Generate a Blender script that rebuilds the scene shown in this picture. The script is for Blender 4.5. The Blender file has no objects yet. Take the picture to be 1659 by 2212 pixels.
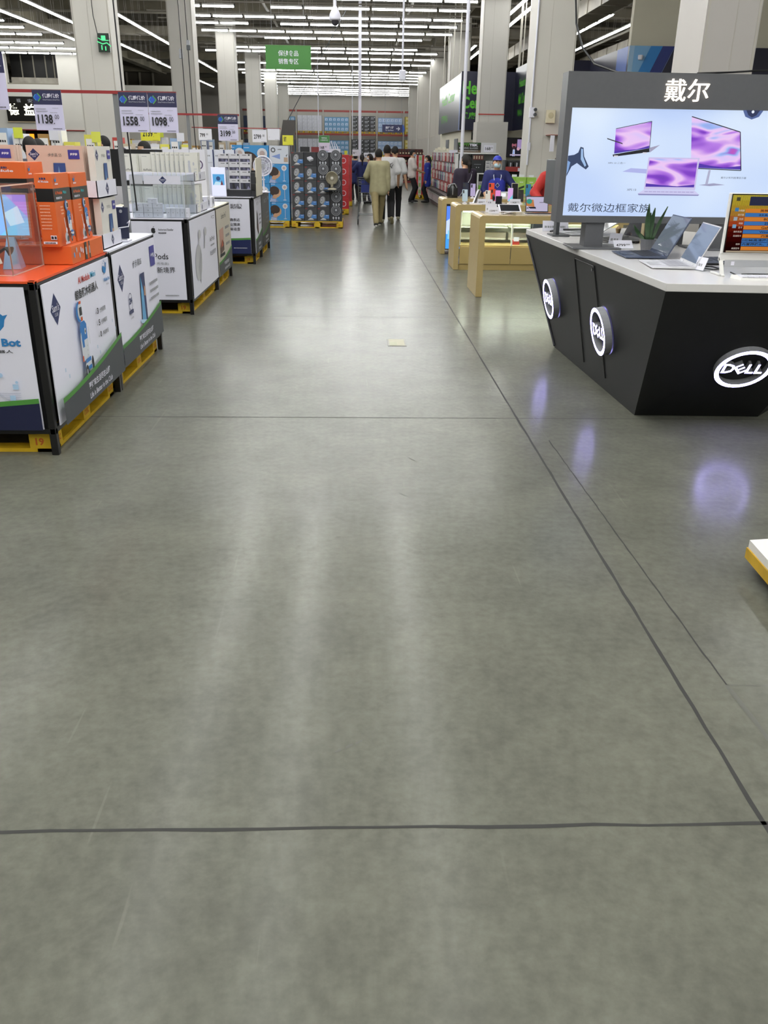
import bpy, math, random
import numpy as np
from mathutils import Matrix, Vector

random.seed(11)
scene = bpy.context.scene
COL = scene.collection
PI = math.pi

# ------------------------------------------------------------------ camera, world, exposure
def make_camera():
    pitch, yaw, roll = math.radians(23.1732), math.radians(-2.08903), math.radians(0.85744)
    cy, sy = math.cos(yaw), math.sin(yaw)
    f = Vector((-sy*math.cos(pitch), cy*math.cos(pitch), -math.sin(pitch)))
    r = Vector((cy, sy, 0)); u = r.cross(f)
    c, s = math.cos(roll), math.sin(roll)
    r, u = c*r + s*u, -s*r + c*u
    cam = bpy.data.cameras.new('camera')
    cam.sensor_fit = 'VERTICAL'; cam.sensor_height = 36.0; cam.sensor_width = 27.0
    cam.lens = 1820.58/2212*36.0
    cam.clip_start = 0.05; cam.clip_end = 300
    o = bpy.data.objects.new('camera', cam); COL.objects.link(o)
    m = Matrix((r, u, -f)).transposed().to_4x4(); m.translation = (0, 0, 1.62)
    o.matrix_world = m
    scene.camera = o
make_camera()
world = bpy.data.worlds.new('world'); scene.world = world; world.use_nodes = True
world.node_tree.nodes['Background'].inputs[0].default_value = (0.6, 0.62, 0.6, 1)
world.node_tree.nodes['Background'].inputs[1].default_value = 0.03
vs = scene.view_settings
vs.view_transform = 'Standard'; vs.look = 'None'; vs.gamma = 1.0; vs.use_curve_mapping = False
EXPOSURE = 0.0
vs.exposure = EXPOSURE
TUBE = 36.0
NEAR = 68.0            # strength of the fluorescent tubes
scene.cycles.max_bounces = 7; scene.cycles.diffuse_bounces = 4; scene.cycles.glossy_bounces = 4
scene.cycles.transmission_bounces = 6; scene.cycles.transparent_max_bounces = 12
scene.cycles.sample_clamp_indirect = 6.0
scene.cycles.caustics_reflective = False; scene.cycles.caustics_refractive = False
scene.cycles.use_light_tree = True

# ------------------------------------------------------------------ materials
def lin(h):
    h = h.lstrip('#'); o = []
    for i in (0, 2, 4):
        c = int(h[i:i+2], 16)/255
        o.append(c/12.92 if c <= .04045 else ((c+.055)/1.055)**2.4)
    return (*o, 1.0)
MATS = {}
def K(col, rough=.5, metal=0., emit=0., vary=0., scale=6., alpha=1., trans=0., bump=0.):
    """procedural principled material, cached by its values"""
    key = (col, rough, metal, emit, vary, scale, alpha, trans, bump)
    if key in MATS: return MATS[key]
    m = bpy.data.materials.new('material_'+col.strip('#')); m.use_nodes = True
    nt = m.node_tree; b = nt.nodes['Principled BSDF']
    c = lin(col)
    b.inputs['Base Color'].default_value = c if not emit else (c[0]*.06, c[1]*.06, c[2]*.06, 1)
    b.inputs['Roughness'].default_value = rough
    b.inputs['Metallic'].default_value = metal
    if emit:
        b.inputs['Emission Color'].default_value = c
        b.inputs['Emission Strength'].default_value = emit
    if alpha < 1: b.inputs['Alpha'].default_value = alpha
    if trans:
        b.inputs['Transmission Weight'].default_value = trans; b.inputs['IOR'].default_value = 1.1
    if vary or bump:
        tc = nt.nodes.new('ShaderNodeTexCoord'); n = nt.nodes.new('ShaderNodeTexNoise')
        n.inputs['Scale'].default_value = scale; n.inputs['Detail'].default_value = 5
        nt.links.new(tc.outputs['Object'], n.inputs['Vector'])
        if vary:
            r = nt.nodes.new('ShaderNodeValToRGB')
            r.color_ramp.elements[0].position = .3; r.color_ramp.elements[1].position = .7
            r.color_ramp.elements[0].color = tuple(min(1, x*(1-vary)) for x in c[:3])+(1,)
            r.color_ramp.elements[1].color = tuple(min(1, x*(1+vary)) for x in c[:3])+(1,)
            nt.links.new(n.outputs['Fac'], r.inputs['Fac']); nt.links.new(r.outputs['Color'], b.inputs['Base Color'])
        if bump:
            bp = nt.nodes.new('ShaderNodeBump'); bp.inputs['Strength'].default_value = bump; bp.inputs['Distance'].default_value = .01
            nt.links.new(n.outputs['Fac'], bp.inputs['Height']); nt.links.new(bp.outputs['Normal'], b.inputs['Normal'])
    MATS[key] = m
    return m
def clear_plastic(name, tint=(.95, .97, .98), gloss=.1, haze=.02):
    """thin acrylic: see-through with a weak mirror and a little haze"""
    if name in MATS: return MATS[name]
    m = bpy.data.materials.new(name); m.use_nodes = True; nt = m.node_tree
    nt.nodes.remove(nt.nodes['Principled BSDF']); out = nt.nodes['Material Output']
    t = nt.nodes.new('ShaderNodeBsdfTransparent'); t.inputs[0].default_value = (*tint, 1)
    g = nt.nodes.new('ShaderNodeBsdfGlossy'); g.inputs['Roughness'].default_value = .04
    d = nt.nodes.new('ShaderNodeBsdfDiffuse'); d.inputs[0].default_value = (.8, .82, .84, 1)
    lw = nt.nodes.new('ShaderNodeLayerWeight'); lw.inputs[0].default_value = .25
    mu = nt.nodes.new('ShaderNodeMath'); mu.operation = 'MULTIPLY_ADD'; mu.inputs[1].default_value = .32; mu.inputs[2].default_value = gloss*.3
    m1 = nt.nodes.new('ShaderNodeMixShader'); m2 = nt.nodes.new('ShaderNodeMixShader'); m1.inputs[0].default_value = haze
    nt.links.new(t.outputs[0], m1.inputs[1]); nt.links.new(d.outputs[0], m1.inputs[2])
    nt.links.new(lw.outputs['Fresnel'], mu.inputs[0]); nt.links.new(mu.outputs[0], m2.inputs[0])
    nt.links.new(m1.outputs[0], m2.inputs[1]); nt.links.new(g.outputs[0], m2.inputs[2])
    nt.links.new(m2.outputs[0], out.inputs['Surface'])
    MATS[name] = m
    return m

# ------------------------------------------------------------------ text
TXT = {}
def glyphs(s, bold=0.):
    key = (s, bold)
    if key not in TXT:
        cu = bpy.data.curves.new('t', 'FONT'); cu.body = s; cu.size = 1; cu.offset = bold; cu.resolution_u = 2
        o = bpy.data.objects.new('t', cu)
        me = o.to_mesh()
        v = np.array([p.co[:2] for p in me.vertices]) if len(me.vertices) else np.zeros((0, 2))
        f = [tuple(p.vertices) for p in me.polygons]
        o.to_mesh_clear(); bpy.data.objects.remove(o); bpy.data.curves.remove(cu)
        TXT[key] = (v, f)
    return TXT[key]

# ------------------------------------------------------------------ mesh builder
class M:
    def __init__(s): s.v = []; s.f = []; s.m = []; s.mats = []; s.T = None
    def add(s, vs_, fs, mat):
        if mat not in s.mats: s.mats.append(mat)
        k = s.mats.index(mat); n = len(s.v)
        if s.T is not None: vs_ = [tuple(s.T @ Vector(p)) for p in vs_]
        s.v.extend(tuple(p) for p in vs_); s.f.extend(tuple(i+n for i in f) for f in fs); s.m.extend([k]*len(fs))
        return s
    def box(s, x0, x1, y0, y1, z0, z1, mat):
        v = [(x0,y0,z0),(x1,y0,z0),(x1,y1,z0),(x0,y1,z0),(x0,y0,z1),(x1,y0,z1),(x1,y1,z1),(x0,y1,z1)]
        return s.add(v, [(0,3,2,1),(4,5,6,7),(0,1,5,4),(1,2,6,5),(2,3,7,6),(3,0,4,7)], mat)
    def cb(s, c, d, mat): return s.box(c[0]-d[0]/2, c[0]+d[0]/2, c[1]-d[1]/2, c[1]+d[1]/2, c[2]-d[2]/2, c[2]+d[2]/2, mat)
    def hexa(s, b, t, mat):
        """solid between two 4-point loops (or n-point)"""
        n = len(b)
        return s.add(list(b)+list(t), [tuple(range(n-1, -1, -1)), tuple(range(n, 2*n))]+[(i, (i+1) % n, n+(i+1) % n, n+i) for i in range(n)], mat)
    def poly(s, pts, mat): return s.add(pts, [tuple(range(len(pts)))], mat)
    def slab(s, pts, d, mat):
        d = Vector(d); return s.hexa(pts, [tuple(Vector(p)+d) for p in pts], mat)
    def tube(s, path, r, mat, n=8, closed=False, caps=True):
        P = [Vector(p) for p in path]; N = len(P); rings = []
        rr = r if isinstance(r, (list, tuple)) else [r]*N
        up = None
        for i, p in enumerate(P):
            if closed: d = P[(i+1) % N]-P[i-1]
            else: d = P[min(i+1, N-1)]-P[max(i-1, 0)]
            d.normalize()
            if up is None: a = Vector((0, 0, 1)) if abs(d.z) < .9 else Vector((1, 0, 0))
            else: a = up
            x = d.cross(a); x.normalize(); y = x.cross(d); up = y
            rings.append([p+rr[i]*(math.cos(2*PI*k/n)*x+math.sin(2*PI*k/n)*y) for k in range(n)])
        v = [q for R_ in rings for q in R_]; f = []
        for i in range(N if closed else N-1):
            j = (i+1) % N
            for k in range(n): f.append((i*n+k, i*n+(k+1) % n, j*n+(k+1) % n, j*n+k))
        if caps and not closed: f += [tuple(range(n-1, -1, -1)), tuple((N-1)*n+k for k in range(n))]
        return s.add(v, f, mat)
    def cyl(s, p0, p1, r0, mat, r1=None, n=14): return s.tube([p0, p1], [r0, r0 if r1 is None else r1], mat, n)
    def lathe(s, prof, mat, o=(0, 0, 0), n=20, ax=None):
        """profile of (radius, height) turned about an axis through o (default z)"""
        ax = Vector(ax or (0, 0, 1)).normalized(); a = Vector((0, 0, 1)) if abs(ax.z) < .9 else Vector((1, 0, 0))
        x = ax.cross(a).normalized(); y = ax.cross(x); o = Vector(o); v = []; f = []
        for r, h in prof:
            for k in range(n): v.append(o+ax*h+r*(math.cos(2*PI*k/n)*x+math.sin(2*PI*k/n)*y))
        for i in range(len(prof)-1):
            for k in range(n): f.append((i*n+k, i*n+(k+1) % n, (i+1)*n+(k+1) % n, (i+1)*n+k))
        return s.add(v, f, mat)
    def build(s, name, parent=None, smooth=False, bevel=0., loc=None, local=False):
        me = bpy.data.meshes.new(name)
        v = np.array(s.v, float)
        o = None
        if parent is not None:
            if not local:
                v = np.c_[v, np.ones(len(v))] @ np.array(WM[parent.name].inverted()).T; v = v[:, :3]
        elif loc is None:
            c = (v.min(0)+v.max(0))/2; c[2] = v[:, 2].min(); v = v-c; loc = tuple(c)
        else: v = v-np.array(loc)
        me.from_pydata([tuple(p) for p in v], [], s.f)
        for mt in s.mats: me.materials.append(mt)
        me.polygons.foreach_set('material_index', s.m)
        if smooth: me.polygons.foreach_set('use_smooth', [True]*len(s.f))
        me.update()
        o = bpy.data.objects.new(name, me); COL.objects.link(o)
        if parent is not None: o.parent = parent; WM[o.name] = WM[parent.name]
        else: o.location = loc; WM[o.name] = Matrix.Translation(loc)
        if bevel:
            b = o.modifiers.new('bevel', 'BEVEL'); b.width = bevel; b.segments = 2; b.limit_method = 'ANGLE'; b.angle_limit = .7
        return o
WM = {}
def tag(o, label, cat, group=None, kind=None):
    o['label'] = label; o['category'] = cat
    if group: o['group'] = group
    if kind: o['kind'] = kind
    return o
def thing(name, label, cat, loc=(0, 0, 0), rot=0., group=None):
    o = bpy.data.objects.new(name, None); COL.objects.link(o); o.empty_display_size = .1
    o.location = loc; o.rotation_euler = (0, 0, rot)
    WM[o.name] = Matrix.Translation(loc) @ Matrix.Rotation(rot, 4, 'Z')
    return tag(o, label, cat, group)
def struct(o): o['kind'] = 'structure'; return o
def clone(o, loc=None, rot=None, label=None, group=None, parent=None):
    c = o.copy(); COL.objects.link(c)
    if parent is not None: c.parent = parent
    if loc is not None: c.location = loc
    if rot is not None: c.rotation_euler = (0, 0, rot)
    if label: c['label'] = label
    if group: c['group'] = group
    for ch in list(o.children): clone(ch, parent=c)
    return c

class G:
    """flat print on a face: origin O, axes U (right) and V (up) in metres; every call lies a hair above the last"""
    def __init__(s, m, O, U, V, step=.0007):
        s.m = m; s.O = Vector(O); s.U = Vector(U).normalized(); s.V = Vector(V).normalized(); s.N = s.U.cross(s.V); s.d = 0.; s.step = step
    def P(s, u, v, e=0): return tuple(s.O+s.U*u+s.V*v+s.N*(s.d+e))
    def up(s): s.d += s.step
    def rect(s, u0, v0, u1, v1, mat): s.up(); s.m.poly([s.P(u0, v0), s.P(u1, v0), s.P(u1, v1), s.P(u0, v1)], mat); return s
    def poly(s, pts, mat): s.up(); s.m.poly([s.P(*p) for p in pts], mat); return s
    def disc(s, u, v, r, mat, ry=None, n=24, rot=0.):
        ry = ry or r; c, q = math.cos(rot), math.sin(rot)
        return s.poly([(u+r*math.cos(2*PI*k/n)*c-ry*math.sin(2*PI*k/n)*q, v+r*math.cos(2*PI*k/n)*q+ry*math.sin(2*PI*k/n)*c) for k in range(n)], mat)
    def ring(s, u, v, r, w, mat, ry=None, n=28):
        ry = ry or r; s.up(); a = []; b = []
        for k in range(n):
            c, q = math.cos(2*PI*k/n), math.sin(2*PI*k/n); a.append(s.P(u+r*c, v+ry*q)); b.append(s.P(u+(r-w)*c, v+(ry-w)*q))
        s.m.add(a+b, [(k, (k+1) % n, n+(k+1) % n, n+k) for k in range(n)], mat); return s
    def line(s, pts, w, mat):
        s.up()
        for (a, b), (c, d) in zip(pts, pts[1:]):
            L = math.hypot(c-a, d-b) or 1; nx, ny = -(d-b)/L*w/2, (c-a)/L*w/2
            s.m.poly([s.P(a+nx, b+ny), s.P(a-nx, b-ny), s.P(c-nx, d-ny), s.P(c+nx, d+ny)], mat)
        return s
    def text(s, u, v, h, body, mat, w=None, align='l', bold=0., depth=0., side=None):
        """text with its bottom-left (or centre / right) at u,v and the ink h tall; w squeezes it to that width"""
        g, f = glyphs(body, bold)
        if not len(g): return s
        s.up(); lo, hi = g.min(0), g.max(0); k = h/max(1e-6, hi[1]-lo[1]); kx = k if w is None else w/(hi[0]-lo[0])
        W = (hi[0]-lo[0])*kx; u0 = u-(0 if align == 'l' else W/2 if align == 'c' else W)
        q = [(u0+(p[0]-lo[0])*kx, v+(p[1]-lo[1])*k) for p in g]
        if depth:
            n = len(q); V_ = [s.P(*p, depth) for p in q]+[s.P(*p) for p in q]
            from collections import Counter
            ed = Counter(); dr = {}
            for F_ in f:
                for i in range(len(F_)):
                    a, b = F_[i], F_[(i+1) % len(F_)]; e = (min(a, b), max(a, b)); ed[e] += 1; dr[e] = (a, b)
            FF = list(f)+[(dr[e][0]+n, dr[e][1]+n, dr[e][1], dr[e][0]) for e, c in ed.items() if c == 1]
            s.m.add(V_, list(f), mat)
            s.m.add(V_, FF[len(f):], side or mat)
        else: s.m.add([s.P(*p) for p in q], f, mat)
        return s
    def greek(s, u0, v, w, h, mat, n=5, seed=0):
        """illegible small print: a row of little bars"""
        s.up(); r = random.Random(seed+int(u0*1e3)+int(v*1e4)); u = u0
        while u < u0+w-h*.3:
            L = h*r.uniform(.6, 1.1)
            s.m.poly([s.P(u, v), s.P(min(u+L, u0+w), v), s.P(min(u+L, u0+w), v+h*r.uniform(.8, 1)), s.P(u, v+h)], mat); u += L+h*.3
        return s
# ------------------------------------------------------------------ floor
def floor_mat():
    m = bpy.data.materials.new('polished_concrete'); m.use_nodes = True; nt = m.node_tree; b = nt.nodes['Principled BSDF']
    L = nt.links.new; N = nt.nodes.new
    tc = N('ShaderNodeTexCoord')
    def noise(scale, det=6, rough=.6, vec=None):
        n = N('ShaderNodeTexNoise'); n.inputs['Scale'].default_value = scale; n.inputs['Detail'].default_value = det
        n.inputs['Roughness'].default_value = rough; L(vec or tc.outputs['Object'], n.inputs['Vector']); return n.outputs['Fac']
    def ramp(src, p0, c0, p1, c1):
        r = N('ShaderNodeValToRGB'); r.color_ramp.elements[0].position = p0; r.color_ramp.elements[1].position = p1
        r.color_ramp.elements[0].color = c0; r.color_ramp.elements[1].color = c1; L(src, r.inputs['Fac']); return r.outputs['Color']
    def mix(a, b_, fac, mode='MULTIPLY'):
        x = N('ShaderNodeMix'); x.data_type = 'RGBA'; x.blend_type = mode
        if isinstance(fac, float): x.inputs[0].default_value = fac
        else: L(fac, x.inputs[0])
        L(a, x.inputs[6]); L(b_, x.inputs[7]); return x.outputs[2]
    g = lambda v: (v, v, v, 1)
    base = ramp(noise(.55, 7, .62), .3, lin('#56574f'), .72, lin('#66665c'))
    base = mix(base, ramp(noise(3.2, 8, .7), .28, g(.74), .7, g(1.15)), .85)
    base = mix(base, ramp(noise(26, 4, .6), .3, g(.80), .7, g(1.13)), .8)
    sp = ramp(noise(9, 3, .55), .70, g(1), .76, g(.62))
    base = mix(base, sp, .5)
    pm = N('ShaderNodeRGB'); pm.outputs[0].default_value = lin('#99978a')
    # fine scratches: thin bands of a stretched noise
    for ang, sc_ in ((.5, 1.), (-.8, .8), (1.35, 1.3)):
        mp = N('ShaderNodeMapping'); mp.inputs['Rotation'].default_value = (0, 0, ang); mp.inputs['Scale'].default_value = (14*sc_, .7*sc_, 1)
        L(tc.outputs['Object'], mp.inputs['Vector'])
        s_ = ramp(noise(1.6, 2, .4, mp.outputs['Vector']), .75, g(0), .78, g(.09))
        base = mix(base, pm.outputs[0], s_, 'MIX')
    L(base, b.inputs['Base Color'])
    r = N('ShaderNodeMapRange'); L(noise(1.1, 6, .6), r.inputs['Value']); r.inputs['From Min'].default_value = .3; r.inputs['From Max'].default_value = .7
    r.inputs['To Min'].default_value = FLOOR_ROUGH[0]; r.inputs['To Max'].default_value = FLOOR_ROUGH[1]; L(r.outputs['Result'], b.inputs['Roughness'])
    b.inputs['IOR'].default_value = 1.25
    # the polish is uneven: a sharper and a hazier sheen lie over each other
    b2 = N('ShaderNodeBsdfPrincipled'); L(base, b2.inputs['Base Color']); b2.inputs['Roughness'].default_value = .42; b2.inputs['IOR'].default_value = 1.26
    ms = N('ShaderNodeMixShader'); ms.inputs[0].default_value = .5; L(b.outputs[0], ms.inputs[1]); L(b2.outputs[0], ms.inputs[2]); L(ms.outputs[0], nt.nodes['Material Output'].inputs['Surface'])
    return m
FLOOR_ROUGH = (.17, .20)
m = M(); fm = floor_mat(); jm = K('#282826', .8); jt = K('#55554f', .8)
m.poly([(-27, -9, 0), (15, -9, 0), (15, 78, 0), (-27, 78, 0)], fm)
e = .0006
def wob(a, b, w, mat, n, amp, seed):
    r = random.Random(seed); P = []
    for i in range(n+1):
        t = i/n; x = a[0]+(b[0]-a[0])*t; y = a[1]+(b[1]-a[1])*t
        dx, dy = b[0]-a[0], b[1]-a[1]; l = math.hypot(dx, dy); o_ = r.uniform(-amp, amp); ww = w*r.uniform(.75, 1.25)/2
        x += -dy/l*o_; y += dx/l*o_
        P.append(((x-dy/l*ww, y+dx/l*ww), (x+dy/l*ww, y-dx/l*ww)))
    for (p, q), (p2, q2) in zip(P, P[1:]): m.poly([(*q, e), (*q2, e), (*p2, e), (*p, e)], mat)
wob((1.085, -1), (1.07, 5.4), .013, jm, 60, .002, 1); wob((1.07, 5.4), (1.07, 12), .012, jm, 30, .001, 2); wob((1.07, 12), (1.12, 60), .011, jm, 40, .001, 3)
wob((1.235, 2.32), (1.185, 4.9), .007, jm, 40, .002, 4); wob((1.185, 4.9), (1.17, 7.6), .006, jt, 20, .002, 5)
wob((1.25, 2.03), (1.235, 2.32), .016, jt, 6, .001, 6); wob((1.25, 2.03), (1.6, 2.03), .005, jt, 8, .001, 7); wob((1.235, 2.32), (1.6, 2.30), .004, jt, 8, .001, 8)
wob((-8, 1.70), (1.9, 1.692), .011, jm, 70, .003, 9)
for k in range(1, 18):
    wob((-12, 1.70+3.67*k), (9, 1.69+3.67*k), .008, jm, 40, .001, 20+k)
# dark scuffs with a shape of their own
for x, y, l, a, w in ((-.05, 2.0, .03, .7, .012), (-.02, 2.02, .03, .7, .012), (.01, 2.04, .035, .7, .01), (-1.2, 4.45, .09, .5, .03), (-.55, 4.66, .04, .2, .015), (.32, 4.55, .09, -1., .008), (.0, 5.62, .03, .9, .015), (-.9, 4.1, .03, 0, .012), (.25, 4.0, .1, -.8, .006), (.7, 4.35, .06, .2, .008),
                      (-.62, 2.75, .03, .3, .01), (1.35, 3.3, .03, 0, .01), (1.15, 1.5, .02, .5, .01), (-.15, 1.0, .03, -.9, .003)):
    r_ = random.Random(int(x*999)); c, s = math.cos(a), math.sin(a)
    pts = []
    for k in range(9):
        t = 2*PI*k/9; q = r_.uniform(.6, 1.2); u, v = l/2*math.cos(t)*q, w/2*math.sin(t)*q; pts.append((x+c*u-s*v, y+s*u+c*v, .0008))
    m.poly(pts, jt)
struct(m.build('floor', loc=(0, 0, 0)))

# ------------------------------------------------------------------ ceiling, walls, pillars
cm = K('#817b6b', .9, vary=.25, scale=1.2); cmd = K('#68645a', .9, vary=.3, scale=.8)
struct(M().box(-27, 15, -9, 78, 6.95, 7.1, cm).build('ceiling'))
m = M()
for k in range(-1, 9): m.box(-27, 15, 9.2*k+.05, 9.2*k+.55, 6.35, 6.95, cm)
for k in range(-2, 24): m.box(-27, 15, 3.07*k+1.7, 3.07*k+1.95, 6.6, 6.95, cmd)
for x in (-22, -13.6, -5.2, 3.7, 12): m.box(x, x+.5, -9, 78, 6.3, 6.95, cm)
struct(m.build('trim_2'))
wm = K('#d3d0c8', .75, vary=.04, scale=.5); wcream = K('#d6d1bf', .75, vary=.03, scale=.6); wg = K('#b3aea6', .8, vary=.05, scale=.4)
def wall(name, x0, x1, y0, y1, z0, z1, mat):
    return struct(M().box(x0, x1, y0, y1, z0, z1, mat).build(name))
wall('wall_back', -27, 15, 77, 77.2, 0, 6.95, wg)
wall('wall_left', -27.2, -27, -9, 77, 0, 6.95, wm); wall('wall_right', 15, 15.2, -9, 77, 0, 6.95, wm); wall('wall_front', -27, 15, -9.2, -9, 0, 6.95, wm)
# shop front far on the left, with its upper window and its counter opening
m = M()
for a in ((-27, -17.15, 0, 6.9), (-14.66, -13.0, 0, 6.9), (-17.15, -14.66, 5.78, 6.9), (-17.15, -14.66, 2.34, 4.41)): m.box(a[0], a[1], 47, 47.3, a[2], a[3], wm)
struct(m.build('wall_storefront'))
wdark = K('#1d1c1a', .5, vary=.3, scale=3)
m = M(); m.box(-17.6, -14.2, 49.0, 49.1, 4.3, 6.2, wdark); fr = K('#8a8578', .6)
for x in (-16.8, -16.2, -15.6, -15.2): m.box(x, x+.05, 48.2, 48.25, 4.41, 5.78, fr)
m.box(-17.15, -14.66, 47.02, 47.25, 4.41, 4.47, fr); m.box(-17.15, -14.66, 47.6, 48.4, 4.41, 4.75, K('#9c978c', .9, vary=.3, scale=2))
struct(m.build('window_1'))
wall('wall_left_low', -13.2, -9.1, 52, 52.3, 0, 4.75, wm)
wall('wall_partition', -18, -12.6, 66, 66.2, 0, 6.4, K('#4b453b', .8, vary=.2, scale=.5))
m = M()
for x in (-16.5, -15.9, -15.0, -14.1): m.box(x, x+.12, 65.85, 65.97, 0, 6.4, K('#8d877b', .7))
struct(m.build('trim_1'))
# right-hand shops
wall('wall_right_alcove', 3.5, 15, 29.7, 29.9, 0, 3.85, wcream)
wall('wall_right_return', 3.5, 3.62, 29.9, 38.2, 0, 2.32, wcream)
wall('wall_right_upper', 4.45, 4.6, 38.2, 72, 0, 6.95, wg)
wall('wall_right_lower', 3.75, 4.45, 39, 62, 0, 2.3, wg)
wall('wall_right_shop', 6.55, 15, 22.7, 22.9, 0, 6.9, wcream)
pmat = K('#c6c3bc', .65, vary=.035, scale=.7); ptrim = K('#a8a49b', .6)
def pillar(x0, x1, y0, d, label, lower=None, pmat=pmat):
    m = M(); m.box(x0, x1, y0, y0+d, 0, 6.4, pmat)
    for x in (x0+.012, x1-.03): m.box(x, x+.018, y0-.004, y0, 0, 6.3, ptrim)
    m.box(x0+.3, x0+.305, y0-.002, y0, 0, 6.3, ptrim)
    if lower: m.box(x0-.05, x1+lower, y0-.12, y0+d, 0, 2.47, pmat); m.box(x0-.01, x1+.01, y0-.012, y0, 2.66, 2.69, K('#b43a32', .6))
    o = m.build('pillar'); o['kind'] = 'structure'; o['label'] = label
    return o
LP = ['nearest', 'second', 'third', 'fourth', 'fifth', 'sixth', 'seventh']
for k in range(6): pillar(-5.37, -4.67, 18.5+9.2*k, .7, f'white square pillar, {LP[k]} along the left of the aisle')
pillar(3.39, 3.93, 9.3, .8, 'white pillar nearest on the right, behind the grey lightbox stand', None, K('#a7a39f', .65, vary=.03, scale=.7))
pillar(3.47, 4.27, 18.5, .7, 'white pillar with a wall speaker beside the gold phone tables')
for k in range(5): pillar(3.66, 4.42, 27.7+9.2*k, .7, f'white square pillar, {["first","second","third","fourth","fifth"][k]} beyond the gold tables on the right', .12 if k == 0 else None)

# ------------------------------------------------------------------ fluorescent lights
tm = K('#f3f4f2', .5, emit=TUBE); hm = K('#d9d6d3', .4); bm_ = K('#2c2a28', .6)
m = M()
m.tube([(-.48, 0, -.02), (.48, 0, -.02)], .03, tm, 8)
m.hexa([(-.485, -.07, .0), (.485, -.07, .0), (.485, .07, .0), (-.485, .07, .0)], [(-.485, -.03, .05), (.485, -.03, .05), (.485, .03, .05), (-.485, .03, .05)], hm)
m.box(.487, .523, -.03, .03, -.02, .05, bm_)
for x in (-.4, .4): m.cyl((x, 0, .05), (x, 0, 1.245), .003, hm, n=4)
row_tube = m.build('fluorescent_tube_light', loc=(0, 0, 0))
first = [True]; far = M(); NT = 0
def tube_at(x, y, rot, label, group):
    if first[0]:
        first[0] = False; o = row_tube; o.location = (x, y, 5.7); o.rotation_euler = (0, 0, rot); tag(o, label, 'ceiling light', group)
    else: o = clone(row_tube, (x, y, 5.7), rot, label, group)
    return o
lab = 'white fluorescent tube light in the rows strung across the main aisle'
SPOTS = []
for y, xl, xr in ((17.3, -4.3, 3.3), (18.4, -4.3, 3.3), (20.2, -4.3, 3.7), (22.1, -4.3, 3.7), (24., -4.3, 3.7), (26.2, -4.3, 3.7)): SPOTS.append((y, xl, xr))
for y, xl, xr in ((28.5, -6.8, 3.6), (30.3, -6.8, 3.6), (32.4, -6.75, 3.6), (34.1, -6.75, 3.6), (36.15, -6.75, 3.65), (38.1, -4.5, 2.65), (41.6, -6.75, 2.7), (43.15, -6.8, 3.7), (45.9, -4.5, 3.8), (48.7, -6.7, 3.85), (52.8, -6.7, 3.95)): SPOTS.append((y, xl, xr))
for y, xl, xr in SPOTS:
    n = int((xr-xl)/1.05)
    for i in range(n):
        if (y in (28.5, 30.3, 34.1)) and i == (4 if y == 28.5 else 6): continue
        tube_at(xr-.52-1.05*i, y, 0, lab, 'tube lights in rows across the aisle'); NT += 1
for y, xr in ((34.6, -12.4), (36.4, -12.35), (38.5, -12.4), (41.5, -12.5), (43.6, -12.45), (45.9, -12.45)):
    for i in range(4 if y < 37 else 6):
        tube_at(xr-.52-1.05*i, y, 0, 'white fluorescent tube light in the rows before the far left shop front', 'tube lights before the shop front'); NT += 1
for X, ya, yb in ((-11.65, 29.5, 47), (-10.1, 28, 49), (-7.95, 28, 48)):
    y = ya
    while y < yb: tube_at(X, y, PI/2, 'white fluorescent tube light in the lines running along the left aisle', 'tube lights along the left aisle'); y += 1.05; NT += 1
for X, ya, yb in ((4.9, 26.8, 33), (5.33, 26.8, 35), (4.95, 40, 46), (5.4, 40, 47), (8.1, 30.9, 38), (9.35, 31, 43)):
    y = ya
    while y < yb: tube_at(X, y, PI/2, 'white fluorescent tube light in the lines above the right-hand shops', 'tube lights above the right shops'); y += 1.05; NT += 1
fm2 = K('#f4f6f3', .5, emit=28.)
# the rows furthest off, past the ones built singly
for y, xl, xr in ((55, -6.7, 3.9), (57, -6.7, 4.05), (59.2, -6.7, 4.05), (62, -6.7, 4.1), (65.5, -6.7, 4.1), (68, -6.7, 4.2), (70, -6.7, 4.2), (72.3, -6.7, 4.4), (74.5, -9, 4.4)):
    n = int((xr-xl)/1.05)
    for i in range(n):
        x = xr-.52-1.05*i; far.tube([(x-.5, y, 5.68), (x+.48, y, 5.68)], .026, fm2, 6); far.box(x-.51, x+.51, y-.06, y+.06, 5.7, 5.75, hm)
for X, ya, yb in ((-10.2, 49, 67), (-7.95, 48, 58)):
    y = ya
    while y < yb: far.tube([(X, y, 5.68), (X, y+.98, 5.68)], .026, fm2, 6); far.box(X-.06, X+.06, y, y+1, 5.7, 5.75, hm); y += 1.05
tag(far.build('fluorescent_tube_light'), 'furthest rows of white tube lights, down by the back wall', 'ceiling light', kind='stuff')
# lines of light over the near part of the aisle, above and behind the camera; outer side lines added to brighten upright faces
m = M(); m.tube([(0, -1.9, -.02), (0, 1.9, -.02)], .032, K('#f3f4f1', .5, emit=NEAR), 8); m.box(-.06, .06, -1.92, 1.92, 0, .05, hm)
for y in (-1.5, 1.5): m.cyl((0, y, .05), (0, y, 1.245), .003, hm, n=4)
ln = m.build('unseen_strip_light', loc=(0, 0, 0)); k = 0
for X in (-7.8, -4.9, -2.15, -.85, .9, 2.4, 6.4, 9.4):
    for y in (-5, -1, 3, 7, 11, 15) if X > -6 else (3, 7, 11, 15, 19, 23):
        if X in (6.4, 9.4) and y > 11 or X == 2.4 and y > 5: continue
        o = ln if k == 0 else clone(ln); o.location = (X, y, 5.7); k += 1
        tag(o, 'long white strip light out of view over the near end of the aisle', 'ceiling light', 'strip lights over the near aisle')

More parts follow.
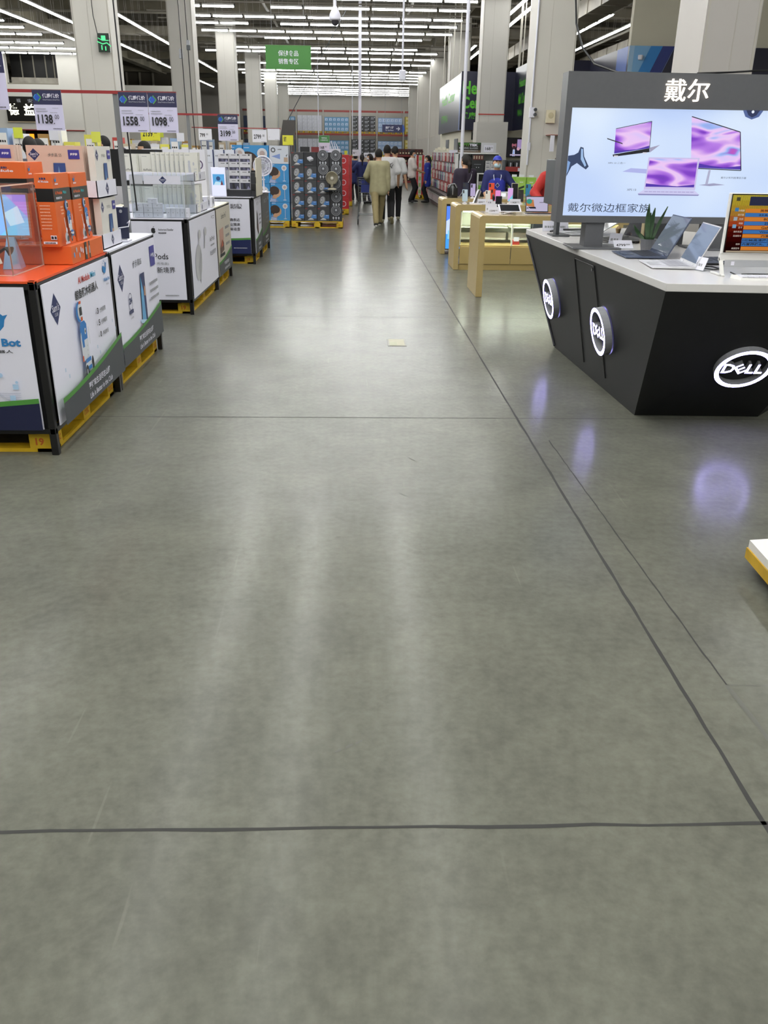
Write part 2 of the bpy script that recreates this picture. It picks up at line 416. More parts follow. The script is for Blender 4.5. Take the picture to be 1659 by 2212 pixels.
# rails that carry the rows, and ducts and pipes under the slab
rail = K('#7b766c', .6)
for y, xl, xr in SPOTS:
    m = M(); m.box(xl-.2, min(xr+1.2, 4.3), y+.09, y+.13, 5.80, 5.84, rail)
    for x in (xl+.3, (xl+xr)/2, xr-.3): m.cyl((x, y+.11, 5.84), (x, y+.11, 6.94), .006, rail, n=5)
    tag(m.build('light_rail'), 'grey metal rail running along a row of tube lights over the aisle', 'rail', 'rails along the rows of lights')
duct = K('#958f82', .55, vary=.15, scale=2)
def duct_run(a, b, w, h, label, name='air_duct'):
    m = M(); dx, dy = b[0]-a[0], b[1]-a[1]; L_ = math.hypot(dx, dy); nx, ny = -dy/L_*w/2, dx/L_*w/2
    m.hexa([(a[0]+nx, a[1]+ny, a[2]), (a[0]-nx, a[1]-ny, a[2]), (b[0]-nx, b[1]-ny, b[2]), (b[0]+nx, b[1]+ny, b[2])],
           [(a[0]+nx, a[1]+ny, a[2]+h), (a[0]-nx, a[1]-ny, a[2]+h), (b[0]-nx, b[1]-ny, b[2]+h), (b[0]+nx, b[1]+ny, b[2]+h)], duct)
    n = int(L_/1.5)
    for i in range(1, n):
        t = i/n; x, y = a[0]+dx*t, a[1]+dy*t; ux, uy = dx/L_*.02, dy/L_*.02; k = 1.06
        m.hexa([(x+nx*k-ux, y+ny*k-uy, a[2]-.02), (x-nx*k-ux, y-ny*k-uy, a[2]-.02), (x-nx*k+ux, y-ny*k+uy, a[2]-.02), (x+nx*k+ux, y+ny*k+uy, a[2]-.02)],
               [(x+nx*k-ux, y+ny*k-uy, a[2]+h), (x-nx*k-ux, y-ny*k-uy, a[2]+h), (x-nx*k+ux, y-ny*k+uy, a[2]+h), (x+nx*k+ux, y+ny*k+uy, a[2]+h)], duct)
    tag(m.build(name), label, 'duct')
duct_run((-20, 29.7, 6.0), (-5.6, 29.7, 6.0), .8, .28, 'wide grey air duct crossing above the left aisle')
duct_run((-20, 40.8, 6.0), (3.2, 40.8, 6.0), .8, .28, 'grey air duct crossing behind the green hanging sign')
duct_run((4.7, 39.6, 6.0), (14, 39.6, 6.0), .8, .28, 'grey air duct crossing behind the right-hand shops')
duct_run((4.7, 33.6, 6.0), (14, 33.6, 6.0), .5, .25, 'narrow grey air duct above the health shop signs')
duct_run((7.0, 23.2, 5.35), (7.0, 46, 5.35), .7, .45, 'long grey air duct running back above the blue header band')
duct_run((11., 23.2, 5.2), (11., 46, 5.2), .9, .55, 'large grey air duct close to the cream wall at right')
pp = K('#8a857a', .5)
for x, z in ((-8.9, 6.2), (-6.2, 6.15), (-3.2, 6.25), (1.9, 6.2), (5.9, 6.2), (8.6, 6.0), (10.2, 5.9)):
    tag(M().tube([(x, 23 if x > 4.5 else 20, z), (x, 50, z)], .05, pp, 8).build('ceiling_pipe'), f'thin grey pipe under the ceiling, {"above the right shops" if x > 4.5 else "over the main aisle" if x > -5 else "over the left aisle"}', 'pipe', 'ceiling pipes '+('right' if x > 4.5 else 'middle' if x > -5 else 'left'))
for y, x0, x1 in ((31.2, -13, 3.4), (35.2, -13, 3.4), (44.6, -7, 3.4), (31.5, 4.7, 14), (37, 4.7, 14), (42, 4.7, 14)):
    tag(M().tube([(x0, y, 6.1), (x1, y, 6.1)], .045, pp, 8).build('ceiling_pipe'), 'grey pipe running crosswise under the ceiling '+('slab right' if x0 > 0 else 'slab over the aisle'), 'pipe', 'cross pipes '+('right' if x0 > 0 else 'aisle'))
# ------------------------------------------------------------------ colours used on goods and prints
WHITE = K('#e2e2ee', .45); PAPER = K('#d9d9e6', .55); CREAM = K('#dcd6c6', .5); BLK = K('#121214', .35); INK = K('#1c1c20', .5); NAVY = K('#26305e', .45)
GREY = K('#8b8d92', .5); LGREY = K('#b9bcc4', .5); DGREY = K('#43474b', .5); GREEN = K('#4a8a3a', .5); PURP = K('#3b3890', .4); YEL = K('#c9a51a', .6, vary=.15, scale=8); ORANGE = K('#d8662b', .45)
ORANGE2 = K('#e0652f', .4); SKYB = K('#3f8fd0', .45); SKIN = K('#c79c7d', .55); HAIR = K('#15110f', .6)
def club_logo(g, u, v, h, wide=1., text=True):
    w = h*wide
    g.poly([(u, v-h), (u+w, v), (u, v+h), (u-w, v)], NAVY)
    if text:
        g.text(u, v-.12*h, h*.46, "Sam's", WHITE, w=w*1.35, align='c', bold=.01); g.text(u, v-.42*h, h*.2, 'CLUB', WHITE, w=w*.6, align='c')
def club_foot(g, W, H, v0, v1, mat, words=True):
    n = 14; cur = [(W*i/n, v0+(v1-v0)*(i/n)**1.7) for i in range(n+1)]
    g.up()
    for (a, b), (c, d) in zip(cur, cur[1:]): g.m.poly([g.P(a, b-.05), g.P(c, d-.05), g.P(c, d), g.P(a, b)], GREEN)
    g.up()
    for (a, b), (c, d) in zip(cur, cur[1:]): g.m.poly([g.P(a, 0), g.P(c, 0), g.P(c, d-.028), g.P(a, b-.028)], mat)
    if words:
        g.text(W*.36, H*.105, H*.055, '更好的生活尽在山姆', WHITE, w=W*.36, bold=.02); g.text(W*.36, H*.03, H*.045, 'Life is Better in the Club', WHITE, w=W*.39, bold=.015)
def pallet(x0, x1, y0, y1, label, group=None, marks=True):
    t = thing('pallet', label, 'pallet', ((x0+x1)/2, (y0+y1)/2, 0), 0, group)
    m = M(); n = 6
    for i in range(n):
        a = y0+(y1-y0)*i/n; m.box(x0, x1, a, a+(y1-y0)/n*.8, .125, .145, YEL)
    for x in (x0, (x0+x1)/2-.05, x1-.1): m.box(x, x+.1, y0, y1, .105, .125, YEL)
    m.build('deck', t)
    m = M()
    for x in (x0, (x0+x1)/2-.05, x1-.1): m.box(x, x+.1, y0, y1, 0, .02, YEL)
    for y in (y0, y1-.1): m.box(x0, x1, y, y+.1, 0.0, .021, YEL)
    m.build('skid', t)
    for i, x in enumerate((x0, (x0+x1)/2-.07, x1-.14)):
        for j, y in enumerate((y0, (y0+y1)/2-.07, y1-.14)):
            m = M(); m.box(x, x+.14, y, y+.14, .021, .105, YEL)
            if marks and j == 0 and i != 1: G(m, (x, y, .021), (1, 0, 0), (0, 0, 1)).text(.035, .018, .045, '19', K('#b4571c', .6), bold=.03)
            if marks and i == 2: G(m, (x+.14, y, .021), (0, 1, 0), (0, 0, 1)).text(.02, .02, .035, 'CUSC', K('#b4571c', .6), bold=.02, w=.1)
            m.build('block', t)
    return t
def stand(x0, x1, y0, y1, label, side, front=None, top=WHITE, zt=.965, sideback='#eaeaf8', frontback='#dedeec', edge=None):
    """pallet display stand: black tube legs and frame, printed panels, a top board"""
    t = thing('display_stand', label, 'display stand', ((x0+x1)/2, (y0+y1)/2, 0))
    for x, y in ((x1-.04, y0), (x1-.04, y1-.04), (x0, y0), (x0, y1-.04)):
        M().box(x, x+.04, y, y+.04, 0, zt, BLK).build('leg', t, bevel=.004)
    for z in (.14, zt-.03):
        m = M(); m.box(x0, x1, y0+.005, y0+.03, z-.015, z+.015, BLK); m.box(x0, x1, y1-.03, y1-.005, z-.015, z+.015, BLK)
        m.box(x1-.03, x1-.005, y0, y1, z-.015, z+.015, BLK); m.box(x0+.005, x0+.03, y0, y1, z-.015, z+.015, BLK)
        m.build('frame', t)
    M().box(x0+.045, x1-.045, y0+.045, y1-.045, .15, zt-.05, K('#18181b', .7)).build('inner_box', t)
    M().box(x0, x1, y0, y1, zt-.012, zt, top).build('top_board', t)
    H = zt-.03-.155
    m = M(); m.box(x1, x1+.006, y0+.075, y1-.015, .155, zt-.03, K(sideback, .4)); W = y1-y0-.09
    g = G(m, (x1+.006, y0+.075, .155), (0, 1, 0), (0, 0, 1)); side(g, W, H); m.build('side_poster', t)
    if front:
        m = M(); m.box(x0+.02, x1-.06, y0-.006, y0, .155, zt-.03, K(frontback, .4)); W = x1-x0-.08
        g = G(m, (x0+.02, y0-.006, .155), (1, 0, 0), (0, 0, 1)); front(g, W, H); m.build('front_poster', t)
    return t

def whale(g, u, v, s):
    B = K('#2a78b4', .5)
    g.poly([(u-s*.5, v), (u-s*.42, v-s*.22), (u-s*.15, v-s*.36), (u+s*.15, v-s*.33), (u+s*.36, v-s*.12), (u+s*.42, v+s*.12), (u+s*.55, v+s*.3), (u+s*.38, v+s*.26), (u+s*.24, v+s*.38), (u+s*.26, v+s*.16), (u+s*.2, v-s*.02), (u+s*.02, v+s*.04), (u-s*.2, v+s*.12), (u-s*.42, v+s*.14)], B)
    for a, b, r in ((-.2, .3, .05), (-.1, .42, .06), (-.02, .3, .035), (-.16, .5, .03)): g.disc(u+a*s, v+b*s, r*s, B, n=8)
def toy_robot(g, u, v, s):
    Bl = K('#2f78bf', .45); Wt = K('#d7dbe0', .5); Dk = K('#2a2d31', .5); Og = K('#cf5a2c', .5)
    g.disc(u-0.038*s, v+.86*s, .115*s, Bl, ry=.125*s); g.disc(u, v+.86*s, .09*s, Wt, ry=.105*s)
    g.rect(u-0.038*s, v+.81*s, u+0.0665*s, v+.91*s, Dk); g.rect(u-0.0285*s, v+.95*s, u+0.057*s, v+.985*s, Og); g.rect(u-0.0095*s, v+.74*s, u+0.057*s, v+.79*s, Og)
    g.poly([(u-0.095*s, v+.5*s), (u+0.152*s, v+.5*s), (u+0.1615*s, v+.68*s), (u+0.095*s, v+.735*s), (u-0.057*s, v+.735*s), (u-0.114*s, v+.66*s)], Bl)
    g.disc(u+0.0855*s, v+.6*s, .034*s, Wt, ry=.04*s); g.disc(u+0.0855*s, v+.6*s, .017*s, Dk, ry=.02*s)
    g.poly([(u-0.0855*s, v+.25*s), (u+0.1425*s, v+.25*s), (u+0.1615*s, v+.5*s), (u-0.095*s, v+.5*s)], Wt); g.poly([(u-0.0855*s, v+.42*s), (u-0.0095*s, v+.42*s), (u-0.0095*s, v+.52*s), (u-0.095*s, v+.52*s)], Bl)
    for q in (.3, .36, .42): g.disc(u+0.076*s, v+q*s, .012*s, LGREY, n=8)
    g.poly([(u-0.1615*s, v+.28*s), (u-0.1235*s, v+.28*s), (u-0.114*s, v+.62*s), (u-0.152*s, v+.6*s)], Wt); g.rect(u-0.1672*s, v+.26*s, u-0.1254*s, v+.33*s, Og)
    g.poly([(u+0.171*s, v+.42*s), (u+0.1995*s, v+.42*s), (u+0.19*s, v+.64*s), (u+0.1615*s, v+.64*s)], Wt)
    g.rect(u-0.057*s, v+.12*s, u+0.152*s, v+.27*s, Bl); g.rect(u-0.095*s, v+.17*s, u+0.171*s, v+.22*s, Wt)
    g.disc(u-0.057*s, v+.1*s, .06*s, Dk, ry=.1*s); g.disc(u-0.0665*s, v+.1*s, .02*s, LGREY, ry=.05*s); g.disc(u+0.19*s, v+.17*s, .045*s, Dk, ry=.095*s)
def side_robot(g, W, H):
    club_logo(g, W*.13, H*.8, H*.115, .95)
    g.text(W*.47, H*.895, H*.05, 'AI Module', K('#c3443a', .5), w=W*.18, bold=.02); g.text(W*.665, H*.9, H*.045, 'Mini', K('#3aa2c8', .5), w=W*.08, bold=.02)
    g.text(W*.4, H*.785, H*.075, '鲸鱼积木机器人', INK, w=W*.36, bold=.02)
    whale(g, W*.905, H*.93, W*.075); g.text(W*.86, H*.82, H*.03, 'Whales Bot', K('#2a78b4', .5), w=W*.11, bold=.03); g.text(W*.9, H*.785, H*.018, '鲸鱼机器人', GREY, w=W*.045)
    for q, (n_, tx) in enumerate((('3', '分钟搭建'), ('5', '分钟编程'), ('0', '基础教程'))):
        v = H*(.6-.095*q); g.disc(W*.665, v+.012, .005, INK, n=8); g.text(W*.685, v, H*.05, n_, INK, w=W*.025, bold=.03); g.text(W*.73, v, H*.038, tx, DGREY, w=W*.1, bold=.01)
    toy_robot(g, W*.41, H*.17, H*.62)
    pal = K('#c2d4e8', .5)
    for a, b in ((.08, .36), (.12, .3), (.6, .3), (.7, .27), (.86, .48), (.9, .4), (.56, .36)): g.rect(W*a, H*b, W*a+.018, H*b+.022, pal)
    club_foot(g, W, H, H*.2, H*.35, DGREY)
def front_whale(g, W, H):
    Bl = K('#2a78b4', .5); whale(g, W*.885-.05, H*.76, .15); g.text(W*.97-.02, H*.6, H*.055, 'Whales Bot', Bl, w=.34, align='r', bold=.04); g.text(W*.93-.02, H*.555, H*.022, '鲸鱼机器人', INK, w=.2, align='r', bold=.01)
    lc = K('#c3c7d6', .5); pal = K('#a9c8e6', .5)
    for k in range(5):
        o = .028*k; g.line([(W*.66+o, H*.5), (W*.66+o, H*.4-o*.3), (W*.8+o*.7, H*.27-o*.4), (W*.92, H*.27-o*.4)], .003, lc); g.line([(W*.5+o*2, H*.34), (W*.72+o, H*.2), (W*.9+o*.3, H*.19-o)], .003, lc)
    for a, b, r in ((.84, .4, .013), (.91, .35, .008), (.79, .27, .013)): g.disc(W*a, H*b, r, pal)
    for a, b in ((.89, .3), (.87, .22)): g.rect(W*a, H*b, W*a+.03, H*b+.028, pal)
    club_foot(g, W, H, H*.15, H*.235, K('#171c3c', .45), words=False)
def side_s5(g, W, H):
    club_logo(g, W*.13, H*.77, H*.125, .95); g.text(W*.4, H*.8, H*.07, '步步高S5', DGREY, w=W*.21)
    g.rect(W*.83, H*.73, W*.96, H*.93, PURP); g.text(W*.895, H*.81, H*.05, '步步高', WHITE, w=W*.09, align='c', bold=.03)
    g.ring(W*.27, H*.52, .055, .006, NAVY, ry=.065); g.text(W*.27, H*.5, H*.06, '24', NAVY, w=W*.065, align='c', bold=.04); g.rect(W*.225, H*.41, W*.315, H*.445, NAVY); g.text(W*.27, H*.36, H*.02, '小时服务', GREY, w=W*.07, align='c')
    g.poly([(W*.5, H*.28), (W*.63, H*.22), (W*.635, H*.72), (W*.53, H*.72)], NAVY); g.poly([(W*.5, H*.28), (W*.59, H*.26), (W*.575, H*.55), (W*.53, H*.7)], K('#5ea4d4', .4)); g.poly([(W*.585, H*.5), (W*.62, H*.49), (W*.625, H*.57), (W*.6, H*.6)], SKIN)
    g.poly([(W*.44, H*.3), (W*.62, H*.25), (W*.64, H*.19), (W*.46, H*.26)], K('#bcd8ef', .5)); g.poly([(W*.4, H*.12), (W*.48, H*.17), (W*.47, H*.26), (W*.42, H*.2)], K('#dcb8b4', .5))
    for q in range(3): g.greek(W*.74, H*(.56-.075*q), W*.22, H*.03, GREY, seed=q)
    club_foot(g, W, H, H*.2, H*.34, DGREY)
def apple(g, u, v, s):
    """fruit-shaped mark with a bite at the right and a leaf"""
    pts = []
    for k in range(40):
        t = 2*PI*k/40; r = .5*(1-.1*math.cos(2*t))*(1-.12*max(0, math.sin(t))**8)*(1-.1*max(0, -math.sin(t))**10); x, y = r*1.02*math.cos(t)*.95, r*math.sin(t)*1.08
        d = math.hypot(x-.6, y-.08)
        if d < .25: x = .6-.25*(.6-x)/d if d else x; x = min(x, .6-math.sqrt(max(0, .0625-(y-.08)**2)))
        pts.append((u+s*x, v+s*y))
    g.poly(pts, INK); g.poly([(u, v+s*.6), (u+s*.03, v+s*.75), (u+s*.2, v+s*.85), (u+s*.18, v+s*.7)], INK)
def front_pods(g, W, H):
    R = W+.04   # frame is measured from the right-hand edge
    apple(g, R-.33, H*.885, .05); g.text(R-.28, H*.885, .022, 'Authorized Reseller', INK, w=.155); g.text(R-.28, H*.845, .017, '授权经销商', INK, w=.08, bold=.02)
    g.text(R-.20, H*.525, .058, 'AirPods', INK, w=.25, align='r', bold=.005); g.text(R-.2, H*.45, .03, '(配无线充电盒)', GREY, w=.25, align='r'); g.text(R-.14, H*.35, .06, '听出新境界', INK, w=.31, align='r'); g.greek(R-.26, H*.05, .14, .012, GREY)
def side_pods(g, W, H):
    Cs = K('#c3c4c8', .3); apple(g, W*.83, H*.93, .03); g.greek(W*.87, H*.93, .12, .012, GREY); g.greek(W*.87, H*.9, .08, .012, GREY)
    n = 20
    g.poly([(W*.22+W*.12*math.cos(2*PI*k/n)+W*.02*math.sin(2*PI*k/n), H*.42+H*.24*math.sin(2*PI*k/n)) for k in range(n)], Cs); g.poly([(W*.2, H*.36), (W*.25, H*.12), (W*.34, H*.5), (W*.3, H*.6)], K('#a9abb2', .3))
    for a in (.3, .52): g.disc(W*a, H*.78, W*.05, Cs, ry=H*.06); g.poly([(W*a-W*.03, H*.78), (W*a, H*.78), (W*(a-.05), H*.56), (W*(a-.08), H*.56)], Cs)
    g.text(W*.68, H*.6, .05, 'AirPods', INK, w=W*.2); g.greek(W*.7, H*.53, W*.16, .02, GREY); g.text(W*.66, H*.4, .055, '听出新境界', DGREY, w=W*.25)
def side_tablet(g, W, H):
    g.text(W*.3, H*.83, .065, 'Surface Pro 7', DGREY, w=W*.4); g.poly([(W*.12, H*.32), (W*.42, H*.36), (W*.42, H*.7), (W*.12, H*.68)], K('#c49a8c', .4)); g.poly([(W*.12, H*.3), (W*.42, H*.34), (W*.42, H*.45), (W*.3, H*.52), (W*.12, H*.4)], K('#5b4640', .4)); g.poly([(W*.2, H*.4), (W*.3, H*.52), (W*.36, H*.42)], K('#b5593f', .4)); g.rect(W*.1, H*.26, W*.45, H*.31, INK)
    for q in range(3): g.greek(W*.55, H*(.65-.13*q), W*.3, .035, GREY, seed=q)
    club_foot(g, W, H, H*.2, H*.34, DGREY)
def front_recorder(g, W, H):
    for k in range(6): g.rect(W*.1+k*.12, H*.2, W*.1+k*.12+.05, H, K('#d0d1dd', .45))
    R = W+.04; u = R-.42
    g.line([(u, H*.83), (u+.06, H*.90)], .016, INK); g.line([(u+.005, H*.90), (u+.055, H*.83)], .016, INK); g.ring(u+.005, H*.86, .03, .006, INK)
    g.text(u+.1, H*.87, .035, '科大讯飞', INK, w=.17, bold=.02); g.text(u+.1, H*.83, .028, 'IFLYTEK', INK, w=.17, bold=.03)
    for q, tx in enumerate(('准确表达', '专业精准', '清晰收音')): g.disc(R-.43, H*(.6-.085*q)+.02, .006, INK, n=6); g.text(R-.39, H*(.6-.085*q), .045, tx, INK, w=.2, bold=.01)
    club_foot(g, W, H, H*.26, H*.3, K('#16214f', .45), words=False); g.greek(R-.3, H*.1, .2, .012, LGREY)
def side_recorder(g, W, H):
    g.poly([(W*.22, H*.45), (W*.42, H*.3), (W*.5, H*.34), (W*.42, H*.7), (W*.3, H*.78)], INK); g.poly([(W*.38, H*.4), (W*.46, H*.36), (W*.42, H*.6)], K('#7a3d35', .4)); g.text(W*.3, H*.86, .05, '讯飞', DGREY, w=W*.3); g.disc(W*.85, H*.9, .02, INK)
    for q in range(3): g.greek(W*.6, H*(.65-.08*q), W*.3, .03, GREY, seed=q)
    club_foot(g, W, H, H*.26, H*.4, DGREY)
def side_dark(g, W, H):
    g.text(W*.3, H*.83, .06, 'INCTI', LGREY, w=W*.35); g.rect(W*.85, H*.86, W*.93, H*.93, LGREY)
    for q in range(3): g.greek(W*.55, H*(.6-.1*q), W*.35, .03, GREY, seed=q)
    club_foot(g, W, H, H*.24, H*.38, K('#37393b', .5))
pallet(-2.88, -1.73, 4.66, 5.93, 'yellow wooden pallet under the toy robot display stand'); pallet(-2.88, -1.73, 6.08, 7.36, 'yellow wooden pallet under the tablet poster stand')
pallet(-2.88, -1.75, 9.16, 10.8, 'yellow wooden pallet under the white earphone stand'); pallet(-2.88, -1.75, 10.92, 12.05, 'yellow wooden pallet under the beige poster stand')
pallet(-2.7, -1.57, 13.5, 14.4, 'yellow wooden pallet under the voice recorder stand'); pallet(-2.7, -1.57, 14.5, 15.7, 'yellow wooden pallet under the dark grey poster stand')
stand(-2.95, -1.69, 4.6, 6.01, 'black framed display stand with toy robot poster, nearest on the left', side_robot, front_whale, top=K('#e2572c', .25))
stand(-2.95, -1.69, 6.02, 7.43, 'display stand with a tablet poster and purple tag, right behind the robot one', side_s5)
stand(-2.95, -1.71, 9.08, 10.86, 'white display stand with earphone posters, start of second block on the left', side_pods, front_pods)
stand(-2.95, -1.71, 10.87, 12.12, 'display stand with beige tablet poster behind the earphone stand', side_tablet, top=CREAM, sideback='#cfc8ba')
stand(-2.8, -1.53, 13.42, 14.44, 'display stand with navy footed voice recorder posters, third block on left', side_recorder, front_recorder)
stand(-2.8, -1.53, 14.45, 15.76, 'dark grey panelled display stand under the white standing fan', side_dark, sideback='#5c5d5c')

# ------------------------------------------------------------------ goods on the robot stand
def robot_box(x0, x1, y0, y1, z0, z1, label):
    m = M(); m.box(x0, x1, y0, y1, z0, z1, ORANGE); W = y1-y0; H = z1-z0
    g = G(m, (x1, y0, z0), (0, 1, 0), (0, 0, 1)); g.rect(0, H*.62, W, H*.80, K('#3c3a36', .5)); g.text(W*.08, H*.715, H*.045, 'AI Module', ORANGE2, w=W*.42, bold=.02); g.text(W*.54, H*.715, H*.045, 'Mini', K('#3aa2a8', .5), w=W*.2, bold=.03); g.text(W*.1, H*.65, H*.035, '鲸鱼积木', WHITE, w=W*.35, bold=.02)
    whale(g, W*.17, H*.92, W*.13); g.greek(W*.08, H*.85, W*.18, .008, WHITE)
    toy_robot(g, W*.62, H*.04, H*.6)
    for q in range(3): g.greek(W*.08, H*(.54-.045*q), W*.16, .008, K('#e8b79b', .5), seed=q)
    g.line([(W*.2, H*.4), (W*.24, H*.25)], .012, LGREY); g.disc(W*.26, H*.22, .014, WHITE); g.disc(W*.22, H*.12, .03, LGREY); g.disc(W*.28, H*.1, .018, DGREY); g.greek(W*.1, H*.03, W*.25, .012, WHITE)
    W = x1-x0; g = G(m, (x0, y0, z0), (1, 0, 0), (0, 0, 1)); g.rect(0, H*.62, W, H*.80, BLK); g.text(W*.5, H*.88, H*.03, 'AI Module', WHITE, w=W*.6, align='c', bold=.02); g.greek(W*.3, H*.92, W*.4, .012, NAVY)
    for q in range(8): g.greek(W*.12, H*(.56-.045*q), W*.6, .007, K('#e8b79b', .5), seed=q)
    g.rect(W*.55, H*.1, W*.9, H*.16, WHITE); g.greek(W*.58, H*.11, W*.3, .016, INK); g.rect(W*.1, H*.04, W*.9, H*.075, WHITE); g.greek(W*.2, H*.045, W*.6, .008, INK)
    return tag(m.build('toy_box', bevel=.002), label, 'box')
def flat_box(y0, y1, label, k):
    m = M(); m.box(-2.38, -1.70, y0, y1, .967, 1.072, ORANGE); W = y1-y0; g = G(m, (-1.70, y0, .967), (0, 1, 0), (0, 0, 1))
    for a, b, c in ((.15, .05, SKYB), (.3, .075, LGREY), (.45, .04, LGREY), (.55, .07, WHITE), (.65, .06, WHITE)):
        if k == 0: g.disc(W*a, b, .011, c, ry=.016)
    g.rect(W*(.78 if k == 0 else .04), 0, W*(.9 if k == 0 else .12), .105, K('#3c3a36', .5)); g.rect(W*(.8 if k == 0 else .05), .03, W*(.88 if k == 0 else .1), .075, LGREY)
    g = G(m, (-2.38, y0, 1.072), (1, 0, 0), (0, 1, 0)); g.text(.3, .05, .05, 'AI Module', WHITE, w=.3, bold=.02)
    tag(m.build('toy_box', bevel=.002), label, 'box')
flat_box(5.30, 5.63, 'flat orange toy box lying in front under the upright boxes', 0); flat_box(5.635, 5.965, 'flat orange toy box lying at the back under the upright boxes', 1)
robot_box(-1.845, -1.745, 5.25, 5.555, 1.074, 1.475, 'upright orange toy robot box, nearer one of the two tall boxes')
robot_box(-1.845, -1.74, 5.575, 5.90, 1.074, 1.47, 'upright orange toy robot box, farther one beside the white trays')
robot_box(-2.34, -1.975, 5.50, 5.80, 1.074, 1.53, 'large orange box with black band behind the clear case')
# clear case with a demonstration robot and tablet
cl = clear_plastic('clear_acrylic')
t = thing('acrylic_case', 'clear acrylic case over the toy robot demonstration on orange top', 'display case', (-2.2, 5.05, .966))
m = M(); x0, x1, y0, y1, z0, z1 = -2.62, -1.86, 4.78, 5.27, .967, 1.42
for a in ((x0, x1, y0, y0+.005), (x0, x1, y1-.005, y1), (x0, x0+.005, y0, y1), (x1-.005, x1, y0, y1)): m.box(*a, z0, z1, cl)
m.box(x0, x1, y0, y1, z1, z1+.005, cl); m.build('panes', t)
m = M(); ed = K('#d9b9a8', .2)
for x, y in ((x0, y0), (x1-.006, y0), (x0, y1-.006), (x1-.006, y1-.006)): m.box(x, x+.006, y, y+.006, z0, z1, ed)
m.box(x0, x1, y0-.001, y0+.005, z1, z1+.007, ed); m.box(x1-.005, x1+.001, y0, y1, z1, z1+.007, ed); m.box(x0, x1, y0-.001, y0+.004, z0, z0+.005, ed); m.box(x1-.004, x1+.001, y0, y1, z0, z0+.005, ed); m.build('edges', t)
t = thing('tablet_computer', 'lit tablet showing a bright picture inside the clear case', 'tablet', (-1.98, 5.12, .967), .12)
T = Matrix.Rotation(-.12, 4, 'X')
m = M(); m.T = T; m.box(-.115, .115, 0, .012, .165, .41, K('#b98d7e', .4)); m.build('body', t, bevel=.003, local=True)
m = M(); m.T = T; g = G(m, (-.105, 0, .18), (1, 0, 0), (0, 0, 1)); E_ = 1.3
g.rect(0, 0, .21, .22, K('#7fb0ee', .4, emit=E_)); g.poly([(.1, .22), (.21, .22), (.21, .1)], K('#b08ae6', .4, emit=E_)); g.poly([(.05, .0), (.21, 0), (.21, .09), (.12, .06)], K('#74c4f0', .4, emit=E_)); g.poly([(.08, .12), (.16, .16), (.19, .07), (.11, .05)], K('#c4e4fb', .4, emit=E_))
g.poly([(.0, .0), (.045, .0), (.055, .08), (.035, .15), (.02, .17), (0, .15)], K('#d2413f', .4, emit=E_*.8)); g.disc(.02, .185, .014, K('#e9b9a4', .4, emit=E_)); g.disc(.018, .196, .015, K('#7c2b24', .4, emit=.6), ry=.01); g.poly([(.01, 0), (.04, 0), (.03, .035)], K('#f0e9ee', .4, emit=E_)); m.build('screen', t, local=True)
m = M(); m.hexa([(-.05, -.06, 0), (.05, -.06, 0), (.05, .06, 0), (-.05, .06, 0)], [(-.02, .0, .17), (.02, .0, .17), (.02, .03, .17), (-.02, .03, .17)], K('#8fb2d6', .4)); m.build('prop', t, local=True)
t = thing('toy_robot', 'assembled white and blue toy robot standing in the clear case', 'toy', (-2.12, 4.93, .967))
m = M(); m.box(-2.2, -2.05, 4.85, 5.0, .967, 1.03, K('#6f7478', .5)); 
for k in range(6): m.box(-2.19+.023*k, -2.178+.023*k, 4.846, 4.85, .985, 1.0, BLK)
m.build('base', t, bevel=.004)
m = M(); m.box(-2.17, -2.08, 4.88, 4.97, 1.03, 1.24, K('#3a72a8', .4)); m.box(-2.18, -2.07, 4.87, 4.98, 1.07, 1.1, CREAM); m.box(-2.16, -2.09, 4.865, 4.985, 1.16, 1.2, CREAM); m.build('body', t, bevel=.006)
M().tube([(-2.06, 4.9, 1.2), (-1.99, 4.87, 1.12), (-1.955, 4.86, 1.02)], .014, CREAM).build('arm', t); M().tube([(-2.19, 4.9, 1.2), (-2.24, 4.87, 1.12), (-2.25, 4.86, 1.02)], .014, CREAM).build('arm', t)
m = M(); m.lathe([(0, -.06), (.06, -.05), (.075, 0), (.06, .05), (0, .06)], CREAM, (-2.125, 4.925, 1.31), 16, (0, 1, 0)); m.cyl((-2.125, 4.925, 1.23), (-2.125, 4.925, 1.27), .02, GREY); m.build('head', t, smooth=True)
tag(M().tube([(-2.05, 4.95, .975), (-2.0, 4.93, 1.06), (-1.93, 4.9, 1.1), (-1.9, 4.895, 1.085)], [.008, .008, .008, .028], BLK, 10).build('gooseneck_sensor'), 'black bent sensor arm inside the clear case', 'sensor')

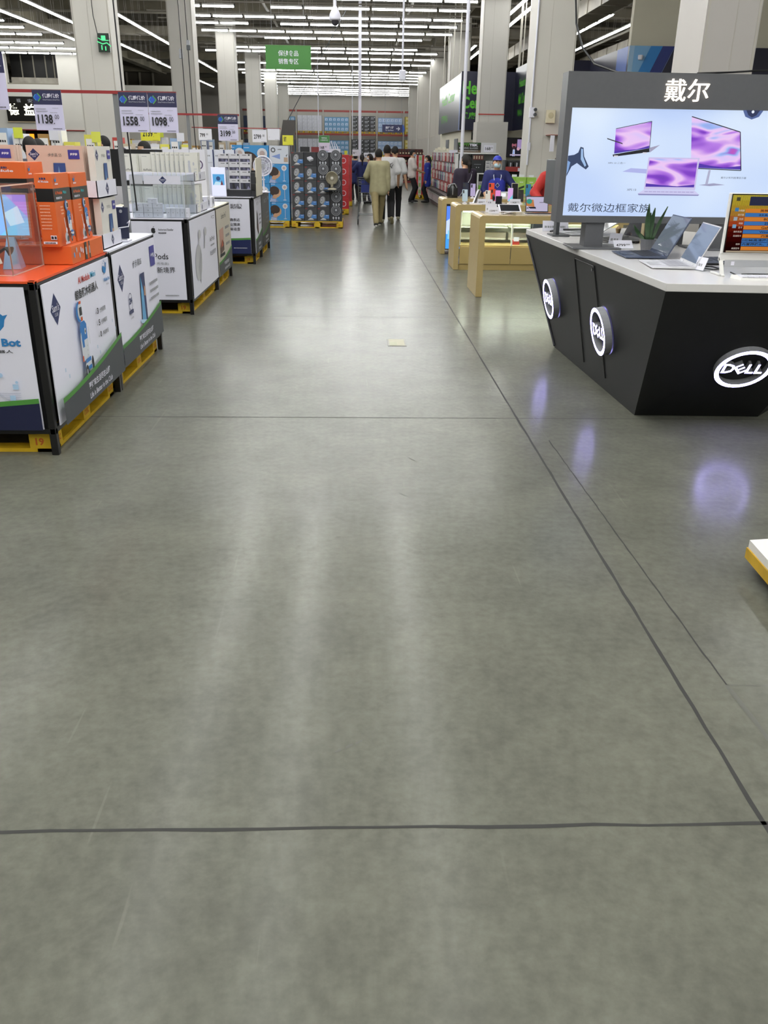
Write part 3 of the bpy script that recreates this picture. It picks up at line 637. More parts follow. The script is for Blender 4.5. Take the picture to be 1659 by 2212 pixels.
# ------------------------------------------------------------------ boxed tablets in white trays
SHADE_PINK = K('#cdb3a4', .5)  # boxes facing the camera are lit less; that shade is put into this colour
def tray(name_label, x0, x1, y0, y1, z0, z1, logos=1):
    t = thing('cardboard_tray', name_label, 'tray', ((x0+x1)/2, (y0+y1)/2, z0)); m = M(); w = .006
    m.box(x0, x1, y0, y0+w, z0, z1, WHITE); m.box(x0, x1, y1-w, y1, z0, z1, WHITE); m.box(x0, x0+w, y0, y1, z0, z1, WHITE); m.box(x1-w, x1, y0, y1, z0, z1, WHITE); m.box(x0, x1, y0, y1, z0, z0+w, WHITE)
    if logos: g = G(m, (x1, y0, z0), (0, 1, 0), (0, 0, 1)); club_logo(g, (y1-y0)*.5, (z1-z0)*.5, (z1-z0)*.38, 1.)
    m.build('walls', t); return t
def study_box(face, c, label, z0, h):
    """boxed learning tablet; face 'y' looks down the aisle, 'x' across it"""
    w, d = .40, .045; m = M()
    if face == 'y': m.box(c[0], c[0]+w-.03, c[1], c[1]+d, z0, z0+h, SHADE_PINK); g = G(m, (c[0], c[1], z0), (1, 0, 0), (0, 0, 1)); W = w-.03
    else: m.box(c[0]-d, c[0], c[1], c[1]+w, z0, z0+h, K('#d9d6cf', .5)); g = G(m, (c[0], c[1], z0), (0, 1, 0), (0, 0, 1)); W = w
    club_logo(g, W*.13, h*.82, h*.12, 1.); g.text(W*.38, h*.78, h*.07, '步步高 S5', DGREY, w=W*.24); g.rect(W*.74, h*.74, W*.94, h*.92, PURP); g.text(W*.84, h*.81, h*.05, '步步高', WHITE, w=W*.13, align='c', bold=.05)
    g.poly([(W*.42, h*.08), (W*.66, h*.08), (W*.67, h*.66), (W*.46, h*.66)], K('#2d4d86', .4)); g.poly([(W*.47, h*.1), (W*.6, h*.1), (W*.55, h*.6)], K('#6d97bd', .4)); g.disc(W*.6, h*.3, .018, SKIN); g.ring(W*.86, h*.14, .024, .003, PURP); g.text(W*.86, h*.1, h*.08, '24', NAVY, w=.03, align='c', bold=.04)
    return tag(m.build('tablet_box', bevel=.003), label, 'box')
tray('white lower tray of boxed tablets standing on the tablet poster stand', -2.24, -1.735, 6.11, 6.6, .967, 1.065)
tray('white upper tray of boxed tablets, stacked above the lower tray', -2.24, -1.735, 6.11, 6.6, 1.30, 1.41)
tray('white tray of boxed tablets at the left edge behind the orange box', -2.72, -2.26, 6.2, 6.6, .967, 1.065); tray('white upper tray at the left edge behind the orange box', -2.72, -2.26, 6.2, 6.6, 1.30, 1.41)
for tier, (z, h, nm) in enumerate(((.975, .32, 'lower'), (1.31, .315, 'upper'))):
    study_box('x', (-1.745, 6.165), f'white boxed tablet facing the aisle in the {nm} right tray', z, h)
    for k in range(3): study_box('y', (-2.19, 6.16+.05*k), f'shade-tinted pinkish boxed tablet facing the camera in the {nm} right tray, {["front","middle","rear"][k]} of its row', z, h)
    for k in range(3): study_box('y', (-2.67, 6.24+.05*k), f'shade-tinted pinkish boxed tablet in the {nm} tray at the left edge, {["front","middle","rear"][k]} of its row', z, h)
t = thing('smartphone', 'dark blue phone propped on a white stand beside the tablet trays', 'phone', (-1.765, 6.72, .967))
m = M(); m.T = Matrix.Translation((0, 0, 0)) @ Matrix.Rotation(-.18, 4, 'X'); m.box(-.055, .055, 0, .009, .02, .245, K('#20263f', .3)); g = G(m, (-.055, 0, .02), (1, 0, 0), (0, 0, 1)); g.disc(.055, .195, .012, GREY); m.build('body', t, bevel=.004, local=True)
m = M(); m.box(-.05, .06, -.05, .06, 0, .012, WHITE); m.box(-.03, .03, .02, .05, .012, .1, WHITE); m.build('stand', t, bevel=.003, local=True)
M().tube([(.05, .0, .13), (.075, -.02, .15), (.07, -.05, .11), (0, -.06, .1), (-.06, -.04, .07)], .004, WHITE).build('cable', t, local=True)

# ------------------------------------------------------------------ earphones on the white stand
def pod_box(c, face, label, h=.21, text=True, group=None, rot=0., lean=0.):
    w, d = .15, .045; m = M(); m.box(-w/2, w/2, 0, d, 0, h, K('#d9d8d0', .45))
    g = G(m, (-w/2, 0, 0), (1, 0, 0), (0, 0, 1)); g.greek(.01, h*.9, .05, .006, GREY)
    if text == 1: g.text(.012, h*.36, .022, 'AirPods', INK, w=.085); g.greek(.015, h*.26, .05, .008, GREY); g.text(.012, h*.12, .02, '听出新境界', GREY, w=.11)
    else: g.poly([(.04, h*.12), (.075, h*.2), (.06, h*.62), (.035, h*.6)], LGREY); g.disc(.05, h*.66, .014, LGREY, ry=.018); g.disc(.1, h*.6, .01, LGREY, ry=.018); [g.greek(.1, h*(.4-.1*q), .035, .009, LGREY, seed=q) for q in range(3)]
    o = m.build('earphone_box', loc=(0, 0, 0)); o.location = c; o.rotation_euler = (lean, 0, rot); return tag(o, label, 'box', group)
pod_tray = K('#d5d3cb', .5)
for z, nm in ((.967, 'lower'), (1.29, 'upper')):
    t = tray(f'white {nm} tray of earphone boxes behind the acrylic cover', -2.52, -1.735, 9.82, 10.5, z, z+.09, 1)
    # front row facing the camera, fanned to the right
    first_b = pod_box((-2.42, 9.84, z+.008), 'y', f'white earphone box with lettering in the {nm} tray, far left', .26)
    pod_box((-2.22, 9.84, z+.008), 'y', f'white earphone box with lettering in the {nm} tray, second from left', .26)
    src = None
    for k in range(8):
        lb = f'white earphone box standing slantwise in the fanned row of the {nm} tray'
        if src is None: src = o = pod_box((-2.1, 9.87, z+.008), 'y', lb, .28, 2, f'fanned earphone boxes, {nm} tray', .95)
        else: o = clone(src)
        o.location = (-2.12+.05*k, 9.86, z+.008); o.rotation_euler = (0, 0, .62); o.scale = (1, .5, 1)
    for k in range(2): pod_box((-1.745, 10.0+.2*k, z+.008), 'x', f'white earphone box facing the aisle in the {nm} tray, {["nearer","farther"][k]} one', .28, 2, None, PI/2)
    for k in range(6):
        if k == 0: s2 = o = pod_box((-2.5, 10.0, z+.008), 'y', f'white earphone box seen edge-on at the left of the {nm} tray', .26, 2, f'edge-on earphone boxes, {nm} tray', 1.4)
        else: o = clone(s2)
        o.location = (-2.47+.05*k, 9.93, z+.008)
t = thing('acrylic_cover', 'clear acrylic cover with a white logo strip on the earphone stand', 'display case', (-2.0, 9.4, .966))
m = M(); x0, x1, y0, y1, z0, z1 = -2.26, -1.725, 9.11, 9.72, .967, 1.37
for a in ((x0, x1, y0, y0+.005), (x0, x0+.005, y0, y1), (x1-.005, x1, y0, y1), (x0, x1, y1-.005, y1)): m.box(*a, z0, z1, cl)
m.build('panes', t); m = M(); m.box(-2.12, x1-.03, y0-.003, y0, 1.285, 1.365, WHITE); g = G(m, (-2.12, y0-.003, 1.285), (1, 0, 0), (0, 0, 1)); club_logo(g, .19, .04, .036, 1.05); m.box(x0, -2.13, y0-.003, y0, 1.285, 1.365, K('#c6c8d0', .3)); m.build('logo_strip', t)
m = M()
for x, y in ((x0, y0), (x1-.006, y0), (x1-.006, y1-.006)): m.box(x-.001, x+.006, y-.001, y+.006, z0, z1, K('#c9ccd2', .2))
m.build('edges', t)
src = None
def small_box(x, y, z, rot, label):
    global src
    if src is None: m = M(); m.box(-.045, .045, -.03, .03, 0, .044, WHITE); G(m, (-.045, -.03, 0), (1, 0, 0), (0, 0, 1)).disc(.045, .022, .004, GREY); src = o = m.build('small_box', loc=(0, 0, 0), bevel=.001)
    else: o = clone(src)
    o.location = (x, y, z); o.rotation_euler = (0, rot, 0); tag(o, label, 'box', 'small white boxes under the acrylic cover'); return o
for i in range(3):
    for j in range(3): small_box(-2.2+.094*i, 9.16, .969+.0455*j, 0, 'small white box stacked flat inside the clear cover')
for i in range(5): small_box(-1.925+.0465*i, 9.16, .969+.046, PI/2, 'small white box stood upright inside the clear cover')
small_box(-2.06, 9.165, .969+.0455*3, 0, 'small white box lying on top of the others in the clear cover')
# tray fronts and cards on the beige stand
for k, (y, z) in enumerate(((10.62, .967), (10.95, .967))):
    m = M(); m.box(-2.1, -1.75, y, y+.22, z, z+.13-.02*k, WHITE); g = G(m, (-1.75, y, z), (0, 1, 0), (0, 0, 1)); club_logo(g, .11, .06, .045, 1.); g = G(m, (-2.1, y, z), (1, 0, 0), (0, 0, 1)); club_logo(g, .3, .06, .04, .6, False)
    tag(m.build('cardboard_tray'), f'white logo tray on the beige poster stand, {["nearer","farther"][k]} of the pair', 'tray')
# things behind: boxes on the far side of the stands
def plain_goods(x0, y0, w, d, z0, h, n, mat, label, group, edge=None, ring=False, name='carton'):
    src_ = None
    for k in range(n):
        if src_ is None:
            m = M(); m.box(0, w*.96, 0, d, 0, h, mat); g = G(m, (0, 0, 0), (1, 0, 0), (0, 0, 1)); g.greek(w*.12, h*.85, w*.5, h*.03, GREY); g.greek(w*.3, h*.7, w*.5, h*.03, LGREY)
            if edge: g.rect(w*.86, 0, w*.96, h, edge)
            if ring: g.ring(w*.5, h*.72, w*.3, w*.07, K('#4a3a5e', .5))
            src_ = o = m.build(name, loc=(0, 0, 0))
        else: o = clone(src_)
        o.location = (x0+w*k, y0, z0); tag(o, label, 'box', group)
plain_goods(-2.72, 11.75, .2, .2, .967, .64, 4, K('#d3d3dc', .5), 'white headphone box behind the earphone trays', 'white headphone boxes', ring=True, name='headphone_box')
plain_goods(-2.66, 14.05, .165, .3, .967, .64, 5, K('#d5d8e2', .5), 'white carton with dark blue edge in the row on the grey stand', 'white and blue cartons in a row', edge=NAVY)
tag(M().tube([(-2.86+.08*math.cos(a), 11.3, 1.50+.11*math.sin(a)) for a in [i*PI/12 for i in range(13)]], .014, K('#3a2c45', .5)).box(-2.96, -2.92, 11.27, 11.33, 1.42, 1.52, K('#3a2c45', .5)).box(-2.80, -2.76, 11.27, 11.33, 1.42, 1.52, K('#3a2c45', .5)).cyl((-2.86, 11.3, .965), (-2.86, 11.3, 1.6), .008, GREY).lathe([(.0, 0), (.07, 0), (.07, .012), (0, .012)], GREY, (-2.86, 11.3, .966)).build('headphones'), 'dark purple headphones hung on a stand behind the earphone boxes', 'headphones')
m = M(); m.box(-2.93, -2.25, 10.7, 10.74, 1.5, 1.6, BLK); m.box(-2.93, -2.25, 10.7, 10.73, 1.2, 1.5, BLK); m.cyl((-2.6, 10.72, .966), (-2.6, 10.72, 1.3), .025, BLK); m.box(-2.75, -2.45, 10.64, 10.8, .966, .98, BLK); g = G(m, (-2.4, 10.7, 1.51), (1, 0, 0), (0, 0, 1)); club_logo(g, .08, .04, .034, 1.2)
tag(m.build('monitor'), 'black monitor standing behind the earphone trays on the white stand', 'monitor')

# ------------------------------------------------------------------ voice recorders and the white fan
t = thing('tiered_tray', 'black tiered tray with a cream end board on the recorder stand', 'tray', (-1.85, 13.8, .966))
m = M(); m.box(-2.12, -1.56, 13.52, 13.9, .967, 1.06, K('#26272b', .4)); m.box(-1.56, -1.50, 13.5, 14.3, .967, 1.3, K('#26272b', .4))
for k in range(3): m.box(-1.565, -1.495, 13.48+.07*k, 13.56+.07*k, 1.06+.09*k, 1.15+.09*k, BLK)
m.build('base', t, bevel=.004); M().box(-1.50, -1.485, 13.6, 14.38, .967, 1.5, CREAM).build('end_board', t)
def rec_box(x, y, z, big):
    h = .145 if big else .115; m = M(); m.box(0, .155, 0, .22, 0, h, K('#d3d2d8', .45)); g = G(m, (0, 0, 0), (1, 0, 0), (0, 0, 1))
    g.rect(.006, .006, .149, h*(.66 if big else .42), K('#3a3a4c', .4)); g.greek(.04, h*.82, .06, .009, INK); g.rect(.125, h*.78, .149, h*.97, DGREY)
    g.poly([(.05, h*.1), (.09, h*.1), (.075, h*(.6 if big else .4)), (.045, h*(.6 if big else .4))], INK if big else K('#5a5870', .4)); g.poly([(.1, .006), (.149, .006), (.12, h*.38)], K('#8a89a8', .4)); return m.build('recorder_box', loc=(0, 0, 0))
rs = {}
rl = ['bottom', 'second', 'third', 'top']; cl_n = ['left', 'middle', 'right']
for j in range(4):
    for i in range(3):
        if i == 0 and j < 2: continue
        big = j == 0
        if big not in rs: rs[big] = o = rec_box(0, 0, 0, big)
        else: o = clone(rs[big])
        z = 1.062 if j == 0 else 1.207+.116*(j-1)
        o.location = (-2.045+.16*i, 13.53+.03*j, z); tag(o, f'white and dark recorder box, {cl_n[i]} column, {rl[j]} row of the black tray', 'box')
t = thing('advert_lightbox', 'small lit white advertising screen on the recorder stand', 'screen', (-2.02, 13.47, .966))
M().box(-2.14, -1.925, 13.46, 13.5, .967, 1.37, WHITE).build('housing', t, bevel=.004)
m = M(); g = G(m, (-2.135, 13.46, .975), (1, 0, 0), (0, 0, 1)); g.rect(0, 0, .205, .39, K('#d9dcf8', .4, emit=1.1)); g.rect(.02, .15, .19, .3, K('#5aa8e0', .4, emit=.9)); g.disc(.1, .24, .03, K('#3a5f98', .4, emit=.6)); g.poly([(.03, .15), (.15, .15), (.13, .19), (.06, .2)], K('#c2e6f6', .4, emit=.9)); g.poly([(.13, .15), (.17, .15), (.15, .22)], K('#8a3a44', .4, emit=.6)); m.build('screen', t)
def pedestal_fan(x, y, z, label, pole=.3, r=.13, col=WHITE):
    t = thing('electric_fan', label, 'fan', (x, y, z)); zc = z+pole+r*.7
    M().lathe([(0, 0), (.1, 0), (.1, .012), (.03, .02), (0, .02)], col, (x, y, z)).build('base', t, smooth=False)
    M().cyl((x, y+.03, z+.015), (x, y+.03, zc), .012, col).build('pole', t)
    m = M()
    for k in range(4): m.tube([(x+r*(1-.27*k)*math.cos(a), y-.03, zc+r*(1-.27*k)*math.sin(a)) for a in [2*PI*i/22 for i in range(22)]], .004 if k else .009, col, 5, True)
    for k in range(16): a = 2*PI*k/16; m.tube([(x+.02*math.cos(a), y-.035, zc+.02*math.sin(a)), (x+r*math.cos(a), y-.03, zc+r*math.sin(a))], .002, col, 4)
    m.lathe([(r, 0), (r*.95, .04), (r*.5, .07), (0, .075)], col, (x, y-.03, zc), 22, (0, 1, 0)); m.build('grille', t)
    M().lathe([(0, -.012), (r*.22, -.008), (r*.22, .01), (0, .01)], GREY, (x, y-.035, zc), 16, (0, 1, 0)).build('hub', t)
    m = M()
    for k in range(5):
        a = 2*PI*k/5; m.poly([(x+r*.15*math.cos(a), y-.01, zc+r*.15*math.sin(a)), (x+r*.85*math.cos(a-.2), y-.015, zc+r*.85*math.sin(a-.2)), (x+r*.85*math.cos(a+.5), y+.005, zc+r*.85*math.sin(a+.5)), (x+r*.3*math.cos(a+.6), y, zc+r*.3*math.sin(a+.6))], LGREY)
    m.build('blades', t)
    return t
pedestal_fan(-1.52, 14.95, .966, 'white pedestal fan standing on the dark grey poster stand', .30, .15)

# ------------------------------------------------------------------ fan cartons on pallets
pallet(-1.45, -.30, 20.12, 21.25, 'yellow pallet under the stack of dark desk fan cartons'); pallet(-2.72, -1.5, 20.12, 21.25, 'yellow pallet under the sky blue fan cartons')
FB = K('#3b3c40', .5); FB2 = K('#25262c', .45)
def fan_carton(kind, w=.276, h=.287, d=.5):
    m = M(); m.box(0, w-.004, 0, d, 0, h-.003, FB if kind == 'a' else FB2); g = G(m, (0, 0, 0), (1, 0, 0), (0, 0, 1)); R_ = K('#8a2c2c', .5)
    if kind == 'a':
        g.rect(.01, h*.9, .06, h*.96, R_); g.rect(w*.5, h*.2, w*.95, h*.48, K('#4a7fc0', .45)); g.greek(w*.7, h*.4, w*.2, .01, WHITE); g.disc(w*.42, h*.55, w*.2, K('#8e8f93', .5), ry=h*.29, rot=-.25); g.disc(w*.37, h*.56, w*.16, K('#adaeb0', .5), ry=h*.26, rot=-.25); g.disc(w*.35, h*.57, w*.1, GREY, ry=h*.18, rot=-.25); g.disc(w*.35, h*.57, w*.03, WHITE, ry=h*.05)
        g.poly([(w*.22, h*.1), (w*.75, h*.1), (w*.62, h*.2), (w*.45, h*.25)], K('#c9c9cb', .5)); g.greek(w*.1, h*.03, w*.6, .006, GREY)
    elif kind == 'b':
        g.disc(w*.5, h*.8, w*.4, K('#4e5056', .5)); g.ring(w*.5, h*.8, w*.4, .012, GREY); g.ring(w*.5, h*.8, w*.27, .006, GREY); g.disc(w*.5, h*.84, .022, LGREY); g.rect(0, h*.995, w, h*1.35, FB2) if False else None
        for q in range(3): g.disc(w*(.28+.22*q), h*.26, .018, LGREY, ry=.024); g.rect(w*(.26+.22*q), h*.14, w*(.31+.22*q), h*.2, LGREY)
        g.greek(w*.2, h*.05, w*.55, .006, GREY)
    else:
        g.poly([(w*.25, h*.62), (w*.5, h*.45), (w*.78, h*.55), (w*.55, h*.72)], WHITE); g.poly([(w*.25, h*.62), (w*.5, h*.45), (w*.5, h*.32), (w*.28, h*.48)], LGREY); g.poly([(w*.78, h*.55), (w*.5, h*.45), (w*.5, h*.32), (w*.76, h*.42)], GREY); g.greek(w*.1, h*.12, w*.6, .006, GREY)
    return m.build('fan_carton' if kind != 'c' else 'router_carton', loc=(0, 0, 0))
src3 = {}; rows = ['top', 'second', 'third', 'fourth', 'bottom']; cols = ['first', 'second', 'third', 'fourth']
GRID = ['acbb', 'aabb', 'aaab', 'aaab', 'aaab']
for r in range(5):
    for c in range(4):
        k = GRID[r][c]
        if k not in src3: o = src3[k] = fan_carton(k)
        else: o = clone(src3[k])
        o.location = (-1.43+.2815*c+.006*(r % 2), 20.13, .146+.287*(4-r)); o.rotation_euler = (0, 0, random.uniform(-.004, .004))
        tag(o, f'dark carton with {dict(a="a tilted desk fan picture", b="a round fan grille picture", c="a small white device picture")[k]}, {rows[r]} row, {cols[c]} from left', 'carton', None)
t = thing('desk_fan', 'cream desk fan standing before the dark cartons on the pallet stack', 'fan', (-.55, 20.05, .72))
x, y, z = -.53, 20.03, 1.06; col = K('#bdb6a2', .4)
m = M(); m.lathe([(.13, -.03), (.14, 0), (.13, .06), (.08, .09), (0, .1)], col, (x, y, z), 24, (0, 1, 0)); m.build('shell', t, smooth=True)
m = M()
for k in range(4): m.tube([(x+.12*(1-.25*k)*math.cos(a), y-.035, z+.12*(1-.25*k)*math.sin(a)) for a in [2*PI*i/20 for i in range(20)]], .004, K('#8f8a7a', .4), 5, True)
m.lathe([(0, -.045), (.03, -.04), (.03, -.03)], K('#d8d4c8', .4), (x, y, z), 14, (0, 1, 0)); m.build('grille', t)
m = M(); m.tube([(x, y+.04, z-.1), (x, y+.03, z-.19)], .03, col); m.lathe([(0, 0), (.1, 0), (.09, .025), (.03, .04), (0, .04)], col, (x, y+.03, z-.24)); m.build('foot', t)
M().box(-.72, -.36, 19.93, 20.13, .80, .82, K('#2b2c30', .5)).build('shelf_plate', t)
def blue_carton(w, h, label, x, z, y=20.16, kind=0):
    m = M(); m.box(0, w-.004, 0, .5, 0, h-.004, K('#3d8fcb', .5) if kind != 2 else K('#cdd3df', .5)); g = G(m, (0, 0, 0), (1, 0, 0), (0, 0, 1))
    if kind != 2:
        s = h/.39
        hx = w*.22
        g.poly([(hx-.11*s, h*.1), (hx+.07*s, h*.0), (hx-.11*s, 0)], K('#c9d6ea', .5)); g.poly([(hx-.1*s, h*.0), (hx+.08*s, 0), (hx+.0*s, h*.22), (hx-.1*s, h*.3)], K('#6f93c9', .5))
        g.poly([(hx-.06*s, h*.2), (hx+.03*s, h*.16), (hx+.05*s, h*.34), (hx-.04*s, h*.4)], SKIN); g.disc(hx+.045*s, h*.45, .075*s, SKIN, ry=.1*s, rot=-.7); g.disc(hx+.11*s, h*.4, .018*s, SKIN); g.disc(hx-.005*s, h*.61, .105*s, K('#3a2c28', .6), ry=.085*s, rot=-.25); g.poly([(hx-.1*s, h*.6), (hx+.01*s, h*.62), (hx+.0*s, h*.42), (hx-.05*s, h*.33), (hx-.09*s, h*.42)], K('#3a2c28', .6)); g.disc(hx+.08*s, h*.45, .012*s, K('#3a2c28', .6), ry=.004*s); [g.line([(hx-.1*s, h*(.04+.06*q)), (hx+.02*s, h*(.02+.05*q))], .008*s, WHITE) for q in range(3)]
        g.disc(w*.74, h*.78, .055*s, K('#d5d6dc', .5)); g.ring(w*.74, h*.78, .055*s, .006, WHITE); g.disc(w*.74, h*.78, .03*s, K('#b9a7a4', .5)); g.rect(w*.73, h*.12, w*.75, h*.65, WHITE); g.rect(w*.66, h*.09, w*.82, h*.12, WHITE); g.greek(w*.04, h*.92, w*.2, .014, WHITE)
    else:
        g.poly([(w*.1, h*.4), (w*.55, h*.55), (w*.55, h*.25)], K('#7f97cf', .5)); g.ring(w*.2, h*.75, .05, .02, DGREY); g.greek(w*.45, h*.76, w*.2, .018, DGREY); g.rect(w*.75, h*.1, w*.95, h*.35, K('#b39b86', .5)); g.poly([(w*.85, h*.45), (w*.95, h*.55), (w*.88, h*.38)], DGREY)
    o = m.build('fan_carton', loc=(0, 0, 0)); o.location = (x, y, z); return tag(o, label, 'carton')
for k in range(3): blue_carton(.42, .396, f'sky blue fan carton with a child in profile, {["bottom","middle","third"][k]} of the right column', -1.9, .146+.396*k)
blue_carton(.42, .37, 'pale carton with a blue air cone on top of the sky blue column', -1.9, .146+.396*3, kind=2)
for k in range(2): blue_carton(.56, .78, f'large sky blue fan carton with a child in profile, {["lower","upper"][k]} of the left column', -2.47, .146+.78*k)
for k in range(2): blue_carton(.22, .78, f'narrow blue fan carton at the far left of the blue pallet, {["lower","upper"][k]} one', -2.71, .146+.78*k)
# ------------------------------------------------------------------ black prow-shaped counter with lit ring logos
CNT = K('#121315', .42, vary=.1, scale=60); TOPM = K('#cfcdcc', .22)
base = [(1.884,5.45),(2.725,5.43),(3.3,6.05),(3.3,7.15),(2.72,7.74),(2.0,7.74),(1.81,7.60)]
top = [(1.743,4.80),(2.86,4.73),(3.62,5.6),(3.62,7.7),(2.9,8.62),(1.87,8.59),(1.613,8.35)]
counter = thing('sales_counter', 'black prow-shaped counter with white top and three lit ring logos', 'counter', (2.6, 6.6, 0))
M().hexa([(*p, 0) for p in base], [(*p, .915) for p in top], CNT).build('body', counter)
M().hexa([(*p, .915) for p in top], [(*p, .96) for p in top], TOPM).build('worktop', counter, bevel=.003)
def inset(a, b, t): return a[0]+(b[0]-a[0])*t, a[1]+(b[1]-a[1])*t
m = M()
fo = Vector((-.0035, 0, 0))
Lp = lambda s, h: Vector((1.884+(1.81-1.884)*s+((1.743+(1.613-1.743)*s)-(1.884+(1.81-1.884)*s))*h, 5.45+2.15*s+((4.80+3.55*s)-(5.45+2.15*s))*h, .915*h))
def onL(y, z):
    h = z/.915; s = 0.
    for _ in range(30):
        p = Lp(s, h); s += (y-p.y)/(2.15+1.4*h)
    return Lp(s, h)+fo
# cupboard door, its seams and lock on the long side
sm = K('#060607', .6)
for a, b in (((6.66, .89), (6.62, .09)), ((6.16, .89), (6.06, .10)), ((6.66, .885), (6.16, .885))): m.tube([onL(*a), onL(*b)], .0035, sm, 4)
m.build('door_seam', counter)
M().cyl(onL(6.19, .86)+Vector((-.01, 0, 0)), onL(6.19, .86), .012, K('#b8b8bb', .25, 1.)).build('lock', counter)
m = M(); m.tube([Lp(.985, .02)+fo, Lp(.985, .96)+fo], .012, K('#2c2d33', .4), 6); m.build('corner_trim', counter)
RIM = K('#8f9095', .4); LIT = K('#b0a9ff', .4, emit=18.)
def ring_logo(c, U, V, nm, R=.172, twist=0.):
    c = Vector(c); U = Vector(U).normalized(); V = Vector(V).normalized(); Nn = U.cross(V).normalized(); n = 40; D = .055; w = .027
    lg = M(); P = lambda r, a, d: tuple(c+U*(r*math.cos(a))+V*(r*math.sin(a))+Nn*d)
    for k in range(n):
        a, b = 2*PI*k/n, 2*PI*(k+1)/n
        lg.poly([P(R, a, .002), P(R, b, .002), P(R, b, D), P(R, a, D)], RIM); lg.poly([P(R-w, b, .002), P(R-w, a, .002), P(R-w, a, D), P(R-w, b, D)], RIM); lg.poly([P(R-w, a, D), P(R, a, D), P(R, b, D), P(R-w, b, D)], LIT)
    o = lg.build('ring_logo', counter); o['label'] = nm
    t = M(); g = G(t, c-U*R-V*R+Nn*.002, U, V)
    h = .084; v = R-h/2
    g.text(R-.128, v, h, 'D', LIT, w=.074, bold=.02, depth=.045, side=RIM); g.text(R+.022, v, h, 'L', LIT, w=.048, bold=.02, depth=.045, side=RIM); g.text(R+.077, v, h, 'L', LIT, w=.048, bold=.02, depth=.045, side=RIM)
    # the second letter leans
    q = math.radians(38); U2 = U*math.cos(q)+V*math.sin(q); V2 = -U*math.sin(q)+V*math.cos(q)
    g2 = G(t, c-U*.018+Nn*.002, U2, V2); g2.text(0, -h*.46, h*.92, 'E', LIT, w=.058, align='c', bold=.01, depth=.047, side=RIM)
    t.build('lettering', o)
dV = (Vector((2.3, 4.765, .915))-Vector((2.3, 5.44, 0)))
ring_logo((2.405, 5.125, .437), (1, -.04, 0), dV, 'lit ring logo on the dark front of the counter')
for y, nm in ((5.99, 'lit ring logo on the long side, nearer one'), (7.43, 'lit ring logo on the long side, farther one')):
    c = onL(y, .465); ring_logo(c, Lp(.2, .5)-Lp(.8, .5), Lp(.5, .8)-Lp(.5, .3), nm, .168)

# ------------------------------------------------------------------ the tall lightbox on the counter
FRM = K('#515256', .45, vary=.03, scale=30); FRM2 = K('#48494d', .4)
box_ = thing('lightbox_sign', 'large grey lightbox sign with laptop advertising and lit lettering on top', 'sign', (2.37, 6.7, .96))
m = M(); fx0, fx1, fz0, fz1, fy0, fy1 = 1.50, 3.24, 1.147, 2.158, 6.64, 6.82; sx0, sx1, sz0, sz1 = 1.548, 3.19, 1.195, 1.927
for a in ((fx0, fx1, sz1, fz1), (fx0, fx1, fz0, sz0), (fx0, sx0, sz0, sz1), (sx1, fx1, sz0, sz1)): m.box(a[0], a[1], fy0, fy1, a[2], a[3], FRM)
m.box(sx0, sx1, fy0+.03, fy1, sz0, sz1, FRM2)
m.build('frame', box_)
for x in (1.80, 2.72): M().box(x-.062, x+.078, 6.66, 6.80, .972, fz0, FRM).build('post', box_); M().box(x-.17, x+.20, 6.56, 6.9, .961, .973, K('#55565a', .35)).build('foot_plate', box_, bevel=.003)
m = M(); g = G(m, (sx0, fy0+.028, sz0), (1, 0, 0), (0, 0, 1), .0009); W, H = sx1-sx0, sz1-sz0; E = .93
def L_(c, e=E): return K(c, .5, emit=e)
m.box(sx0, sx1, fy0+.029, fy0+.03, sz0, sz1, FRM2)
n = 12
cols = ['#bfd6fa', '#c6dafb', '#cddffc', '#d3e4fd', '#d9eafe', '#d5e7fd', '#cfe0fc', '#cadcfb', '#c6d9fb', '#c9dbfb', '#cddefb', '#d2e2fc']
bgm = K('#d0e2fe', .5, emit=.93, scale=1.3); nt = bgm.node_tree
tn = nt.nodes.new('ShaderNodeTexNoise'); tn.inputs['Scale'].default_value = 1.4; tn.inputs['Detail'].default_value = 1.; rm = nt.nodes.new('ShaderNodeValToRGB')
rm.color_ramp.elements[0].position = .35; rm.color_ramp.elements[1].position = .65; rm.color_ramp.elements[0].color = lin('#bfd4fb'); rm.color_ramp.elements[1].color = lin('#dcebfe')
tc_ = nt.nodes.new('ShaderNodeTexCoord'); nt.links.new(tc_.outputs['Object'], tn.inputs['Vector']); nt.links.new(tn.outputs['Fac'], rm.inputs['Fac']); nt.links.new(rm.outputs['Color'], nt.nodes['Principled BSDF'].inputs['Emission Color'])
g.rect(0, 0, W, H, bgm)
ART = K('#b88be7', .5, emit=.95); nt = ART.node_tree
tc_ = nt.nodes.new('ShaderNodeTexCoord'); mp_ = nt.nodes.new('ShaderNodeMapping'); mp_.inputs['Rotation'].default_value = (0, .32, 0); mp_.inputs['Scale'].default_value = (2.6, 1, 9.)
tn = nt.nodes.new('ShaderNodeTexNoise'); tn.inputs['Scale'].default_value = .95; tn.inputs['Detail'].default_value = 1.2; tn.inputs['Distortion'].default_value = .9; rm = nt.nodes.new('ShaderNodeValToRGB')
nt.links.new(tc_.outputs['Object'], mp_.inputs['Vector']); nt.links.new(mp_.outputs['Vector'], tn.inputs['Vector']); nt.links.new(tn.outputs['Fac'], rm.inputs['Fac']); nt.links.new(rm.outputs['Color'], nt.nodes['Principled BSDF'].inputs['Emission Color'])
cr = rm.color_ramp; cr.elements[0].position = .30; cr.elements[0].color = lin('#4a169c'); cr.elements[1].position = .74; cr.elements[1].color = lin('#d03aa0')
for p_, c_ in ((.40, '#7a2cc4'), (.47, '#b679e4'), (.53, '#ecc6f2'), (.59, '#d9c4f6'), (.64, '#8fb4f0'), (.69, '#a456cc')): e_ = cr.elements.new(p_); e_.color = lin(c_)
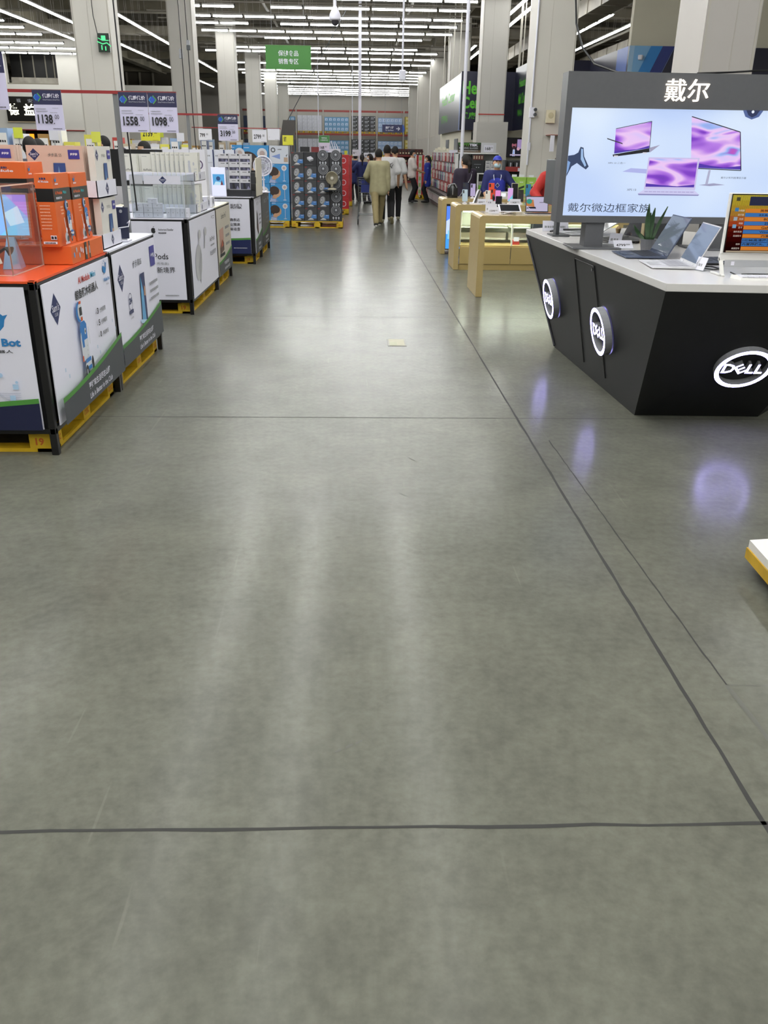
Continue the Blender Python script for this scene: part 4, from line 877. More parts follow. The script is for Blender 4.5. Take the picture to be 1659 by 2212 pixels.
def screen_art(g, q, seed):
    """abstract violet, pink and blue streaks inside the four corners q (bl, br, tr, tl)"""
    P = lambda a, b: tuple((q[0][i]*(1-a)+q[1][i]*a)*(1-b)+(q[3][i]*(1-a)+q[2][i]*a)*b for i in (0, 1))
    g.poly([P(0, 0), P(1, 0), P(1, 1), P(0, 1)], ART)
    g.poly([P(0, .12), P(.3, .07), P(.65, .03), P(1, .1), P(1, 0), P(0, 0)], L_('#4a2aa8'))
g.poly([(.603, .475), (.677, .495), (.609, .443)], L_('#a9a7c4', .8)); g.poly([(.335, .425), (.341, .411), (.606, .446), (.601, .472)], L_('#17162a', .3)); screen_art(g, [(.345, .432), (.599, .472), (.594, .648), (.338, .595)], 1); g.line([(.338, .598), (.594, .651), (.602, .47)], .004, L_('#2a2a3a', .3))
g.poly([(.279, .536), (.283, .528), (.399, .496), (.397, .504)], L_('#4a4a5e', .4)); g.rect(.345, .41, .375, .42, L_('#d5d5e2')); g.rect(.555, .435, .585, .444, L_('#d5d5e2'))
g.poly([(.42, .31), (.6, .3), (.6, .33), (.48, .335)], L_('#b0b6ec', .9))
g.poly([(1.006, .226), (1.087, .219), (1.202, .229), (1.115, .239)], L_('#a5a6c9', .8)); g.poly([(1.052, .23), (1.072, .23), (1.078, .33), (1.062, .33)], L_('#b9bbda', .8)); screen_art(g, [(.926, .345), (1.302, .336), (1.252, .586), (.879, .684)], 2); g.line([(.879, .686), (1.252, .589), (1.304, .33), (.97, .34)], .006, L_('#1d1b33', .3))
g.poly([(.594, .187), (.977, .187), (1.018, .158), (.553, .160)], L_('#cbc9ee', .95)); g.poly([(.553, .160), (1.018, .158), (1.01, .150), (.56, .150)], L_('#8f8fc4', .8)); g.poly([(.594, .19), (.98, .19), (.98, .411), (.60, .411)], L_('#c9bfe8', .95)); screen_art(g, [(.603, .209), (.969, .209), (.967, .402), (.61, .402)], 3)
for q in range(12): g.rect(.60+.031*q, .172, .626+.031*q, .178, L_('#b3aee0', .8))
IK = L_('#5a6a96', .25)
g.text(.3, .362, .014, 'XPS 13 二合一', IK, w=.13); g.text(.464, .18, .014, 'XPS 13', IK, w=.068); g.text(1.155, .272, .014, '戴尔27系列超薄显示器', IK, w=.19); g.text(.034, .028, .062, '戴尔微边框家族', L_('#56658a', .3), w=.62)
g.poly([(0, .413), (.045, .42), (.072, .436), (.085, .474), (.108, .468), (.118, .41), (.159, .342), (.14, .322), (.10, .345), (.07, .365), (.032, .341), (0, .272)], L_('#39507e', .5)); g.poly([(.09, .462), (.104, .46), (.11, .41), (.14, .35), (.13, .34), (.095, .39)], L_('#9dbde6')); g.poly([(0, .38), (.02, .37), (.01, .31), (0, .29)], L_('#7fa3d6'))
g.poly([(1.236, H), (1.26, .69), (1.31, .672), (1.36, .69), (1.386, H)], L_('#5c74b4', .6)); g.poly([(1.26, H), (1.28, .7), (1.31, .685), (1.34, .7), (1.36, H)], L_('#2c3c6e', .5)); g.disc(1.31, .722, .01, L_('#e8f0fd'))
m.build('screen', box_)
m = M(); g = G(m, (2.20, fy0-.001, 1.975), (1, 0, 0), (0, 0, 1)); g.text(0, 0, .145, '戴尔', K('#fff3e2', .4, emit=2.2), w=.315, bold=.0, depth=.015); m.build('lettering', box_)
m = M(); m.box(2.98, 3.1, 6.62, 6.74, 2.16, 2.2, BLK); m.box(3.03, 3.2, 6.66, 6.78, 2.16, 2.2, CREAM); tag(m.build('socket_block'), 'black and cream socket block lying on top of the lightbox sign', 'power strip')
tag(M().tube([(3.0, 6.7, 2.19), (2.85, 6.7, 2.185), (2.7, 6.72, 2.175), (2.45, 6.74, 2.165)], .007, BLK, 6).build('hanging_cable'), 'black cord from the socket block along the lightbox top', 'cord')
tag(M().tube([(3.1, 6.72, 2.2), (3.12, 6.7, 2.26), (3.2, 6.7, 2.3)], .012, K('#5fb324', .5), 6).build('green_cable'), 'bright green cable rising behind the socket block', 'cord')
tag(M().tube([(1.60, 7.2, 6.9), (1.61, 7.2, 4), (1.62, 7.2, 2.75), (1.65, 7.2, 2.52), (1.70, 7.15, 2.36), (1.78, 7.05, 2.24), (1.92, 6.9, 2.175), (2.1, 6.78, 2.163)], .008, BLK, 6).build('hanging_cable'), 'black cable hanging from the ceiling to the lightbox top', 'cord')

# ------------------------------------------------------------------ computers and oddments on the counter (top at z .96)
ZC = .9605
def laptop(label, x, y, rot, w, d, body, scr, open_deg=112, keys='#2b2c31', emit=.0, sh=None):
    """origin at the middle of the front edge; opens towards -y, screen at +y"""
    t = thing('laptop', label, 'laptop', (x, y, ZC), rot); B = K(body, .35); sh = sh or d
    M().hexa([(-w/2, 0, .004), (w/2, 0, .004), (w/2, d, .004), (-w/2, d, .004)], [(-w/2, 0, .011), (w/2, 0, .011), (w/2, d, .02), (-w/2, d, .02)], B).build('base', t, bevel=.003, local=True)
    m = M(); g = G(m, (-w/2+.03, d*.42, .0158), (1, 0, 0), (0, d*.58, .0055)); kw = (w-.06)/14
    for r in range(5):
        for k in range(14): g.m.poly([g.P(kw*k+.002, r*d*.095+.002, .001), g.P(kw*(k+1)-.002, r*d*.095+.002, .001), g.P(kw*(k+1)-.002, (r+1)*d*.095-.002, .001), g.P(kw*k+.002, (r+1)*d*.095-.002, .001)], K(keys, .5))
    m.build('keyboard', t, local=True)
    m = M(); g = G(m, (-w*.15, d*.06, .0125), (1, 0, 0), (0, d, .009)); g.rect(0, 0, w*.3, d*.28, K(body, .25)); m.build('touchpad', t, local=True)
    a = math.radians(open_deg-90); ax = Vector((0, math.sin(a), math.cos(a))); o = Vector((0, d-.004, .018)); nn = Vector((0, math.cos(a), -math.sin(a)))
    b = [o+Vector((-w/2, 0, 0)), o+Vector((w/2, 0, 0)), o+Vector((w/2, 0, 0))+ax*sh, o+Vector((-w/2, 0, 0))+ax*sh]
    M().hexa(b, [p+nn*.006 for p in b], B).build('lid', t, bevel=.002, local=True)
    m = M(); g = G(m, o+Vector((-w/2, 0, 0))-nn*.0008, (1, 0, 0), ax); bz = w*.02; g.rect(bz, bz*2.2, w-bz, sh-bz, K(scr, .08, emit=emit)); 
    m.build('screen', t, local=True)
    for sx in (-w*.3, w*.3): M().cyl((sx-.02, d-.003, .019), (sx+.02, d-.003, .019), .007, B, n=8).build('hinge', t, local=True)
    return t
# both face the aisle, so they open towards -x; screen glow stands in for a bluish reflection
laptop('dark navy laptop open towards the aisle, before the grey sign post', 1.87, 6.19, -PI/2-.04, .42, .285, '#3a4358', '#a2aec0', 118, emit=.30)
laptop('silver laptop open towards the aisle, next to the white desktop computer', 1.885, 5.63, -PI/2-.1, .40, .27, '#c9c9cd', '#a3b4d0', 116, '#b2b2b8', emit=.38)
laptop('black laptop open behind the silver one, beside the white desktop computer', 2.32, 5.86, -PI/2-.12, .36, .25, '#26272b', '#2c3036', 112)
laptop('closed-angle silver laptop at the far corner of the white counter top', 1.86, 7.85, -PI/2+.15, .36, .26, '#a9abb0', '#33363c', 150, '#77797e')
laptop('black laptop with tilted screen showing behind the left sign post', 2.06, 7.25, -PI/2+.2, .40, .27, '#1d1e22', '#30323a', 115)
t = thing('desktop_computer', 'white all-in-one desktop computer with yellow and red specification screen', 'computer', (2.5, 5.16, ZC))
WB = K('#dcdbd8', .35); x0, x1, z0, z1, y0 = 2.175, 2.72, 1.085, 1.425, 5.16
M().box(x0, x1, y0, y0+.025, z0, z1, WB).build('body', t, bevel=.004)
m = M(); m.box(x0+.01, x1-.01, y0-.002, y0-.0005, z0+.008, z1-.004, BLK); g = G(m, (x0+.016, y0-.002, z0+.012), (1, 0, 0), (0, 0, 1), .0006); W, H = x1-x0-.032, z1-z0-.022; E2 = .75
bands = ['#3a0a0a', '#4c0f0c', '#651510', '#861e14', '#a8301c', '#c2522c', '#c8753a', '#c9933c', '#cfa83a', '#d3b83a', '#d8c648']
for i, c in enumerate(bands): g.m.poly([g.P(0, H*i/11), g.P(W, H*i/11), g.P(W, H*(i+1)/11), g.P(0, H*(i+1)/11)], K(c, .4, emit=E2))
g.up(); g.rect(W*.2, H*.82, W*.9, H*.975, K('#141d4a', .4, emit=.5))
spec = [('处理器', '英特尔第十代酷睿i5', 'o'), ('显示器', '23.8英寸1920*1080', 'b'), ('内存', '8G DDR4 2666', 'o'), ('硬盘', '256G SSD+1T', 'b'), ('显卡', 'GeForce MX110', 'o'), ('操作系统', 'Windows10家庭版', 'b'), ('无线网卡', '内置无线局域网', 'o'), ('', 'HDMI高清接口.USB*4', 'b'), ('附件', '内置摄像头、麦克风、音箱', 'b'), ('桌面型号', '', 'o')]
for i, (a, b, c) in enumerate(spec):
    v1 = H*(.765-.0735*i); v0 = v1-H*.066; g.rect(W*.17, v0, W*.96, v1, K('#d97f1c' if c == 'o' else '#2f6fb4', .4, emit=E2))
    if b: g.text(W*.56 if i not in (7, 8) else W*.18, v0+H*.012, H*.044, b, K('#15151d' if c == 'b' else '#5a2408', .4, emit=.1), w=min(W*.62, .0125*sum(2 if ord(ch) > 255 else 1.15 for ch in b)), align='c' if i not in (7, 8) else 'l', bold=.02)
    if a: g.text(W*.155, v0+H*.016, H*.034, a, K('#e8dcd0', .4, emit=.7), w=.012*len(a), align='r')
for v in (.9, .72, .56, .43): g.rect(W*.03, H*v, W*.03+.022, H*v+.02, K(['#4a4620', '#3f8fd0', '#b9c9d8', '#8cc4ea'][int((.95-v)*6)], .4, emit=.5))
g.rect(0, 0, W, H*.03, K('#c9b79c', .4, emit=.5)); m.build('screen', t)
m = M(); m.box(x0, x1, y0+.004, y0+.03, 1.045, z0, WB); m.box(x0+.03, x1-.03, y0+.0, y0+.003, 1.01, 1.05, K('#a9abb0', .5)); g = G(m, (x0+.04, y0, 1.012), (1, 0, 0), (0, 0, 1)); g.rect(.03, .008, .05, .03, WHITE); m.build('chin', t)
for x in (x0, x1-.025):
    M().hexa([(x, y0-.05, ZC), (x+.02, y0-.05, ZC), (x+.02, y0-.035, ZC), (x, y0-.035, ZC)], [(x, y0+.01, 1.06), (x+.02, y0+.01, 1.06), (x+.02, y0+.025, 1.06), (x, y0+.025, 1.06)], WB).build('leg', t); M().box(x, x+.02, y0-.06, y0+.12, ZC, ZC+.012, WB).build('foot', t, bevel=.003)
m = M(); m.hexa([(2.225, 4.95, ZC), (2.70, 4.92, ZC), (2.70, 5.05, ZC), (2.205, 5.05, ZC)], [(2.23, 4.955, ZC+.012), (2.70, 4.93, ZC+.012), (2.70, 5.05, ZC+.02), (2.21, 5.05, ZC+.02)], WB)
for r in range(4):
    for k in range(13): m.cb((2.255+.034*k, 4.97+.022*r, ZC+.0185), (.028, .018, .006), WHITE)
tag(m.build('keyboard'), 'white keyboard on the counter before the desktop computer', 'keyboard')
def cord(label, pts, r=.004): return tag(M().tube(pts, r, BLK, 6).build('cable'), label, 'cord')
cord('black cable tangle under the white desktop computer', [(2.25, 5.16, ZC+.02), (2.28, 5.13, ZC+.006), (2.32, 5.15, ZC+.006), (2.36, 5.12, ZC+.006), (2.42, 5.14, ZC+.006), (2.46, 5.12, ZC+.01), (2.50, 5.15, ZC+.02), (2.56, 5.15, ZC+.006), (2.5, 5.18, ZC+.006), (2.4, 5.19, ZC+.006), (2.33, 5.18, ZC+.006)])
cord('black cable loops between the silver laptop and the desktop computer', [(2.19, 5.42, ZC+.01), (2.24, 5.4, ZC+.005), (2.3, 5.43, ZC+.005), (2.27, 5.48, ZC+.012), (2.21, 5.47, ZC+.02), (2.17, 5.5, ZC+.005), (2.22, 5.53, ZC+.005), (2.28, 5.52, ZC+.01)])
cord('black cable lying on the counter behind the left sign post', [(1.95, 7.12, ZC+.006), (2.08, 7.05, ZC+.006), (2.2, 7.15, ZC+.006), (2.26, 7.05, ZC+.006), (2.3, 7.2, ZC+.006), (2.36, 7.1, ZC+.006)])
cord('long black cable at the far edge of the counter top', [(1.78, 8.05, ZC+.006), (1.88, 8.2, ZC+.012), (1.98, 8.15, ZC+.015), (2.1, 8.25, ZC+.01), (2.3, 8.3, ZC+.006)], .009)
def price_stand(label, x, y, z, w=.1, h=.06, tilt=.6, text=None, rot=0., group=None):
    t = thing('price_card', label, 'price card', (x, y, z), rot, group); a = tilt
    m = M(); V = Vector((0, math.sin(a), math.cos(a))); b = [Vector((-w/2, 0, .004)), Vector((w/2, 0, .004)), Vector((w/2, 0, .004))+V*h, Vector((-w/2, 0, .004))+V*h]; nn = Vector((0, .002, 0))
    m.hexa(b, [p+nn for p in b], PAPER); g = G(m, b[0], (1, 0, 0), V)
    if text: g.text(w*.12, h*.25, h*.3, text, INK, w=w*.5, bold=.02); g.greek(w*.66, h*.4, w*.2, h*.15, GREY)
    else: g.greek(w*.12, h*.3, w*.6, h*.22, GREY)
    m.build('card', t, local=True); M().box(-w/2, w/2, -.005, .03, 0, .004, clear_plastic('clear_acrylic')).build('holder', t, local=True); return t
price_stand('white price card leaning behind the dark navy laptop', 2.04, 6.63, ZC, .15, .075, .75, '4799', .1); price_stand('price card leaning beside the foot of the left sign post', 2.06, 6.96, ZC, .1, .09, .5, None, -.5)
price_stand('clear price holder standing on the counter before the silver laptop', 2.14, 5.38, ZC, .09, .08, .35, None, -1.25); price_stand('blank white card standing at the far corner of the counter', 1.80, 8.12, ZC, .16, .09, .2, None)
price_stand('second blank white card at the far corner of the counter', 1.92, 8.17, ZC, .12, .08, .2, None, .3)
# plant behind the laptops
t = thing('potted_plant', 'dark green sword-leaved plant in a grey pot behind the laptops', 'plant', (2.17, 6.47, ZC))
M().lathe([(0, 0), (.05, 0), (.065, .09), (.06, .09), (.055, .08), (0, .08)], K('#6b6c70', .6), (2.17, 6.47, ZC)).build('pot', t)
lf = K('#2f4a2c', .4, vary=.25, scale=30)
for dx, dy, hgt, w in ((-.03, 0, .262, .042), (.02, .01, .235, .045), (.115, .02, .245, .026), (-.125, 0, .115, .036), (-.07, .02, .06, .045), (.0, .03, .2, .045)):
    m = M(); n = 7; b = Vector((2.17+dx*.25, 6.47+dy, ZC+.07)); tip = Vector((2.17+dx, 6.47+dy, ZC+.07+hgt)); v = []
    for i in range(n+1):
        s = i/n; c = b.lerp(tip, s)+Vector((0, .02*math.sin(s*PI), 0)); ww = w*math.sin(PI*min(1, .18+.82*s))*(.9 if s < .99 else 0); v += [c+Vector((-ww/2, 0, 0)), c+Vector((0, .012, 0)), c+Vector((ww/2, 0, 0))]
    f = []
    for i in range(n): f += [(3*i, 3*i+1, 3*i+4, 3*i+3), (3*i+1, 3*i+2, 3*i+5, 3*i+4)]
    m.add(v, f, lf); o = m.build('leaf', t, smooth=True); sd = o.modifiers.new('solid', 'SOLIDIFY'); sd.thickness = .003
m = M(); m.box(2.30, 2.62, 7.0, 7.06, ZC, 1.15, K('#5c5e62', .5)); m.box(2.295, 2.302, 6.995, 7.065, ZC, 1.15, K('#b4a47c', .5)); tag(m.build('partition_board'), 'grey board with a gold edge standing behind the navy laptop', 'board')
m = M(); m.lathe([(0, 0), (.02, .0), (.012, .03), (.024, .08), (.012, .1), (0, .1)], K('#b99a6e', .5), (2.24, 7.5, ZC)); tag(m.build('wooden_figure'), 'small wooden figure standing on the counter behind the post', 'figurine')

# ------------------------------------------------------------------ gold phone tables
GOLD = K('#b9a471', .36, .15, vary=.03, scale=20); GIN = K('#e9ecdd', .5); GTOP = K('#c6b48c', .12)
def gold_table(y0, y1, zt, label, x1=3.95, inside=None):
    t = thing('display_table', label, 'table', (2.7, (y0+y1)/2, 0)); x0 = 1.455; th = .085; c = .035
    m = M(); prof = [(x0, .004), (x0, zt-c), (x0+c*.3, zt-c*.3), (x0+c, zt), (x0+c, zt-th), (x0+.075, zt-th), (x0+.075, .004)]
    m.hexa([(x0, y0, .004), (x0+.075, y0, .004), (x0+.075, y0, zt-c), (x0, y0, zt-c)], [(x0, y1, .004), (x0+.075, y1, .004), (x0+.075, y1, zt-c), (x0, y1, zt-c)], GOLD)
    m.hexa([(x0, y0, zt-c), (x0+.075, y0, zt-c), (x0+.075, y0, zt), (x0+c, y0, zt), (x0+c*.3, y0, zt-c*.35)], [(x0, y1, zt-c), (x0+.075, y1, zt-c), (x0+.075, y1, zt), (x0+c, y1, zt), (x0+c*.3, y1, zt-c*.35)], GOLD)
    m.build('side_panel', t); M().box(x0+.0755, x1, y0, y1, zt-th, zt, GOLD).build('top_slab', t); M().box(x0+.09, x1-.01, y0+.02, y1-.01, zt, zt+.002, GTOP).build('top_inlay', t); M().box(x1-.07, x1, y0, y1, .004, zt-th-.0005, GOLD).build('side_panel', t)
    M().box(x0+.004, x0+.07, y0+.004, y1-.004, 0, .004, BLK).build('foot', t)
    return t
t1 = gold_table(10.43, 11.27, .94, 'gold phone display table with tablets on it, nearest of the three')
t2 = gold_table(13.0, 13.75, .918, 'gold phone display table with a lit glass cabinet below, middle one')
t3 = gold_table(15.09, 15.85, .90, 'gold phone display table with a lit blue panel below, farthest one')
# cabinet under the second table
cab = thing('glass_cabinet', 'lit glass cabinet with gold drawers under the middle gold table', 'cabinet', (2.7, 13.4, 0))
GD = K('#b59f68', .4, .1); GLOW = K('#eaf2dc', .5, emit=80)
m = M(); m.box(1.535, 3.87, 13.02, 13.72, 0, .085, GD); m.box(1.535, 3.87, 13.03, 13.7, .33, .35, GD); m.box(1.535, 3.87, 13.66, 13.7, .35, .83, GIN); m.box(1.535, 1.55, 13.02, 13.7, .35, .83, GIN)
m.build('carcass', cab)
for a, b in ((1.54, 2.30), (2.31, 3.08), (3.09, 3.86)): M().box(a, b, 13.005, 13.03, .087, .335, GD).build('drawer', cab, bevel=.003)
for x in (2.30, 3.08): M().box(x, x+.022, 13.01, 13.05, .35, .83, GIN).build('stile', cab)
for x0_, x1_ in ((1.56, 2.29), (2.33, 3.07), (3.11, 3.86)):
    M().box(x0_, x1_, 13.3, 13.65, .58, .592, K('#d9dfcf', .3)).build('shelf', cab); M().box(x0_, x1_, 13.45, 13.66, .40, .50, K('#d3d4c8', .5)).build('drawer_box', cab); M().box(x0_+.02, x1_-.02, 13.06, 13.1, .815, .829, GLOW).build('lamp', cab); M().box(x0_, x1_, 13.012, 13.017, .352, .83, cl).build('pane', cab)
tag(M().box(2.36, 2.46, 13.2, 13.28, .352, .42, K('#c2382c', .5)).box(2.37, 2.45, 13.195, 13.2, .40, .46, PAPER).build('small_box'), 'small red box with a white tag inside the lit cabinet', 'box')
tag(M().box(2.62, 2.8, 13.06, 13.26, .352, .70, K('#3f464c', .3)).box(2.58, 2.62, 13.1, 13.2, .352, .70, cl).build('gadget_box'), 'dark grey gadget box inside the lit cabinet, at right', 'box')
cab3 = thing('advert_screen', 'lit blue advertising panel under the farthest gold table', 'screen', (2.2, 15.4, 0))
M().box(1.535, 3.87, 15.12, 15.8, .07, .81, K('#5c5440', .6)).build('housing', cab3)
m = M(); g = G(m, (1.54, 15.118, .09), (1, 0, 0), (0, 0, 1), .001); g.rect(0, 0, .8, .69, K('#7fa6ee', .4, emit=1.3)); g.poly([(0, .69), (.3, .69), (.0, .45)], K('#4f7fee', .4, emit=1.2)); g.poly([(0, .45), (.12, .52), (.14, .2), (0, .24)], K('#b9c9fa', .4, emit=1.3)); g.rect(0, 0, .8, .24, K('#3f95ea', .4, emit=1.3)); g.rect(0, .69, .8, .715, BLK); g.rect(.03, .16, .5, .3, K('#7fc0f4', .4, emit=1.3)); m.build('screen', cab3)

# goods on the gold tables
def phone(label, x, y, z, col, back=True, h=.155, w=.076, lean=.25, rot=0., scr=None):
    t = thing('smartphone', label, 'phone', (x, y, z), rot); T = Matrix.Translation((0, 0, .03)) @ Matrix.Rotation(-lean, 4, 'X')
    m = M(); m.T = T; m.box(-w/2, w/2, 0, .009, 0, h, K(col, .25)); m.build('body', t, bevel=.004, local=True)
    m = M(); m.T = T; g = G(m, (-w/2, -.0003, 0), (1, 0, 0), (0, 0, 1))
    if back: g.rect(w*.1, h*.68, w*.38, h*.94, K('#17181b', .3)); m.build('camera_bump', t, local=True)
    else:
        g.rect(w*.05, h*.03, w*.95, h*.97, K(scr or '#15151a', .2, emit=.9 if scr else 0))
        if scr: g.poly([(w*.05, h*.03), (w*.95, h*.03), (w*.95, h*.5)], K('#6fd0e6', .2, emit=.9))
        m.build('screen', t, local=True)
    m = M(); m.box(-.03, .03, -.02, .06, 0, .01, WHITE); m.box(-.015, .015, .015, .03, .01, .09, WHITE); m.build('stand', t, local=True); return t
Z1, Z2, Z3 = .9425, .9205, .9025
t = thing('tablet_computer', 'white tablet tilted flat on a stand on the nearest gold table', 'tablet', (1.86, 10.8, Z1)); m = M(); T = Matrix.Translation((0, -.02, .06)) @ Matrix.Rotation(.42, 4, 'X'); m.T = T; m.box(-.135, .135, -.09, .09, 0, .008, WHITE); m.build('body', t, bevel=.003, local=True); m = M(); m.T = T; m.box(-.115, .115, -.078, .078, .008, .0088, K('#23252b', .12)); m.build('screen', t, local=True); m = M(); m.box(-.05, .05, -.03, .04, 0, .01, WHITE); m.box(-.03, -.015, 0, .015, .01, .06, WHITE); m.box(.015, .03, 0, .015, .01, .06, WHITE); m.build('stand', t, local=True)
cord('white cable coiled under the tilted tablet', [(1.75, 10.75, Z1+.005), (1.72, 10.7, Z1+.005), (1.78, 10.66, Z1+.01), (1.84, 10.7, Z1+.02), (1.8, 10.74, Z1+.01)], .005).data.materials[0] = WHITE
phone('black phone standing upright behind the tilted tablet', 1.76, 11.0, Z1, '#1a1b20', False, .16, .078, .1)
price_stand('price card standing on the nearest gold table', 1.66, 10.72, Z1, .13, .075, .2, '1599'); price_stand('second, clear card holder behind the price card on the nearest gold table', 1.655, 10.9, Z1, .14, .1, .1)
t = thing('tablet_computer', 'tablet with keyboard showing an orange picture on the nearest gold table', 'tablet', (2.2, 10.8, Z1)); T = Matrix.Translation((0, 0, .02)) @ Matrix.Rotation(-.3, 4, 'X')
m = M(); m.T = T; m.box(-.14, .14, 0, .008, 0, .19, BLK); m.build('body', t, bevel=.005, local=True); m = M(); m.T = T; g = G(m, (-.13, -.0003, .012), (1, 0, 0), (0, 0, 1)); E3 = .75; g.rect(0, 0, .26, .168, K('#c9c3e0', .2, emit=E3)); g.poly([(.0, .06), (.1, .05), (.085, .135), (.0, .135)], K('#c9814a', .2, emit=E3)); g.disc(.035, .115, .034, K('#2f9a8a', .2, emit=E3), ry=.03); g.poly([(.0, .03), (.12, .03), (.11, .052), (.02, .05)], K('#2f3146', .2, emit=.4)); g.greek(.16, .1, .05, .008, INK); g.line([(.0, .06), (.05, .02)], .006, K('#e0dcf0', .2, emit=E3)); m.build('screen', t, local=True)
m = M(); m.box(-.14, .16, -.12, .03, 0, .012, K('#2a2b2f', .5)); m.box(-.15, .17, -.13, .05, -.0001, .004, PAPER); m.build('keyboard', t, local=True)
# middle table
phone('silver blue phone seen from the back at the left end of the middle table', 1.62, 13.3, Z2, '#a9bccb', True, .17, .08)
m = M(); 
for k in range(3): m.T = Matrix.Translation((1.74+.022*k, 13.25, Z2+.01)) @ Matrix.Rotation(.35, 4, 'Y'); m.box(0, .006, 0, .1, 0, .2-.01*k, [WHITE, BLK, K('#b4a7a2', .4)][k])
m.T = None; m.box(1.7, 1.86, 13.2, 13.4, Z2, Z2+.012, WHITE); tag(m.build('phone_rack'), 'white rack with slanted black and white cases on the middle table', 'rack')
price_stand('price card on the middle gold table beside the slanted rack', 1.84, 13.06, Z2, .13, .075, .2, '4299'); price_stand('small price card left of the pink screened phone', 1.97, 13.08, Z2, .09, .07, .2, '12'); price_stand('price card right of the black phone on the middle table', 2.33, 13.06, Z2, .16, .08, .2, '11428')
phone('phone with a pink lit screen standing on the middle table', 2.085, 13.15, Z2, '#2a1c22', False, .17, .085, .12, 0, '#e48fd0')
phone('red phone standing behind the pink screened phone', 2.07, 13.5, Z2, '#cf452c', True, .17, .08, .1)
phone('white phone seen from the back on the middle table', 1.97, 13.35, Z2, '#dad7d0', True, .16, .075)
phone('phone with a pink and blue lit screen at the back of the middle table', 2.32, 13.45, Z2+.0, '#d9d5ea', False, .19, .08, .1, 0, '#d9a8e6')
phone('black phone on a stand toward the right of the middle table', 2.47, 13.4, Z2, '#232022', True, .17, .085, .15)
def watch(label, x, y, z):
    t = thing('smart_watch', label, 'watch', (x, y, z)); m = M(); m.tube([(0, .0+.035*math.cos(a), .09+.045*math.sin(a)) for a in [2*PI*i/16 for i in range(16)]], .011, BLK, 6, True); m.build('strap', t, local=True); M().box(-.02, .02, -.05, -.035, .07, .115, K('#24262b', .2)).build('face', t, local=True); M().box(-.03, .03, -.04, .04, 0, .05, WHITE).build('stand', t, local=True)
watch('black watch on a white stand beside the pink screened phone', 2.01, 13.1, Z2); watch('black watch on a white stand right of the price cards', 2.53, 13.12, Z2)
phone('pale leather case leaning tall at the back of the middle table', 2.42, 13.62, Z2, '#cfc7b4', False, .26, .1, .25)
# farthest table
t = thing('backpack', 'black rounded backpack standing on the farthest gold table', 'bag', (1.65, 15.4, Z3)); m = M(); m.lathe([(0, 0), (.085, 0), (.092, .03), (.09, .15), (.075, .2), (.04, .222), (0, .225)], BLK, (1.65, 15.4, Z3), 20); m.box(1.70, 1.74, 15.36, 15.44, Z3, Z3+.17, BLK); m.build('body', t, smooth=True); M().tube([(1.58, 15.33, Z3+.16), (1.62, 15.32, Z3+.225), (1.68, 15.32, Z3+.225), (1.72, 15.33, Z3+.16)], .008, GREY, 6).build('handle', t); M().tube([(1.65, 15.305, Z3+.2), (1.65, 15.30, Z3+.05)], .006, GREY, 6).build('strap', t)
phone('lilac phone seen from the back on the farthest table', 2.0, 15.35, Z3+.0, '#b9afe0', True, .2, .085, .1); phone('dark blue phone behind the lilac one on the farthest table', 1.9, 15.55, Z3, '#20263a', True, .21, .1, .1)
phone('orange red phone standing before the staff member', 2.34, 15.5, Z3+.0, '#d8502e', True, .21, .1, .1); phone('teal blue phone on the farthest table at right', 2.98, 15.5, Z3, '#2f7fa8', True, .2, .09, .1); phone('pale pink phone at the right of the teal one', 3.1, 15.5, Z3, '#c9a2bd', True, .2, .09, .1)
t = thing('gadget_case', 'pale lit showcase of small gadgets on the farthest table', 'display case', (2.6, 15.4, Z3)); M().box(2.45, 2.78, 15.3, 15.6, Z3, Z3+.1, K('#c3c6c8', .4)).build('body', t); m = M(); g = G(m, (2.46, 15.3, Z3), (1, 0, 0), (0, 0, 1)); g.rect(.02, .03, .1, .09, K('#eef1f4', .3, emit=1.)); [g.ring(.14+.06*k, .06, .022, .006, GREY) for k in range(3)]; m.build('face', t)
# pale counter behind with green boxes
t4 = thing('display_table', 'pale cream counter with green boxes on it, behind the gold tables', 'table', (3.3, 17.3, 0)); M().box(2.95, 3.46, 16.9, 17.7, .86, .9, K('#c9bf9f', .4)).build('top', t4); M().box(2.98, 3.43, 16.95, 17.65, 0, .86, K('#bdb08a', .5)).build('body', t4)
for k, (x, y) in enumerate(((3.08, 17.2), (3.26, 17.15), (2.98, 17.4))):
    m = M(); m.box(x, x+.17, y, y+.14, .905, 1.2, K('#8fb84a', .5)); m.box(x+.04, x+.13, y+.05, y+.08, 1.2, 1.24, PAPER); g = G(m, (x, y, .905), (1, 0, 0), (0, 0, 1)); g.rect(.02, .03, .15, .24, K('#9dc45c', .5)); g.poly([(.03, .07), (.14, .11), (.14, .15), (.03, .11)], K('#1f2e22', .5)); g.greek(.05, .2, .07, .014, WHITE)
    tag(m.build('gift_box'), f'green carry box with a dark device picture, {["middle","right","rear left"][k]} one of three', 'box')

